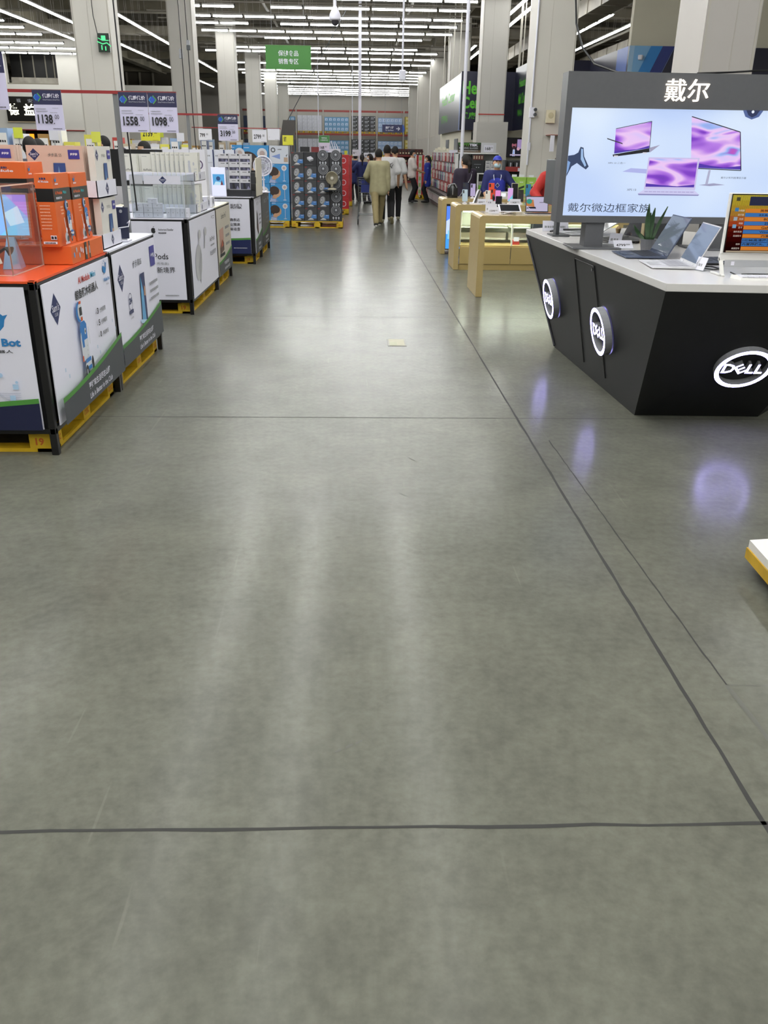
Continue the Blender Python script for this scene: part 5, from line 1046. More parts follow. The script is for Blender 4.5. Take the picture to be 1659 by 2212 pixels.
# ------------------------------------------------------------------ red platform edge at the frame's right, floor box
t = thing('platform', 'low yellow platform with a white top at the right edge', 'platform', (2.2, 3.3, 0))
M().hexa([(1.66, 3.17, .10), (2.6, 3.3, .10), (2.6, 2.0, .10), (1.60, 2.0, .10)][::-1], [(1.66, 3.17, .135), (2.6, 3.3, .135), (2.6, 2.0, .135), (1.60, 2.0, .135)][::-1], K('#dcdad6', .35)).build('top', t)
M().hexa([(1.655, 3.175, .052), (2.6, 3.305, .052), (2.6, 2.0, .052), (1.595, 2.0, .052)][::-1], [(1.655, 3.175, .099), (2.6, 3.305, .099), (2.6, 2.0, .099), (1.595, 2.0, .099)][::-1], K('#c09a2a', .5, vary=.12, scale=14)).build('skirt', t)
for x, y in ((1.75, 2.9), (2.4, 3.1), (1.75, 2.1), (2.4, 2.1)): M().box(x, x+.06, y, y+.06, 0, .052, K('#4a2018', .6)).build('foot', t)
t = thing('floor_outlet', 'yellowish metal outlet cover set into the concrete floor', 'floor outlet', (.375, 7.74, 0)); M().box(.29, .46, 7.59, 7.9, .0005, .003, K('#77756a', .4)).build('frame', t); M().box(.305, .445, 7.61, 7.88, .003, .004, K('#a3a083', .45, vary=.1, scale=20)).build('cover', t); M().box(.305, .375, 7.61, 7.745, .004, .0045, K('#9a9b78', .45)).build('flap', t)
# ------------------------------------------------------------------ health centre headers
NV = K('#191a33', .35); GRN = K('#57b52a', .5)
hs = thing('shop_header', 'navy hearing and health centre header wrapping the alcove behind the pillar', 'sign', (4.2, 30.5, 2.3))
m = M(); m.box(3.3, 5.06, 29.5, 29.6, 2.28, 3.95, NV); g = G(m, (3.3, 29.5, 2.28), (1, 0, 0), (0, 0, 1), .002); g.text(.05, 1.02, .38, 'Health', GRN, w=1.02, bold=.03); g.text(.05, .62, .34, 'Center', GRN, w=1.02, bold=.03); g.text(.05, .32, .2, '健康管理中心', GRN, w=1.36, bold=.02); m.build('front_panel', hs)
m = M(); m.box(5.0, 5.06, 26.2, 29.5, 2.28, 4.05, NV); g = G(m, (5.0, 29.5, 2.28), (0, -1, 0), (0, 0, 1), .002); g.text(.75, 1.12, .3, 'Hearing', GRN, w=1.25, bold=.03); g.text(.75, .72, .3, 'Aid Center', GRN, w=1.55, bold=.03); g.text(.75, .38, .2, '助听中心', GRN, w=.8, bold=.02)
for k, c in enumerate(('#24406f', '#2f5f9e', '#1f3a78')): g.rect(2.6+.2*k, 0, 2.8+.2*k, 1.77, K(c, .4))
m.build('right_panel', hs)
m = M(); m.box(3.36, 3.42, 29.6, 37.6, 2.28, 3.95, K('#34343c', .3)); g = G(m, (3.36, 37.6, 2.28), (0, -1, 0), (0, 0, 1), .002); g.text(1.2, .95, .34, 'Health Center', GRN, w=4.6, bold=.02); g.text(1.2, .35, .28, '健康中心', GRN, w=2.4, bold=.02); g.rect(7.3, 0, 7.9, 1.67, K('#4a6fb4', .4)); m.build('left_panel', hs)
for x, y in ((3.9, 29.55), (5.03, 27), (5.03, 27.8), (5.03, 28.6), (5.03, 29.3), (5.03, 29.1), (3.39, 31), (3.39, 33), (3.39, 35), (3.39, 36.5)): M().cyl((x, y, 3.95), (x, y, 6.3), .018, K('#b9b5aa', .5), n=6).build('hanger', hs)
hb = thing('shop_header', 'navy and blue striped header band above the right-hand shop', 'sign', (7, 23, 2.3))
M().box(5.06, 6.5, 26.1, 26.2, 2.4, 4.0, NV).build('rear_panel', hb)
m = M(); m.box(6.48, 6.54, 22.6, 26.1, 2.4, 4.0, NV); g = G(m, (6.48, 26.1, 2.4), (0, -1, 0), (0, 0, 1), .002); g.rect(2.6, 0, 3.5, 1.6, K('#3a5fb0', .4)); m.build('side_panel', hb)
m = M(); m.box(6.48, 11, 22.5, 22.6, 2.4, 4.0, NV); g = G(m, (6.48, 22.5, 2.4), (1, 0, 0), (0, 0, 1), .002)
g.poly([(0, .434), (.51, 1.6), (0, 1.6)], K('#7fb4e2', .4)); g.poly([(0, .434), (.1, .66), (.12, 1.6), (0, 1.6)], K('#a3c6e6', .4)); g.poly([(0, 0), (.09, 0), (.79, 1.6), (.51, 1.6), (0, .434)], K('#2c84cf', .4)); g.poly([(.09, 0), (.36, 0), (1.06, 1.6), (.79, 1.6)], K('#26357f', .4)); g.poly([(.37, 0), (.385, 0), (1.085, 1.6), (1.07, 1.6)], K('#5a6fb4', .4))
m.build('front_panel', hb)
tag(M().lathe([(0, 0), (.05, .0), (.06, .05), (.06, .1), (0, .1)], WHITE, (6.75, 22.45, 3.7), 14).build('smoke_detector'), 'small white sensor on the blue striped header', 'sensor')
# wall TV, speakers, boxes
t = thing('television', 'wall television showing a man in a suit at a phone call', 'television', (5.25, 29.6, 1.5)); M().box(4.82, 5.78, 29.58, 29.68, 1.5, 2.08, BLK).build('body', t)
m = M(); g = G(m, (4.85, 29.578, 1.53), (1, 0, 0), (0, 0, 1), .002); e1 = .8; g.rect(0, 0, .9, .52, K('#140f1c', .3, emit=.4)); g.rect(.36, .22, .62, .5, K('#a58fc0', .3, emit=e1)); g.poly([(.12, 0), (.5, 0), (.42, .2), (.2, .22)], K('#141833', .3, emit=.4)); g.disc(.26, .33, .075, K('#b5687a', .3, emit=.6), ry=.1); g.disc(.26, .42, .085, K('#1a1018', .3), ry=.06); g.disc(.26, .27, .05, K('#2a1620', .3), ry=.03); g.poly([(.22, .0), (.3, .0), (.29, .2), (.23, .2)], K('#dfe6ff', .3, emit=.8)); g.rect(.25, .0, .27, .18, K('#3f7fe0', .3, emit=.8)); g.disc(.4, .22, .05, K('#e9b9d0', .3, emit=.6)); g.rect(.14, .015, .6, .06, K('#c7b8d6', .3, emit=.6)); m.build('screen', t)
t = thing('wall_speaker', 'cream wall speaker with a round grille on the white pillar', 'speaker', (3.88, 18.44, 2.2)); M().box(3.79, 3.97, 18.42, 18.495, 2.18, 2.42, K('#d2c9ae', .5)).build('housing', t, bevel=.01); M().lathe([(0, .008), (.05, .008), (.055, 0)], K('#bdb393', .6), (3.88, 18.42, 2.32), 16, (0, -1, 0)).build('grille', t)
t = thing('emergency_light', 'white emergency light on the corner of the white pillar', 'lamp', (3.5, 18.45, 2.3)); M().box(3.45, 3.55, 18.43, 18.495, 2.28, 2.46, WHITE).build('body', t); M().cyl((3.55, 18.42, 2.42), (3.56, 18.38, 2.42), .03, DGREY).build('lamp_head', t); M().cyl((3.55, 18.42, 2.33), (3.56, 18.38, 2.33), .03, DGREY).build('lamp_head', t)
tag(M().cyl((3.485, 18.48, 1.4), (3.485, 18.48, 6.3), .018, PAPER, n=6).box(3.46, 3.52, 18.45, 18.5, 1.68, 1.82, PAPER).build('conduit'), 'thin white conduit running up the pillar below the emergency light', 'conduit')
t = thing('hanging_notice', 'narrow white notice hung from a bracket beside the lightbox', 'notice', (3.9, 18, 1.7)); M().box(3.82, 3.9, 18.0, 18.02, 1.66, 1.95, PAPER).build('sheet', t); M().box(3.82, 4.1, 18.0, 18.49, 1.955, 1.965, K('#8a3a34', .5)).build('bracket', t)
t = thing('display_screen', 'dark side-on monitor standing beyond the lightbox, by the red top', 'screen', (1.66, 7.6, ZC)); M().box(1.66, 1.74, 7.52, 7.9, 1.22, 1.575, DGREY).build('body', t, bevel=.005); M().box(1.74, 1.77, 7.66, 7.76, ZC, 1.30, DGREY).build('neck', t); M().box(1.70, 1.85, 7.6, 7.82, ZC, ZC+.01, DGREY).build('foot', t)
# shelf of reading glasses
sh = thing('shelf_unit', 'white shelf unit with reading glasses header, behind the dark coated woman', 'shelf', (2.83, 21.2, 0)); wsh = K('#d6d8d6', .5)
M().box(2.33, 3.32, 21.4, 21.44, 0, 1.61, K('#c3c6c4', .6)).build('back', sh)
for x, h_ in ((2.33, 1.61), (2.82, 1.16), (3.29, 1.61)): M().box(x, x+.03, 21.0, 21.4, 0, h_, wsh).build('upright', sh)
for z in (.1, .45, .80, 1.16, 1.59): M().box(2.33, 3.32, 21.0, 21.4, z, z+.025, wsh).build('shelf_board', sh)
M().box(2.36, 3.29, 21.39, 21.4, .1, 1.16, K('#5f625f', .6)).build('dark_back', sh)
hd = M(); hd.box(2.34, 3.22, 21.02, 21.05, 1.62, 1.83, K('#14160f', .4)); g = G(hd, (2.34, 21.02, 1.62), (1, 0, 0), (0, 0, 1), .001); g.rect(.0, .0, .52, .05, K('#6b5a48', .4)); g.rect(0, .17, .52, .21, K('#234a1c', .4)); g.text(.03, .13, .055, 'OPTI', K('#6fc23a', .4, emit=.4), w=.22, bold=.02); g.text(.26, .13, .055, 'TEK', WHITE, w=.2, bold=.05); g.text(.03, .075, .036, 'READING GLASSES', LGREY, w=.43, bold=.01); g.text(.03, .02, .032, '抗疲劳阅读老花眼镜系列', LGREY, w=.43); g.rect(.53, 0, .88, .21, K('#c9cad0', .4)); g.rect(.6, .02, .82, .16, PAPER); g.text(.63, .055, .065, '168', INK, w=.12, bold=.02); g.text(.76, .09, .03, '00', INK, w=.04); hd.build('header', sh)
m = M(); m.box(2.68, 2.96, 21.02, 21.2, 1.195, 1.585, K('#202428', .4)); g = G(m, (2.68, 21.02, 1.195), (1, 0, 0), (0, 0, 1), .001); g.rect(.02, .27, .26, .37, K('#5a2420', .4)); [g.rect(.03+.06*k, .29, .06+.06*k, .355, K('#a8a08c', .4)) for k in range(4)]; g.greek(.05, .17, .17, .012, GREY); g.disc(.11, .11, .009, WHITE); g.disc(.16, .11, .009, WHITE); tag(m.build('boxed_device'), 'black boxed device with a red band on the top shelf of the unit', 'box')
src4 = None; k = 0
for z, xs in ((1.186, (2.38, 2.5, 3.0, 3.12)), (.826, (2.4, 2.54, 2.68, 2.86, 3.0, 3.14)), (.476, (2.4, 2.54, 2.68, 2.86, 3.0, 3.14)), (.126, (2.4, 2.6, 2.86, 3.06))):
    for x in xs:
        for lv in range(2 if z < 1.1 else 3):
            if src4 is None: m = M(); m.box(0, .11, 0, .25, 0, .085, K('#c9c9cb', .5)); g = G(m, (0, 0, 0), (1, 0, 0), (0, 0, 1)); g.rect(.02, .02, .09, .05, GREY); g.greek(.02, .065, .06, .008, INK); src4 = o = m.build('glasses_box', loc=(0, 0, 0))
            else: o = clone(src4)
            o.location = (x, 21.05, z+.088*lv); tag(o, 'white and grey glasses box stacked on the shelf unit', 'box', 'boxes on the reading glasses shelves')
tag(M().box(2.86, 3.0, 21.02, 21.05, .83, .92, K('#77b53a', .5)).build('small_box'), 'bright green packet at the front of the middle shelf', 'packet')
# black boxes on a red shelf
sh = thing('shelf_unit', 'dark shelf unit with a red shelf edge below the television', 'shelf', (4.4, 24.2, 0)); M().box(3.95, 4.9, 24.3, 24.34, 0, 1.45, K('#4a4b4a', .6)).build('back', sh)
for x in (3.92, 4.9): M().box(x, x+.03, 23.95, 24.35, 0, 1.45, DGREY).build('upright', sh)
for z in (.35, .75, 1.19): M().box(3.95, 4.9, 23.97, 24.3, z, z+.02, DGREY).build('shelf_board', sh)
M().box(3.95, 4.9, 23.955, 23.97, 1.17, 1.29, K('#962f2c', .5)).build('red_edge', sh)
M().box(4.28, 4.42, 23.948, 23.955, 1.18, 1.26, PAPER).build('price_tag', sh)
s5 = None
for z in (.775, 1.212):
    for i in range(5):
        if s5 is None: m = M(); m.box(0, .13, 0, .2, 0, .22, K('#1e1f22', .45)); g = G(m, (0, 0, 0), (1, 0, 0), (0, 0, 1)); g.poly([(.05, .04), (.08, .05), (.09, .17), (.05, .18)], LGREY); s5 = o = m.build('gadget_box', loc=(0, 0, 0))
        else: o = clone(s5)
        o.location = (4.02+.165*i, 24.0, z); tag(o, 'black boxed gadget with a pale picture on the red edged shelf unit', 'box', 'black gadget boxes')
m = M(); m.box(3.72, 4.0, 29.66, 29.7, 2.0, 2.25, K('#26261f', .4)); m.poly([(3.72, 29.655, 2.25), (4.0, 29.655, 2.0), (4.0, 29.655, 2.04), (3.74, 29.655, 2.25)], GREY); tag(m.build('wall_notice'), 'dark square notice on the cream wall under the health header', 'notice')
for x, y, nm in ((3.44, 31.5, 'nearer'), (3.44, 34.5, 'farther')): tag(M().box(3.47, 3.495, y, y+1.0, 1.5, 2.05, K('#6f7377', .4)).build('wall_poster'), f'grey poster on the cream side wall, {nm} one', 'poster')

# ------------------------------------------------------------------ toothbrush gondola on the right
gd = thing('gondola_shelf', 'long red and white peg display of hanging packs on the right', 'shelf', (2.75, 29, 0)); RED = K('#a52a2a', .5)
M().box(2.85, 2.9, 23.2, 33.2, 0, 1.62, K('#c9c6c4', .5)).build('back_board', gd); M().box(2.6, 2.9, 23.2, 33.2, .0, .1, K('#3a1c1c', .5)).build('plinth', gd); M().box(2.55, 2.85, 23.2, 33.2, .42, .47, K('#2a1414', .5)).build('shelf_board', gd)
M().box(2.8, 2.845, 23.2, 27.5, 1.54, 1.68, PAPER).build('header_board', gd)
for z in (.75, 1.05, 1.35): M().box(2.78, 2.845, 23.2, 33.2, z, z+.03, RED).build('peg_rail', gd)
packs = {}
pc = ['#c9bdb4', '#a8322f', '#d9d9dc', '#7fb0b4', '#4c3a80', '#55656c', '#cfcac4', '#b03434', '#ddd5ce', '#a8322f']
for r in range(4):
    for k in range(34):
        y = 23.35+.288*k; c = pc[(k//2+3*r+(k % 2)*(r+1)) % len(pc)] if y > 25.6 else ['#d0c8bf', '#a8322f'][(k+r) % 2]
        if c not in packs: m = M(); m.box(-.02, .02, -.07, .07, 0, .24, K(c, .45)); g = G(m, (-.02, .07, 0), (0, -1, 0), (0, 0, 1)); g.rect(.02, .15, .12, .22, K('#e2dfdb', .5)); g.rect(.05, .02, .09, .13, RED if c != '#a8322f' else WHITE); m.cyl((.02, 0, .22), (.07, 0, .22), .004, GREY, n=5); packs[c] = o = m.build('hanging_pack', loc=(0, 0, 0))
        else: o = clone(packs[c])
        o.location = (2.77, y, (.5, .80, 1.08, 1.36)[r]); tag(o, {'#a8322f': 'red', '#b03434': 'red', '#7fb0b4': 'teal', '#4c3a80': 'purple', '#55656c': 'slate'}.get(c, 'pale')+' hanging pack on the long peg display', 'pack', 'hanging packs '+{'#a8322f': 'red', '#b03434': 'red', '#7fb0b4': 'teal', '#4c3a80': 'purple', '#55656c': 'slate'}.get(c, 'pale'))
s6 = None
for k in range(30):
    if s6 is None: m = M(); m.box(-.1, .1, -.12, .12, 0, .26, K('#b9b6b4', .5)); g = G(m, (-.1, .12, 0), (0, -1, 0), (0, 0, 1)); g.rect(.03, .04, .1, .22, RED); g.rect(.12, .06, .2, .2, WHITE); s6 = o = m.build('carton', loc=(0, 0, 0))
    else: o = clone(s6)
    o.location = (2.72, 23.4+.33*k, .105); tag(o, 'pale carton with red panel on the bottom shelf of the peg display', 'carton', 'cartons at the foot of the peg display')
pallet(2.2, 2.85, 33.4, 34.4, 'small yellow pallet under the red and white end stack by the peg display', marks=False)
s7 = None
for r in range(6):
    for k in range(3):
        if s7 is None: m = M(); m.box(0, .2, 0, .9, 0, .225, K('#c2bfba', .5)); g = G(m, (0, 0, 0), (1, 0, 0), (0, 0, 1)); g.rect(.0, 0, .08, .225, RED); g.rect(.1, .05, .18, .18, K('#8fae6a', .5)); s7 = o = m.build('carton', loc=(0, 0, 0))
        else: o = clone(s7)
        o.location = (2.22+.205*k, 33.45, .146+.227*r); tag(o, 'pale and red carton in the end stack on the small yellow pallet', 'carton', 'cartons in the end stack')
# green topped stand behind the blue coated woman
m = M(); m.box(2.9, 3.42, 33.4, 33.9, 0, 1.62, K('#3f7a4a', .5)); m.box(2.88, 3.45, 33.38, 33.95, 1.62, 1.68, K('#dad9c9', .5)); [m.cb((2.95+.1*k, 33.6, 1.71+.03*(k % 2)), (.09, .12, .06+.03*(k % 2)), CREAM) for k in range(5)]; tag(m.build('sample_stand'), 'green stand with a cream top of samples behind the peg display', 'stand')

# ------------------------------------------------------------------ red carton pallets on the left of the aisle
pallet(-1.35, -.2, 24.6, 25.7, 'yellow pallet under the first bright red carton stack', marks=False); pallet(-1.35, -.12, 28.4, 29.6, 'yellow pallet under the second red and grey stack', marks=False)
s8 = None
for r in range(5):
    for k in range(4):
        if s8 is None: m = M(); m.box(0, .285, 0, 1.05, 0, .272, K('#b3262a', .5)); g = G(m, (0, 0, 0), (1, 0, 0), (0, 0, 1)); g.ring(.14, .13, .07, .012, WHITE); g = G(m, (.285, 0, 0), (0, 1, 0), (0, 0, 1)); g.rect(.1, .04, .9, .22, K('#a9a4a0', .5)); g.greek(.2, .1, .5, .05, WHITE); s8 = o = m.build('carton', loc=(0, 0, 0))
        else: o = clone(s8)
        o.location = (-1.34+.287*k, 24.62, .146+.274*r); tag(o, 'bright red carton in the stack behind the dark fan cartons', 'carton', 'red cartons of the first stack')
s9 = None
for r in range(5):
    for k in range(4):
        if s9 is None: m = M(); m.box(0, .3, 0, 1.15, 0, .265, K('#a83232', .5)); g = G(m, (.3, 0, 0), (0, 1, 0), (0, 0, 1)); g.rect(0, 0, 1.15, .1, K('#c9b14a', .5)); s9 = o = m.build('carton', loc=(0, 0, 0))
        else: o = clone(s9)
        o.location = (-1.34+.303*k, 28.42, .146+.267*r); tag(o, 'dull red and yellow carton in the second stack along the aisle', 'carton', 'cartons of the second red stack')

# ------------------------------------------------------------------ pallet racking along the back wall
rk = thing('pallet_rack', 'tall red and grey pallet rack full of cartons against the back wall', 'rack', (-2, 73.6, 0)); BEAM = K('#8a2f2a', .5); UP = K('#a8a49c', .5)
bays = [-8.9+2.11*i for i in range(8)]
for x in bays:
    for y in (73.0, 74.2): M().box(x-.05, x+.05, y, y+.08, 0, 4.6, UP).build('upright', rk)
for z in (1.05, 2.72, 4.38):
    for i in range(7):
        M().box(bays[i]+.05, bays[i+1]-.05, 73.0, 73.08, z, z+.14, BEAM).build('beam', rk)
kinds = {'w': ('#c6c7d2', 5, 4, 'pale lilac'), 'b': ('#6f9dc4', 6, 3, 'blue'), 'k': ('#2f3034', 4, 4, 'black'), 'l': ('#9fb4d8', 6, 3, 'light blue'), 'y': ('#c6b04a', 5, 4, 'yellow'), 'd': ('#33415e', 5, 3, 'dark blue')}
cart = {}
def rack_carton(kd):
    c, nx, nz, nm = kinds[kd]; w = 1.9/nx; h = (1.15 if nz == 4 else 1.05)/nz*.97; m = M(); m.box(0, w*.97, 0, .9, 0, h*.985, K(c, .5)); g = G(m, (0, 0, 0), (1, 0, 0), (0, 0, 1), .003)
    if kd == 'k': [g.rect(w*.2, h*(.2+.22*q), w*.7, h*(.28+.22*q), LGREY) for q in range(3)]; g.rect(w*.75, h*.55, w*.9, h*.8, LGREY)
    elif kd == 'w': g.line([(w*.3, h*.3), (w*.6, h*.7)], .03, LGREY); g.disc(w*.25, h*.25, .02, GREY)
    elif kd in 'bl': g.rect(w*.2, h*.25, w*.75, h*.7, K('#c9d8ea', .5)); g.rect(w*.4, h*.3, w*.6, h*.6, K('#5a86b4' if kd == 'b' else '#7f93b8', .5)); g.rect(0, h*.92, w, h*.99, K('#4f7ba4', .5))
    elif kd == 'y': g.rect(w*.2, h*.2, w*.8, h*.8, K('#d8cf96', .5)); g.rect(0, 0, w*.06, h, K('#8a7a2a', .5))
    return m.build('carton', loc=(0, 0, 0))
pr = None
for bi, kd in ((0, 'd'), (1, 'b'), (2, 'w'), (3, 'b'), (4, 'k'), (5, 'l'), (6, 'y')):
    c, nx, nz, nm = kinds[kd]
    for li, z0 in enumerate((1.19, 2.86)):
        for q in range(2):
            if pr is None: m = M(); [m.box(x, x+.1, 0, .9, 0, .12, YEL) for x in (0, .4, .82)]; m.box(0, .92, 0, .9, .12, .15, YEL); m.box(0, .92, 0, .06, 0, .03, YEL); pr = o = m.build('pallet', loc=(0, 0, 0))
            else: o = clone(pr)
            o.location = (bays[bi]+.1+.97*q, 73.0, z0+.001); tag(o, 'yellow pallet under cartons on the tall rack at the back', 'pallet', 'pallets on the back rack')
        w = 1.9/nx; h = (1.15 if nz == 4 else 1.05)/nz*.97
        for i in range(nx):
            for j in range(nz):
                if kd not in cart: o = cart[kd] = rack_carton(kd)
                else: o = clone(cart[kd])
                o.location = (bays[bi]+.1+w*i, 73.0, z0+.152+h*j); tag(o, f'{nm} carton on the tall rack at the back wall', 'carton', f'{nm} cartons on the back rack')
# red wine shelf at the end of the aisle
ws = thing('gondola_shelf', 'dark red bottle shelf at the far end of the aisle', 'shelf', (3.2, 51, 0)); WR = K('#7a2626', .5)
M().box(1.9, 4.2, 51.4, 51.5, 0, 1.75, K('#4a1c1a', .6)).build('back', ws)
for z in (.0, .45, .95, 1.35): M().box(1.9, 4.2, 50.9, 51.4, z, z+.1, WR).build('shelf_board', ws)
s10 = None
for z in (.1, .55, 1.05, 1.45):
    for k in range(14):
        if s10 is None: s10 = o = M().lathe([(0, 0), (.045, 0), (.045, .18), (.017, .23), (.017, .29), (0, .29)], K('#241512', .3), (0, 0, 0), 8).lathe([(.046, .05), (.046, .13)], K('#cfc4a8', .5), (0, 0, 0), 8).build('wine_bottle', loc=(0, 0, 0))
        else: o = clone(s10)
        o.location = (2.0+.16*k, 51.05, z); tag(o, 'dark bottle standing on the red shelf at the far end', 'bottle', 'bottles on the dark red shelf')
# low shelves and cards in front of the rack
for k, (x, y, c, nm) in enumerate(((-3.5, 60, '#c9b8a0', 'beige'), (-.9, 58, '#b9a98f', 'tan'), (1.2, 62, '#6b4a38', 'brown'))): tag(M().box(x, x+1.8, y, y+.8, 0, 1.2, K(c, .6)).box(x, x+1.8, y-.02, y, .5, .55, RED).build('product_island'), f'low {nm} product island far down the aisle', 'island')

# ------------------------------------------------------------------ price signs, rails, posts
REDR = K('#8a2426', .45); HDR = K('#27284a', .45); LAV = K('#c9c6e0', .45)
def price_sign(label, x0, y, z1, w, h, price, style='n', cents='00', hang=None, stick=None):
    t = thing('price_sign', label, 'price sign', (x0+w/2, y, z1-h)); m = M(); z0 = z1-h
    body = {'n': LAV, 'y': K('#d6d23a', .45), 'w': K('#d9d9e2', .45), 'g': K('#d3c6dc', .45)}[style]
    m.box(x0, x0+w, y, y+.004, z0, z1, body); g = G(m, (x0, y, z0), (1, 0, 0), (0, 0, 1), .0008)
    if style in 'ng':
        hh = h*(.36 if style == 'n' else .45); g.rect(0, h-hh, w, h, HDR if style == 'n' else K('#3f7a3f', .45))
        if style == 'n':
            c = h-hh*.5; g.poly([(w*.06, c), (w*.16, c+w*.12), (w*.26, c), (w*.16, c-w*.12)], K('#2a4fb0', .4)); g.line([(w*.18, c+w*.13), (w*.29, c), (w*.18, c-w*.13)], .008, K('#4f9a4a', .4)); g.line([(w*.12, c+w*.1), (w*.04, c), (w*.12, c-w*.1)], .006, K('#3a9ac8', .4)); g.text(w*.35, c-.004, hh*.3, '优质优价', WHITE, w=w*.58, bold=.02); g.text(w*.35, c-hh*.2, hh*.09, 'Great Product at Great Price', LGREY, w=w*.58)
        else: g.text(w*.5, h-hh*.45, hh*.22, '健康食品', WHITE, w=w*.5, align='c'); g.text(w*.5, h-hh*.75, hh*.2, '大健康专区', WHITE, w=w*.7, align='c')
        hb_ = h-hh
    else: hb_ = h
    if style == 'n': g.greek(w*.07, hb_*.82, w*.35, h*.022, GREY); g.greek(w*.07, hb_*.73, w*.4, h*.02, GREY); g.greek(w*.65, hb_*.86, w*.2, h*.012, GREY); g.greek(w*.55, hb_*.68, w*.25, h*.015, GREY)
    ph = hb_*(.36 if style != 'y' else .5); pv = hb_*.26 if style != 'y' else hb_*.35
    g.text(w*.1, pv, ph, price, INK, w=w*(.13*len(price)), bold=.03); g.rect(w*(.125+.13*len(price)), pv-.002, w*(.155+.13*len(price)), pv+h*.02, INK); g.text(w*(.18+.13*len(price)), pv+ph*.5, ph*.5, cents, INK, w=w*.15)
    g.greek(w*.6, hb_*.05, w*.32, h*.02, INK); m.build('card', t)
    M().box(x0-.002, x0+w+.002, y-.002, y+.006, z1-.006, z1+.008, clear_plastic('clear_acrylic')).build('holder', t)
    if hang:
        for u in (.2, .8): M().cyl((x0+w*u, y+.004, z1), (x0+w*u, y+.012, hang), .002, GREY, n=4).build('hook', t)
    if stick is not None: M().cyl((x0+w*.8, y+.008, stick), (x0+w*.8, y+.008, z0+.05), .005, GREY, n=6).build('stick', t)
    return t
price_sign('hanging price sign reading 1138 over the robot stand', -2.83, 8.3, 2.07, .25, .32, '1138'); price_sign('hanging price sign reading 1558, left of the pair', -2.085, 8.3, 2.065, .25, .32, '1558'); price_sign('hanging price sign reading 1098, right of the pair', -1.83, 8.3, 2.065, .25, .32, '1098')
price_sign('price sign cut off by the left edge of the frame', -3.32, 8.3, 2.36, .28, .45, '999'); price_sign('hanging price sign reading 3199 behind the earphone stand', -1.94, 13.1, 2.06, .28, .335, '3199')
price_sign('yellow price card reading 2139 below the hanging signs', -3.03, 13.1, 1.86, .27, .15, '2139', 'y', hang=2.05); price_sign('white price card reading 799 by the second post', -2.88, 17.0, 1.95, .24, .19, '799', 'w'); price_sign('white price card reading 2799 above the blue cartons', -1.9, 17.0, 1.95, .26, .21, '2799', 'w')
price_sign('blank white card next to the 2799 card', -1.62, 17.0, 1.97, .22, .19, '', 'w', ''); price_sign('yellow notice above the pale air cone carton', -1.62, 20.4, 1.915, .235, .2, '促销', 'y', '', stick=1.584); price_sign('green headed price sign reading 168 above the dark cartons', -.82, 20.4, 1.92, .235, .32, '168', 'g', stick=1.584)
rails = thing('sign_rail', 'red rail carrying the nearest hanging price signs', 'rail', (-2.2, 8.3, 2.07)); M().box(-3.4, -1.58, 8.306, 8.32, 2.05, 2.075, REDR).build('bar', rails)
def post(label, x, y, top_=1.75):
    t = thing('sign_post', label, 'post', (x, y, 0)); M().box(x-.02, x+.02, y-.02, y+.02, .005, 2.06, K('#8b8d90', .3, .6)).build('pole', t); M().box(x-.15, x+.15, y-.12, y+.12, 0, .01, DGREY).build('foot', t)
post('grey metal post holding the nearest red sign rail', -2.12, 8.345); post('grey metal post holding the second red sign rail', -2.36, 13.145)
rails2 = thing('sign_rail', 'red rail carrying the 3199 sign, farther back', 'rail', (-2.1, 13.1, 2.05)); M().box(-3.05, -1.64, 13.106, 13.12, 2.045, 2.07, REDR).build('bar', rails2)
rails3 = thing('sign_rail', 'thin red rail with ring at shelf height behind the 799 card', 'rail', (-2.6, 17.05, 1.97)); M().box(-3.0, -1.38, 17.01, 17.02, 1.965, 1.98, REDR).build('bar', rails3); M().box(-2.4, -2.37, 17.02, 17.05, 0, 1.97, GREY).build('upright', rails3)
for k, (x, y, z) in enumerate(((-2.06, 8.36, 2.08), (-2.38, 13.16, 2.07), (-2.3, 13.22, 2.03))):
    tag(M().tube([(x-.02, y, 6.9), (x-.01, y, 4), (x, y, z), (x+.03, y, z-1.)], .007, BLK, 6).build('hanging_cable'), ['black cable hanging down beside the nearest sign post', 'black cable hanging down beside the second sign post', 'second black cable beside the farther sign post'][k], 'cord')
for k, (x, z) in enumerate(((-2.40, 2.75), (-2.30, 2.86))):
    t = thing('pulley', ['grey clamp on the hanging cable, lower of two', 'black and grey clamp on the hanging cable, upper of two'][k], 'clamp', (x, 13.2, z)); M().box(x-.025, x+.025, 13.16+.05*k, 13.2+.05*k, z, z+.06, DGREY if k else GREY).build('body', t, bevel=.006); M().box(x-.02, x+.02, 13.16+.05*k, 13.2+.05*k, z+.06, z+.12, GREY).build('clip', t)
t = thing('hanging_sign', 'green hanging sign with two lines of white characters over the aisle', 'sign', (-1.42, 20, 3.17)); m = M(); m.box(-1.89, -.94, 20, 20.03, 3.17, 3.62, K('#3f7d36', .5)); g = G(m, (-1.89, 20, 3.17), (1, 0, 0), (0, 0, 1), .001); g.text(.475, .25, .105, '保健食品', WHITE, w=.42, align='c', bold=.01); g.text(.475, .1, .105, '销售专区', WHITE, w=.42, align='c', bold=.01); m.build('panel', t)
for x in (-1.75, -1.08): M().cyl((x, 20.015, 3.62), (x, 20.015, 6.94), .004, GREY, n=5).build('wire', t)
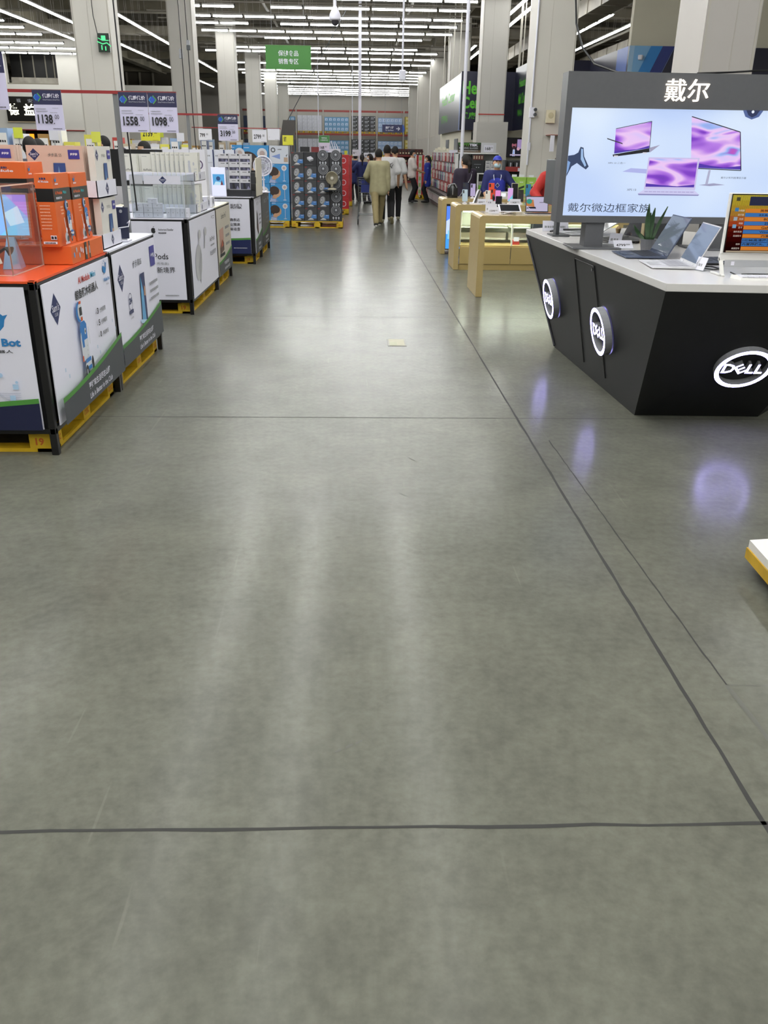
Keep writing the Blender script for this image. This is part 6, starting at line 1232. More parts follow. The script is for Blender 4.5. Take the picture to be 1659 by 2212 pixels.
t = thing('hanging_sign', 'dark blue arrow sign pointing right to the first floor', 'sign', (1.62, 40, 2.36)); m = M(); m.slab([(1.14, 40, 2.37), (2.05, 40, 2.37), (2.12, 40, 2.52), (2.05, 40, 2.68), (1.14, 40, 2.68)], (0, .03, 0), K('#1c2150', .45)); g = G(m, (1.14, 40, 2.37), (1, 0, 0), (0, 0, 1), .002); g.text(.13, .14, .1, '通往1楼', WHITE, w=.36, bold=.02); g.text(.13, .06, .05, 'To 1st Floor', WHITE, w=.36, bold=.02); g.rect(.6, .135, .74, .165, WHITE); g.line([(.68, .22), (.75, .15), (.68, .08)], .03, WHITE); g.poly([(.86, 0), (.91, 0), (.98, .15), (.91, .31), (.86, .31)], K('#2a4f9e', .45)); m.build('panel', t)
for x in (1.25, 1.95): M().cyl((x, 40.015, 2.68), (x, 40.015, 6.94), .006, GREY, n=5).build('wire', t)
def pendant(label, x, y, zb, r, name='hanging_pole', top_=6.94, knob=0):
    t = thing(name, label, 'pole', (x, y, zb)); M().cyl((x, y, zb), (x, y, top_), r, PAPER, n=8).build('tube', t)
    if knob: M().box(x-.07, x+.07, y-.07, y+.07, zb-.1, zb+.1, PAPER).build('box', t, bevel=.02)
    return t
t = thing('dome_camera', 'white dome security camera hanging on a pole over the aisle', 'camera', (-.39, 18, 3.8)); M().cyl((-.39, 18, 4.02), (-.39, 18, 6.3), .03, PAPER).build('pole', t); M().lathe([(.03, .25), (.06, .2), (.1, .12), (.11, .05), (.1, .02), (0, .02)], PAPER, (-.39, 18, 3.82), 18).build('housing', t, smooth=True); M().lathe([(.07, .02), (.065, -.02), (.04, -.06), (0, -.075)], K('#3c3a40', .15), (-.39, 18, 3.82), 16).build('dome', t, smooth=True)
pendant('white hanging pole with a white box at its end, right of the camera', .98, 20, 3.1, .02, 'hanging_pole', 6.94, 1)
pendant('white square post standing by the fan cartons, full height', .13, 31, 0, .05, 'utility_post'); pendant('thin white pole rising behind the reading glasses shelf', 2.2, 19.0, 0.0, .035, 'utility_post')
pendant('thin hanging pole far off, before the pale blue cartons', -2.1, 52, 2.3, .025); pendant('thin hanging pole far off, before the black cartons', -.2, 52, 2.2, .025)
t = thing('exit_sign', 'green exit sign with a running figure on the nearest left pillar', 'sign', (-4.85, 18.4, 3.3)); m = M(); m.box(-4.90, -4.68, 18.38, 18.42, 3.28, 3.6, K('#1c2a22', .3)); g = G(m, (-4.93, 18.38, 3.28), (1, 0, 0), (0, 0, 1), .002); EX = K('#4fe08a', .3, emit=1.6); g.rect(.1, .2, .18, .28, EX); g.line([(.02, .18), (.12, .14), (.2, .16), (.27, .1)], .016, EX); g.line([(.04, .24), (.12, .2), (.24, .2)], .012, EX); g.rect(.09, .04, .11, .12, EX); g.rect(.16, .03, .18, .1, EX); m.build('panel', t); M().tube([(-4.9, 18.4, 3.6), (-4.95, 18.42, 3.9), (-4.98, 18.45, 6.3)], .008, BLK, 5).build('cable', t)
m = M(); m.box(-12.95, -12.65, 46.94, 46.99, 2.95, 3.25, K('#1c3a28', .4)); g = G(m, (-12.95, 46.94, 2.95), (1, 0, 0), (0, 0, 1), .003); g.rect(.12, .04, .18, .26, EX); g.rect(.04, .12, .26, .18, EX)
struct(M().box(-13.0, -12.6, 47, 47.3, 0, 6.9, wm).build('wall_storefront_end'))
tag(m.build('exit_sign'), 'small green exit sign on the far white wall, left of the pillar', 'sign')
# far left shop: sign board and counter opening
t = thing('shop_sign', 'black shop sign with lit white characters on the far left wall', 'sign', (-16.6, 46.95, 2.76)); M().box(-17.35, -15.55, 46.9, 46.99, 2.74, 3.86, K('#15130f', .3)).build('board', t); m = M(); g = G(m, (-17.35, 46.9, 2.74), (1, 0, 0), (0, 0, 1), .003); LW = K('#fdfbe2', .4, emit=2.2); g.text(.1, .28, .52, '德', LW, w=.5, bold=.02); g.text(.85, .28, .52, '益', LW, w=.55, bold=.02); g.text(.55, .86, .16, '福', LGREY, w=.2); g.text(1.1, .85, .16, '安', LGREY, w=.24); m.build('lettering', t); M().box(-17.35, -15.55, 46.88, 46.95, 2.70, 2.74, K('#b9a98f', .5)).build('sill', t)
t = thing('shop_counter', 'dark shop interior with orange lit boards behind the far left opening', 'shop', (-15.8, 49, 0)); M().box(-17.3, -14.5, 49, 49.1, 0, 2.6, K('#2a1d14', .5)).build('back', t); M().box(-17.3, -14.5, 47.4, 49, 2.42, 2.5, K('#4a3a26', .6)).build('canopy', t)
m = M(); g = G(m, (-17.3, 48.98, 1.7), (1, 0, 0), (0, 0, 1), .003); OR = K('#f59a26', .4, emit=1.8)
for u, w in ((.1, .32), (1.55, .6)): g.rect(u, .2, u+w, .5, OR)
for u in (.7, 2.3): g.text(u, .15, .14, '今日特卖', K('#9c8a5c', .4), w=.5)
m.build('menu_board', t); M().box(-17.1, -14.7, 48, 48.6, 0, 1.1, K('#8f6a44', .5)).build('bench', t)
tag(M().tube([(-17.2, 46.96, 2.36), (-13.3, 46.96, 2.36), (-13.05, 46.96, 2.3), (-13.05, 46.96, 0)], .03, REDR, 6).build('red_pipe'), 'thin red pipe around the far left shop opening', 'pipe')
tag(M().box(-9.95, -8.9, 51.5, 51.9, 0, 3.5, K('#a87a3c', .4)).box(-9.9, -8.95, 51.48, 51.5, 3.3, 3.42, K('#f5a030', .4, emit=2.)).build('wood_panel'), 'tall amber lit wooden panel between the second and third left pillars', 'panel')
# crowded islands in the middle distance on the left: boxes, cards and upright goods over the display stands
isl = [(-5.2, 13.3, 1.6), (-4.4, 16.5, 1.7), (-5.6, 22, 2.2), (-7.9, 27, 2.2), (-4.3, 25, 1.8)]
for k, (x, y, w) in enumerate(isl):
    t = thing('product_island', f'white product island among the left-hand displays, {["nearest","second","third","fourth","fifth"][k]} one back', 'island', (x+w/2, y+.5, 0)); M().box(x, x+w, y, y+1, 0, 1.2, K('#c9c7cc', .5)).build('body', t); M().box(x-.02, x+w+.02, y-.02, y+1.02, 1.2, 1.23, WHITE).build('top', t)
r = random.Random(5); pal_ = ['#d9d9e0', '#c9b9a0', '#b8433a', '#d9d25a', '#8fa8c9', '#a8824a', '#e0dfe4', '#5f6a8a']; gs = {}; pn = dict(zip(pal_, ('lilac white', 'beige', 'red', 'yellow', 'pale blue', 'tan', 'white', 'slate blue')))
for k, (x, y, w) in enumerate(isl):
    u = .05
    while u < w-.2:
        c = r.choice(pal_); hh = r.choice((.45, .55, .62)); key = (c, hh)
        if key not in gs: m = M(); m.box(0, .16, 0, .25, 0, hh, K(c, .5)); g = G(m, (0, 0, 0), (1, 0, 0), (0, 0, 1), .001); g.rect(.02, hh*.55, .14, hh*.9, K('#e4e2e0', .5)); g.greek(.03, hh*.7, .09, .03, INK); gs[key] = o = m.build('goods_box', loc=(0, 0, 0))
        else: o = clone(gs[key])
        o.location = (x+u, y+.1, 1.2305); nm_ = f'{dict(zip((.45, .55, .62), ("short", "medium", "tall")))[hh]} {pn[c]} carton'; tag(o, nm_+f' standing on the {["nearest","second","third","fourth","fifth"][k]} left-hand product island', 'box', nm_+f's on left island {"abcde"[k]}'); u += r.choice((.18, .22, .3))
for k, (x, y, z, c) in enumerate(((-4.9, 13.38, 1.62, '#d3dc4a'), (-4.4, 13.38, 1.60, '#d9d9e2'), (-3.8, 13.38, 1.58, '#d9dc5a'), (-3.75, 16.58, 1.65, '#d9d9e2'), (-3.2, 16.58, 1.63, '#d9d9e2'), (-4.7, 22.08, 1.75, '#d3dc4a'))):
    tag(M().box(x, x+.13, y, y+.004, z+.1, z+.24, K(c, .5)).cyl((x+.065, y+.006, 1.23), (x+.065, y+.006, z+.12), .006, GREY, n=5).build('price_card'), f'{"yellow" if c != "#d9d9e2" else "white"} price card on a stick over the left islands, number {k+1} from the front'.replace(', number %d from the front' % (k+1), [' beside the tall left pillar', ' above the tablet boxes', ' right of the two dark heads', ' near the second post', ' before the white headphone boxes', ' farthest back'][k]), 'price card')
# tall dark unit with slanted black screens right of the 2799 cards
t = thing('display_screen', 'dark slanted display screen hung on a wire beside the yellow notice', 'screen', (-2.4, 30, 1.8)); M().hexa([(-2.55, 30, 1.5), (-2.0, 30, 1.5), (-2.0, 30.1, 1.5), (-2.55, 30.1, 1.5)], [(-2.35, 30, 2.5), (-1.95, 30, 2.5), (-1.95, 30.1, 2.5), (-2.35, 30.1, 2.5)], K('#4d4a48', .4)).build('body', t); M().box(-2.2, -2.1, 30.0, 30.1, 0, 1.5, GREY).build('stand', t); M().cyl((-2.2, 30.05, 2.5), (-.3, 30.6, 5.7), .012, DGREY, n=5).build('wire', t)

# odds and ends seen over the dark cartons and among the far shoppers
for x, c, nm in ((-1.5, '#2a2a2d', 'black'), (-1.2, '#7a2a2c', 'dark red')): tag(M().box(x, x+.26, 24.7, 24.9, 1.518, 1.70, K(c, .5)).box(x+.26, x+.275, 24.7, 24.9, 1.518, 1.70, PAPER).build('small_box'), f'{nm} box on top of the first red carton stack', 'box')
t = thing('card_rack', 'white rack of slanted sheets on top of the first red carton stack', 'rack', (-.6, 24.8, 1.518)); M().box(-.75, -.42, 24.66, 25.0, 1.518, 1.66, PAPER).build('base', t)
for k in range(5): M().hexa([(-.74+.06*k, 24.7, 1.66), (-.72+.06*k, 24.7, 1.66), (-.72+.06*k, 24.95, 1.66), (-.74+.06*k, 24.95, 1.66)], [(-.80+.065*k, 24.7, 1.93-.035*k), (-.785+.065*k, 24.7, 1.93-.035*k), (-.785+.065*k, 24.95, 1.93-.035*k), (-.80+.065*k, 24.95, 1.93-.035*k)], PAPER).build('sheet', t)
price_sign('white price card on a stick beside the tall white post', -.12, 30.8, 1.66, .22, .2, '99', 'w', stick=.0); price_sign('wide white price card on a stick behind the uniformed women', .28, 33, 1.56, .4, .16, '59', 'w', stick=.0); price_sign('yellow price card on a stick by the woman in red', .72, 33, 1.60, .25, .18, '79', 'y', stick=.0)
t = thing('security_camera', 'small white camera with a dark lens on the third right-hand pillar', 'camera', (3.6, 36.7, 2.9)); M().box(3.66, 3.74, 36.80, 36.9, 2.86, 2.96, PAPER).build('mount', t); M().cyl((3.7, 36.85, 2.9), (3.64, 36.6, 2.86), .05, PAPER).build('body', t); M().cyl((3.642, 36.61, 2.862), (3.636, 36.585, 2.857), .04, BLK).build('lens', t)
# ------------------------------------------------------------------ people: smooth implicit bodies turned into one mesh each
def rc(a, b, ra, rb, k=.03): return ('c', np.array(a, float), np.array(b, float), ra, rb, k)
def el(c, r, k=.03, R=None): return ('e', np.array(c, float), np.array(r, float), np.eye(3) if R is None else np.array(R), k)
def sdf_mesh(prims, res=.012, cuts=()):
    lo = np.min([np.minimum(p[1], p[2])-max(p[3], p[4]) if p[0] == 'c' else p[1]-p[2].max() for p in prims], 0)-3*res
    hi = np.max([np.maximum(p[1], p[2])+max(p[3], p[4]) if p[0] == 'c' else p[1]+p[2].max() for p in prims], 0)+3*res
    n = np.ceil((hi-lo)/res).astype(int)+1; ax = [lo[i]+res*np.arange(n[i]) for i in range(3)]
    D = np.full(n, 9.)
    for p in prims:
        k = p[-1]
        if p[0] == 'c': a, b = np.minimum(p[1], p[2])-max(p[3], p[4]), np.maximum(p[1], p[2])+max(p[3], p[4])
        else: a, b = p[1]-p[2].max(), p[1]+p[2].max()
        mg = k+3*res; i0 = np.maximum(0, np.floor((a-mg-lo)/res).astype(int)); i1 = np.minimum(n, np.ceil((b+mg-lo)/res).astype(int)+1)
        sl = tuple(slice(i0[i], i1[i]) for i in range(3)); X = np.stack(np.meshgrid(*[ax[i][sl[i]] for i in range(3)], indexing='ij'), -1)
        if p[0] == 'c':
            ba = p[2]-p[1]; t = np.clip(((X-p[1])@ba)/max(1e-9, ba@ba), 0, 1); d = np.linalg.norm(X-p[1]-t[..., None]*ba, axis=-1)-(p[3]+(p[4]-p[3])*t)
        else:
            q = (X-p[1])@p[3]; k0 = np.linalg.norm(q/p[2], axis=-1); k1 = np.linalg.norm(q/p[2]**2, axis=-1); d = k0*(k0-1)/np.maximum(k1, 1e-6)
        A = D[sl]; h = np.clip(.5+.5*(A-d)/k, 0, 1); D[sl] = A*(1-h)+d*h-k*h*(1-h)
    if cuts:
        X = np.stack(np.meshgrid(*ax, indexing='ij'), -1)
        for f in cuts: D = np.maximum(D, f(X))
    s = D < 0
    C = np.stack([s[i:n[0]-1+i, j:n[1]-1+j, k:n[2]-1+k] for i in (0, 1) for j in (0, 1) for k in (0, 1)])
    act = C.any(0) & ~C.all(0); idx = -np.ones(act.shape, int); cells = np.argwhere(act); idx[act] = np.arange(len(cells))
    S = np.zeros((len(cells), 3)); W = np.zeros(len(cells))
    corner = [(i, j, k) for i in (0, 1) for j in (0, 1) for k in (0, 1)]
    val = {c: D[tuple((cells+np.array(c)).T)] for c in corner}
    for c in corner:
        for a in range(3):
            if c[a] == 0:
                e = list(c); e[a] = 1; e = tuple(e); v0, v1 = val[c], val[e]; m_ = (v0 < 0) != (v1 < 0); t = np.where(m_, v0/np.where(m_, v0-v1, 1), 0)
                P = np.array(c, float)[None]+np.zeros((len(cells), 3)); P[:, a] += t; S += P*m_[:, None]; W += m_
    V = lo+res*(cells+S/np.maximum(W, 1)[:, None]); F = []
    for a in range(3):
        b, c = (a+1) % 3, (a+2) % 3
        sl0 = [slice(1, -1)]*3; sl0[a] = slice(0, -1); sl1 = list(sl0); sl1[a] = slice(1, None)
        x0, x1 = s[tuple(sl0)], s[tuple(sl1)]; E_ = np.argwhere(x0 != x1)
        if not len(E_): continue
        fl = x0[tuple(E_.T)]; off = np.ones(3, int); off[a] = 0; base_ = E_+off
        def id_(db, dc):
            q = base_.copy(); q[:, b] -= db; q[:, c] -= dc; return idx[tuple(q.T)]
        Q = np.stack([id_(1, 1), id_(0, 1), id_(0, 0), id_(1, 0)], 1); Q[~fl] = Q[~fl][:, ::-1]; F.append(Q)
    F = np.concatenate(F); F = F[(F >= 0).all(1)]
    return V, F
def ik(a, t, l1, l2, hint):
    a, t, hint = np.array(a, float), np.array(t, float), np.array(hint, float); d = t-a; L_ = np.linalg.norm(d)
    if L_ > (l1+l2)*.998: d = d/L_*(l1+l2)*.998; L_ = (l1+l2)*.998; t = a+d
    u = d/L_; h = hint-u*(hint@u); h /= max(1e-6, np.linalg.norm(h)); x = (l1*l1-l2*l2+L_*L_)/(2*L_); y = math.sqrt(max(0, l1*l1-x*x)); return a+u*x+h*y, t
def rotm(yaw=0., pitch=0., roll=0.): return np.array(Matrix.Rotation(yaw, 3, 'Z') @ Matrix.Rotation(pitch, 3, 'X') @ Matrix.Rotation(roll, 3, 'Y'))
def person(label, x, y, head_to, h=1.7, female=False, feet=((-.1, 0), (.1, 0)), lift=(0, 0), hands=((-.24, .03, .80), (.24, .03, .80)), lean=0., side=0., hyaw=0., hpitch=0.,
           top=('#888888', .75, 1., .016), legs=('#202024', 1.), shoes='#1a1a1c', hair=('short', '#0d0a09'), mask=None, skin='#c49a7c', extra=None, sole=None, group=None):
    """local frame: +y is where the person faces, +x the person's right; head_to turns the whole figure about z"""
    t = thing('person', label, 'person', (x, y, 0), head_to, group); s = h/1.72; SK = K(skin, .5)
    sw = .155 if female else .18; hw = .095
    hip = np.array([0, 0, .93]); sp = np.array([math.sin(side), math.sin(lean)*math.cos(side), math.cos(lean)*math.cos(side)]); rt_ = np.array([math.cos(side), 0, -math.sin(side)])
    at_ = lambda u, w=0., f=0.: hip+sp*u+rt_*w+np.array([0, math.cos(lean), -math.sin(lean)])*f
    neck = at_(.50); hc = at_(.655, 0, .02); HR = rotm(hyaw, hpitch)
    P = []; shl = [at_(.445, -sw), at_(.445, sw)]
    for q in (-1, 1): P += [rc(at_(.0, q*.07), at_(.22, q*.065), .105, .098), rc(at_(.22, q*.065), at_(.40, q*.085), .098, .105)]
    P += [rc(shl[0]*.75+shl[1]*.25, shl[1]*.75+shl[0]*.25, .075, .075), rc(at_(.43), neck, .07, .056), rc(neck, at_(.60, 0, .01), .056, .054, .02)]
    hd = lambda v: hc+HR@np.array(v)
    P += [el(hc, (.076, .096, .112), .02, HR), el(hd((0, .03, -.062)), (.055, .06, .058), .03, HR), rc(hd((0, .092, .0)), hd((0, .108, -.028)), .010, .015, .015), el(hd((.077, -.005, -.012)), (.012, .02, .03), .008, HR), el(hd((-.077, -.005, -.012)), (.012, .02, .03), .008, HR), el(hd((0, .088, -.062)), (.022, .012, .009), .01, HR)]
    arms = []; legs_ = []
    for i, q in enumerate((-1, 1)):
        hnd = np.array(hands[i], float); el_, wr = ik(shl[i], hnd, .285, .255, (q*.5, -1, -.2)); arms.append((shl[i], el_, wr)); P += [rc(shl[i], el_, .053, .042), rc(el_, wr, .042, .028)]
        d = wr-el_; d /= np.linalg.norm(d); sd = np.cross(d, np.array([0, 1., 0])); sd = sd/max(1e-6, np.linalg.norm(sd)); nn = np.cross(sd, d)
        palm = wr+d*.05; P += [rc(wr, palm+d*.02, .027, .032, .02)]
        # across the palm runs front to back when the arm hangs
        ac = nn
        for j, (o_, L_) in enumerate(((.027, .062), (.010, .072), (-.008, .068), (-.025, .054))):
            b0 = palm+d*.03+ac*o_; b1 = b0+d*L_*.55; b2 = b1+d*L_*.4-sd*q*(-.018); P += [rc(b0, b1, .0095, .009, .005), rc(b1, b2, .009, .008, .005)]
        th = palm-d*.02+ac*.026; P += [rc(th, th+ac*.02+d*.03, .012, .010, .008), rc(th+ac*.02+d*.03, th+ac*.02+d*.055, .010, .008, .006)]
        fx, fy = feet[i]; ank = np.array([fx, fy, .085+lift[i]]); hp = hip+np.array([q*hw, 0, -.03]); kn, ank = ik(hp, ank, .435, .425, (q*.06, 1, .1)); legs_.append((hp, kn, ank)); P += [rc(hp, kn, .085, .055), rc(kn, ank, .055, .036)]
        pd = -1.1 if lift[i] > .04 else 0.; fd = np.array([q*.12, math.cos(pd), math.sin(pd)]); P += [rc(ank+np.array([0, -.02, -.045]), ank+fd*.13+np.array([0, 0, -.055 if not pd else -.02]), .036, .028)]
    def mk(name, prims, mat, cuts=(), par=t, res=.012):
        V, F = sdf_mesh(prims, res, cuts); m = M(); m.add([tuple(v*s) for v in V], [tuple(int(i) for i in f) for f in F], mat); return m.build(name, par, smooth=True, local=True)
    mk('body', P, SK)
    # clothes
    col, hem, slv, ad = top; TC = K(col, .75, vary=.06, scale=14); Tp = []
    for q in (-1, 1):
        low = at_(-.02, q*.075) if lean > .35 else np.array([q*.08, 0, min(.92, hem+.1)])
        Tp += [rc(low, at_(.2, q*.068), .108+ad*1.3, .10+ad), rc(at_(.2, q*.068), at_(.40, q*.085), .10+ad, .106+ad)]
    Tp += [rc(shl[0]*.8+shl[1]*.2, shl[1]*.8+shl[0]*.2, .07+ad, .07+ad), rc(at_(.43), at_(.50), .075+ad, .058+ad*.6)]
    for a, b, c in arms:
        if slv <= .5: e = a+(b-a)*slv*2; Tp += [rc(a, e, .054+ad, .05+ad*1.6, .03)]
        else: e = b+(c-b)*min(1, (slv-.5)*2); Tp += [rc(a, b, .054+ad, .046+ad, .03), rc(b, e, .046+ad, .034+ad*.8, .02)]
    nk = at_(.525); cuts = [lambda X, n_=nk: (X-n_)@sp]
    if lean <= .35: cuts.append(lambda X: np.where(np.abs(X[..., 0]) < .21, hem-X[..., 2], -1.))
    mk('top', Tp, TC, cuts)
    lc, lw = legs; Lp_ = [rc(hip+np.array([-.06, 0, .02]), hip+np.array([.06, 0, .02]), .118, .118)]
    for a, b, c in legs_: Lp_ += [rc(a, b, .088+.012*lw, .06+.014*lw), rc(b, c+np.array([0, 0, .02]), .06+.014*lw, .042+.018*lw)]
    mk('trousers', Lp_, K(lc, .8, vary=.06, scale=14), [lambda X: X[..., 2]-1.02])
    for i, (a, b, c) in enumerate(legs_):
        Sp = []; Sb = []; q = (-1, 1)[i]; pd = -1.1 if lift[i] > .04 else 0.; fd = np.array([q*.12, math.cos(pd), math.sin(pd)]); dn = np.array([0, math.sin(pd), -math.cos(pd)])
        a0 = c+np.array([0, -.025, -.04]) if not pd else c+dn*.02; Sp += [rc(a0, a0+fd*.10, .044, .042), rc(a0+fd*.10, a0+fd*.19+dn*.006, .042, .032), rc(c, c+np.array([0, 0, .02]), .044, .042)]
        Sb += [rc(a0+dn*.026-fd*.01, a0+dn*.03+fd*.19, .036, .03, .01)]
        mk('shoe', Sp, K(shoes, .5), [lambda X: .004-X[..., 2]])
        if sole: mk('sole', Sb, K(sole, .6), [lambda X: .002-X[..., 2]])
    # hair, mask, eyes in the head's own frame
    def inhead(name, prims, mat, cuts=(), res=.008):
        V, F = sdf_mesh(prims, res, cuts); m = M(); m.add([tuple((hc+HR@v)*s) for v in V], [tuple(int(i) for i in f) for f in F], mat); return m.build(name, t, smooth=True, local=True)
    st, hcol = hair; Hm = K(hcol, .8)
    Hp = [el((0, -.008, .014), (.086, .106, .116))]
    yb = {'short': .0, 'crop': -.01, 'tail': .01, 'long': .02, 'bun': .01}[st]; zb = {'short': -.055, 'crop': -.03, 'tail': -.06, 'long': -.2, 'bun': -.06}[st]
    if st == 'tail': Hp += [rc((0, -.1, .03), (0, -.135, -.06), .035, .034), rc((0, -.135, -.06), (0, -.125, -.25), .034, .016)]
    if st == 'long': Hp += [rc((-.05, -.05, .0), (-.05, -.07, -.2), .06, .04), rc((.05, -.05, .0), (.05, -.07, -.2), .06, .04), rc((0, -.07, 0), (0, -.09, -.22), .06, .04)]
    if st == 'bun': Hp += [el((0, -.11, .06), (.04, .04, .04))]
    inhead('hair', Hp, Hm, [lambda X: np.minimum(.045-X[..., 2], X[..., 1]-yb), lambda X: np.where((X[..., 1] > -.09) & (st in ('short', 'crop')), zb-X[..., 2], -1.), lambda X: X[..., 1]-.098+.25*np.maximum(0, .07-X[..., 2])])
    if mask: inhead('face_mask', [el((0, .04, -.045), (.071, .074, .056))], K(mask, .7), [lambda X: .012-X[..., 1]])
    for q in (-1, 1):
        m = M(); m.lathe([(0, -.008), (.008, -.005), (.0085, 0), (.006, .005), (0, .006)], K('#17110f', .3), tuple((hc+HR@np.array((q*.031, .082, .018)))*s), 8, tuple(HR@np.array((0, 1, 0))))
        m.cb(tuple((hc+HR@np.array((q*.031, .083, .036)))*s), (.03, .012, .005), Hm); m.build('eye', t, smooth=True, local=True)
    if extra: extra(t, s, at_, arms, hd, sp)
    return t
TW = PI   # turned to face the camera
def beige_extra(t, s, at_, arms, hd, sp):
    m = M(); m.tube([tuple(at_(.49, .065*math.cos(a), .062*math.sin(a))*s) for a in [2*PI*i/16 for i in range(16)]], .016, K('#8f8b6c', .75), 6, True); m.build('collar', t, smooth=True, local=True)
person('man in beige jacket and khaki trousers walking away, right hand in pocket', .52, 20.75, -.03, 1.68, feet=((-.045, -.34), (.03, .28)), lift=(.02, 0), hands=((-.25, .30, 1.02), (.23, .02, .74)), hyaw=-.1, top=('#a39d7c', .70, 1., .026), legs=('#988a64', 1.3), shoes='#1c1a1b', sole='#d2cfc8', extra=beige_extra)
def tee_extra(t, s, at_, arms, hd, sp):
    m = M(); g = G(m, tuple(at_(.05, .16, -.150)*s), (-1, 0, 0), (0, 0, 1), .002)
    for k in range(5): g.line([(.02+.05*k, .33+.02*(k % 2)), (.06+.045*k, .27-.02*(k % 2)), (.05+.05*k, .24), (.09+.04*k, .30)], .012, INK)
    g.line([(.03, .36), (.1, .33), (.26, .31)], .01, INK); g.line([(.12, .24), (.16, .2), (.2, .26)], .014, INK); g.text(.12, .02, .12, 'Y', INK, w=.07, bold=.03); m.build('back_print', t, local=True)
person('tall man in white printed T-shirt and black trousers walking away mid-stride', .74, 21.7, -.02, 1.77, feet=((-.09, .22), (.12, -.22)), lift=(0, .07), hands=((-.26, .12, .84), (.27, .12, .9)), top=('#d2d1d3', .77, .42, .022), legs=('#141417', 1.), shoes='#b9b49c', sole='#8f8766', extra=tee_extra)
person('short-haired man in plain white T-shirt, walking away at the right of the group', .97, 22.75, -.05, 1.75, feet=((-.1, -.12), (.1, .15)), hands=((-.26, .05, .82), (.30, -.03, .80)), top=('#cfcfd0', .80, .42, .022), legs=('#17171a', 1.), shoes='#b5b09a', hair=('crop', '#17120f'))
person('woman in dark blue uniform reaching up to the red shelf', -.02, 32.0, .35, 1.55, True, hands=((-.36, .22, 1.42), (-.1, .3, 1.2)), top=('#1e2b5c', .60, .9, .02), legs=('#14151c', 1.), hair=('bun', '#16110f'), group=None)
person('woman with ponytail in dark blue uniform, back to the camera by the red shelf', .2, 29.75, .1, 1.53, True, hands=((-.3, .2, 1.12), (.24, .1, .86)), top=('#1d2a60', .62, 1., .022), legs=('#131419', .9), hair=('tail', '#110e0d'))
person('woman in red jacket with white mask, facing left', .47, 30.2, PI/2, 1.55, True, hands=((-.2, .2, .95), (.16, .3, 1.0)), top=('#8c2432', .72, 1., .022), legs=('#3a3b48', .5), hair=('long', '#15100f'), mask='#d9d9dc')
def print_extra(t, s, at_, arms, hd, sp):
    m = M(); g = G(m, tuple(at_(.2, -.09, .150)*s), (1, 0, 0), (0, 0, 1), .002); g.line([(.02, .02), (.09, .12), (.16, .02)], .008, GREY); g.line([(.05, .05), (.13, .06)], .008, GREY); m.build('chest_print', t, local=True)
person('man in white T-shirt and blue mask standing sideways, facing right', 1.90, 30.9, -PI/2, 1.69, feet=((-.12, .06), (.1, -.04)), hands=((-.08, .30, 1.02), (.1, .32, 1.02)), top=('#d3ccc8', .80, .42, .03), legs=('#191a1e', 1.4), shoes='#202022', sole='#c9c9c9', mask='#9fbcd6', extra=print_extra)
def badge_extra(t, s, at_, arms, hd, sp):
    a, b, c = arms[0]; m = M(); p = a*.55+b*.45; m.lathe([(0, .004), (.03, .004), (.03, 0)], K('#7fb4b8', .5), tuple((p+np.array([-.07, 0, 0]))*s), 4, (-1, 0, 0)); m.build('sleeve_badge', t, local=True)
person('woman in long royal blue coat and white mask, facing left by the peg display', 2.45, 31.1, PI/2, 1.52, True, feet=((-.07, .03), (.07, -.05)), hands=((-.2, .06, .78), (.2, .06, .78)), top=('#1c2f8c', .58, 1., .026), legs=('#121318', .8), hair=('tail', '#0f0c0c'), mask='#dcdcdc', extra=badge_extra)
def strap_extra(t, s, at_, arms, hd, sp):
    m = M(); m.tube([tuple(at_(u, w, f)*s) for u, w, f in ((.5, .1, .02), (.47, .1, -.11), (.35, .06, -.152), (.2, -.03, -.152), (.02, -.15, -.14), (-.04, -.2, -.05))], .007, GREY, 6); m.build('bag_strap', t, local=True)
person('woman in dark purple top with shoulder strap, back turned beyond the gold tables', 2.0, 16.55, .25, 1.60, True, hyaw=.3, hands=((-.2, .1, .82), (.2, .1, .82)), top=('#241a2e', .72, 1., .028), legs=('#17161a', 1.), hair=('tail', '#171210'), extra=strap_extra)
def staff_extra(t, s, at_, arms, hd, sp):
    BL = K('#2a38b0', .6)
    m = M(); v = []; R0 = np.stack([hd((1, 0, 0))-hd((0, 0, 0)), hd((0, 1, 0))-hd((0, 0, 0)), hd((0, 0, 1))-hd((0, 0, 0))], 1)
    V, F = sdf_mesh([el((0, -.005, .03), (.092, .112, .105)), el((0, .12, .055), (.07, .07, .012), .02)], .008, [lambda X: .045-X[..., 2]]); m.add([tuple((hd((0, 0, 0))+R0@p)*s) for p in V], [tuple(int(i) for i in f) for f in F], BL); m.build('cap', t, smooth=True, local=True)
    V, F = sdf_mesh([rc(at_(-.1, -.07, .03), at_(.3, -.06, .03), .125, .118), rc(at_(-.1, .07, .03), at_(.3, .06, .03), .125, .118)], .012, [lambda X: .03-X[..., 1]]); m = M(); m.add([tuple(p*s) for p in V], [tuple(int(i) for i in f) for f in F], K('#2430a0', .7)); o = m.build('apron', t, smooth=True, local=True)
    m = M(); g = G(m, tuple((at_(.2, .06, .158))*s), (-1, 0, 0), (0, 0, 1), .002); g.poly([(.06, 0), (.1, .045), (.06, .09), (.02, .045)], K('#b9bedb', .5)); g.poly([(.06, .012), (.09, .045), (.06, .078), (.03, .045)], NAVY); m.build('badge', t, local=True)
    m = M(); m.tube([tuple(at_(u, w, f)*s) for u, w, f in ((.5, -.06, .05), (.42, -.075, .135), (.34, -.06, .15))], .006, PAPER, 6); m.build('lanyard', t, local=True); m = M(); m.tube([tuple(at_(u, w, f)*s) for u, w, f in ((.5, .06, .05), (.42, .075, .135), (.34, .06, .15))], .006, PAPER, 6); m.build('lanyard', t, local=True)
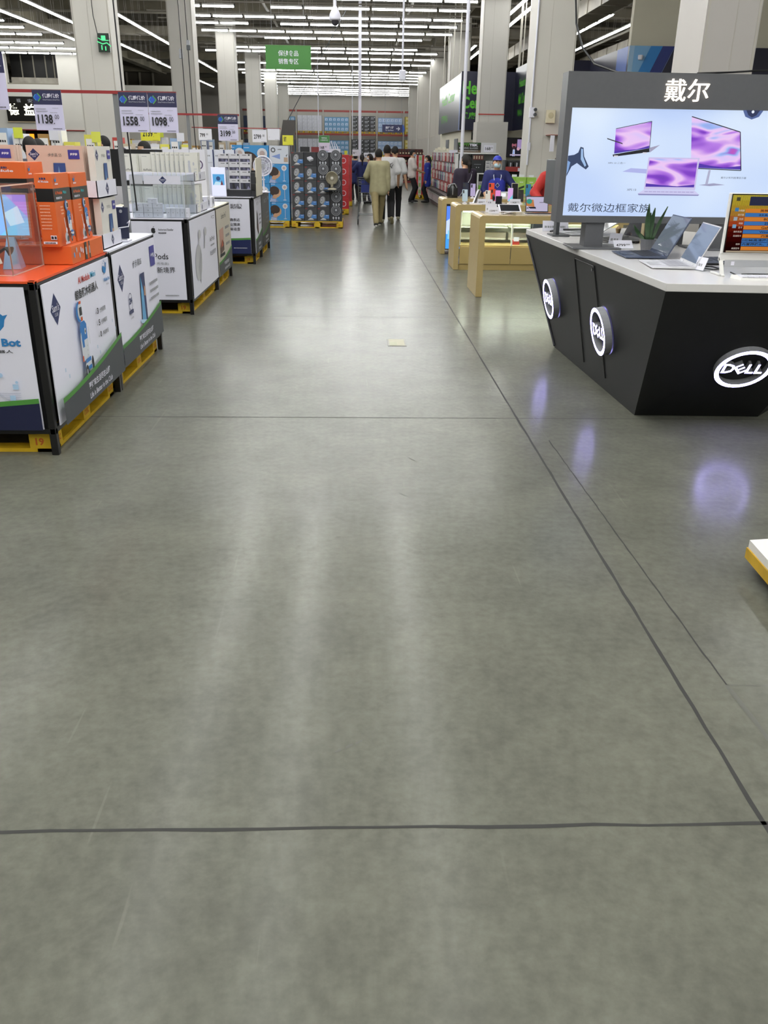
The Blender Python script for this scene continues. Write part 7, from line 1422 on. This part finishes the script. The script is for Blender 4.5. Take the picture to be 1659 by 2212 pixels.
person('staff member in blue cap, apron and pale mask facing the camera behind the tables', 2.55, 16.4, TW, 1.58, hands=((-.45, .22, .98), (.2, .2, .92)), top=('#1d2560', .74, .62, .02), legs=('#1b1c24', 1.), mask='#a9c6d4', extra=staff_extra)
person('person in red top bending over the gold table, half hidden by the lightbox', 3.1, 14.42, TW+.2, 1.66, lean=.45, hpitch=-.4, hands=((-.1, .42, 1.0), (.30, .40, .97)), top=('#b02a26', .75, 1., .026), legs=('#1c1c22', 1.), hair=('short', '#2a1f18'))
person('dark-haired person behind the tablet boxes at left, only the crown showing', -4.07, 11.6, .3, 1.74, hands=((-.24, .03, .8), (.24, .03, .8)), top=('#3a3d4a', .75, 1., .02), legs=('#202024', 1.))
person('second dark head behind the tablet boxes, right beside the first', -4.25, 12.4, -.4, 1.72, top=('#4a4a52', .75, 1., .02), legs=('#202024', 1.))
person('person with dark hair and blue mask facing left beside the tall left pillar', -4.12, 15.2, PI/2, 1.80, top=('#4a4650', .75, 1., .02), legs=('#202024', 1.), mask='#a9c3d6')
person('dark-haired person in profile facing left under the yellow price card', -3.42, 15.0, PI/2+.2, 1.73, top=('#2e2438', .75, 1., .02), legs=('#202024', 1.))

# ------------------------------------------------------------------ shopping cart pushed by the man in beige
t = thing('shopping_cart', 'grey wire shopping cart pushed by the man in the beige jacket', 'cart', (.28, 21.75, 0)); WIRE = K('#84888c', .35, .7); DK = K('#222326', .5)
xl, xr, ya, yb_ = .04, .52, 21.2, 22.1; m = M()
def lerp(a, b, u): return tuple(a[i]+(b[i]-a[i])*u for i in range(3))
for x in (xl, xr):
    for u in [i/9 for i in range(10)]: m.tube([lerp((x, ya, 1.0), (x, yb_, .92), u), lerp((x+(.05 if x == xl else -.05), ya+.1, .52), (x+(.05 if x == xl else -.05), yb_-.05, .62), u)], .0035, WIRE, 4)
    for v in [i/6 for i in range(7)]: m.tube([lerp((x, ya, 1.0), (x+(.05 if x == xl else -.05), ya+.1, .52), v), lerp((x, yb_, .92), (x+(.05 if x == xl else -.05), yb_-.05, .62), v)], .006 if v == 0 else .0035, WIRE, 4)
for (y, z, y2, z2) in ((ya, 1.0, ya+.1, .52), (yb_, .92, yb_-.05, .62)):
    for u in [i/6 for i in range(7)]: m.tube([(xl+(xr-xl)*u, y, z), (xl+.05+(xr-xl-.1)*u, y2, z2)], .0035, WIRE, 4)
    for v in [i/5 for i in range(6)]: m.tube([lerp((xl, y, z), (xl+.05, y2, z2), v), lerp((xr, y, z), (xr-.05, y2, z2), v)], .005, WIRE, 4)
for u in [i/6 for i in range(7)]: m.tube([(xl+.05+(xr-xl-.1)*u, ya+.1, .52), (xl+.05+(xr-xl-.1)*u, yb_-.05, .62)], .0035, WIRE, 4)
m.build('basket', t)
m = M()
for x in (xl+.01, xr-.01): m.tube([(x, ya-.1, 1.04), (x, ya, .98), (x+(.03 if x < .3 else -.03), ya+.12, .5), (x, ya+.05, .2), (x, ya+.02, .13)], .013, WIRE, 8); m.tube([(x, ya+.05, .2), (x+(.02 if x < .3 else -.02), yb_-.1, .22), (x+(.02 if x < .3 else -.02), yb_-.05, .13)], .012, WIRE, 8)
for y in (ya+.3, yb_-.15): m.tube([(xl+.02, y, .205), (xr-.02, y, .205)], .008, WIRE, 6)
m.build('chassis', t); M().cyl((xl, ya-.1, 1.04), (xr, ya-.1, 1.04), .016, DK).build('handle', t)
m = M(); m.box(xl+.08, xr-.08, ya+.02, ya+.03, .72, .98, K('#2b3a8a', .5)); m.build('child_seat_flap', t)
for x in (xl+.01, xr-.01):
    for y in (ya+.0, yb_-.05):
        w = M().lathe([(.02, -.014), (.062, -.014), (.065, 0), (.062, .014), (.02, .014)], DK, (x, y, .066), 16, (1, 0, 0)).build('wheel', t); M().box(x-.02, x+.02, y-.012, y+.012, .066, .14, WIRE).build('caster', t)
tag(M().box(-.40, -.30, 31.75, 31.85, 1.42, 1.62, K('#d2d23a', .5)).build('packet'), 'bright yellow packet held up by the woman reaching to the red shelf', 'packet')
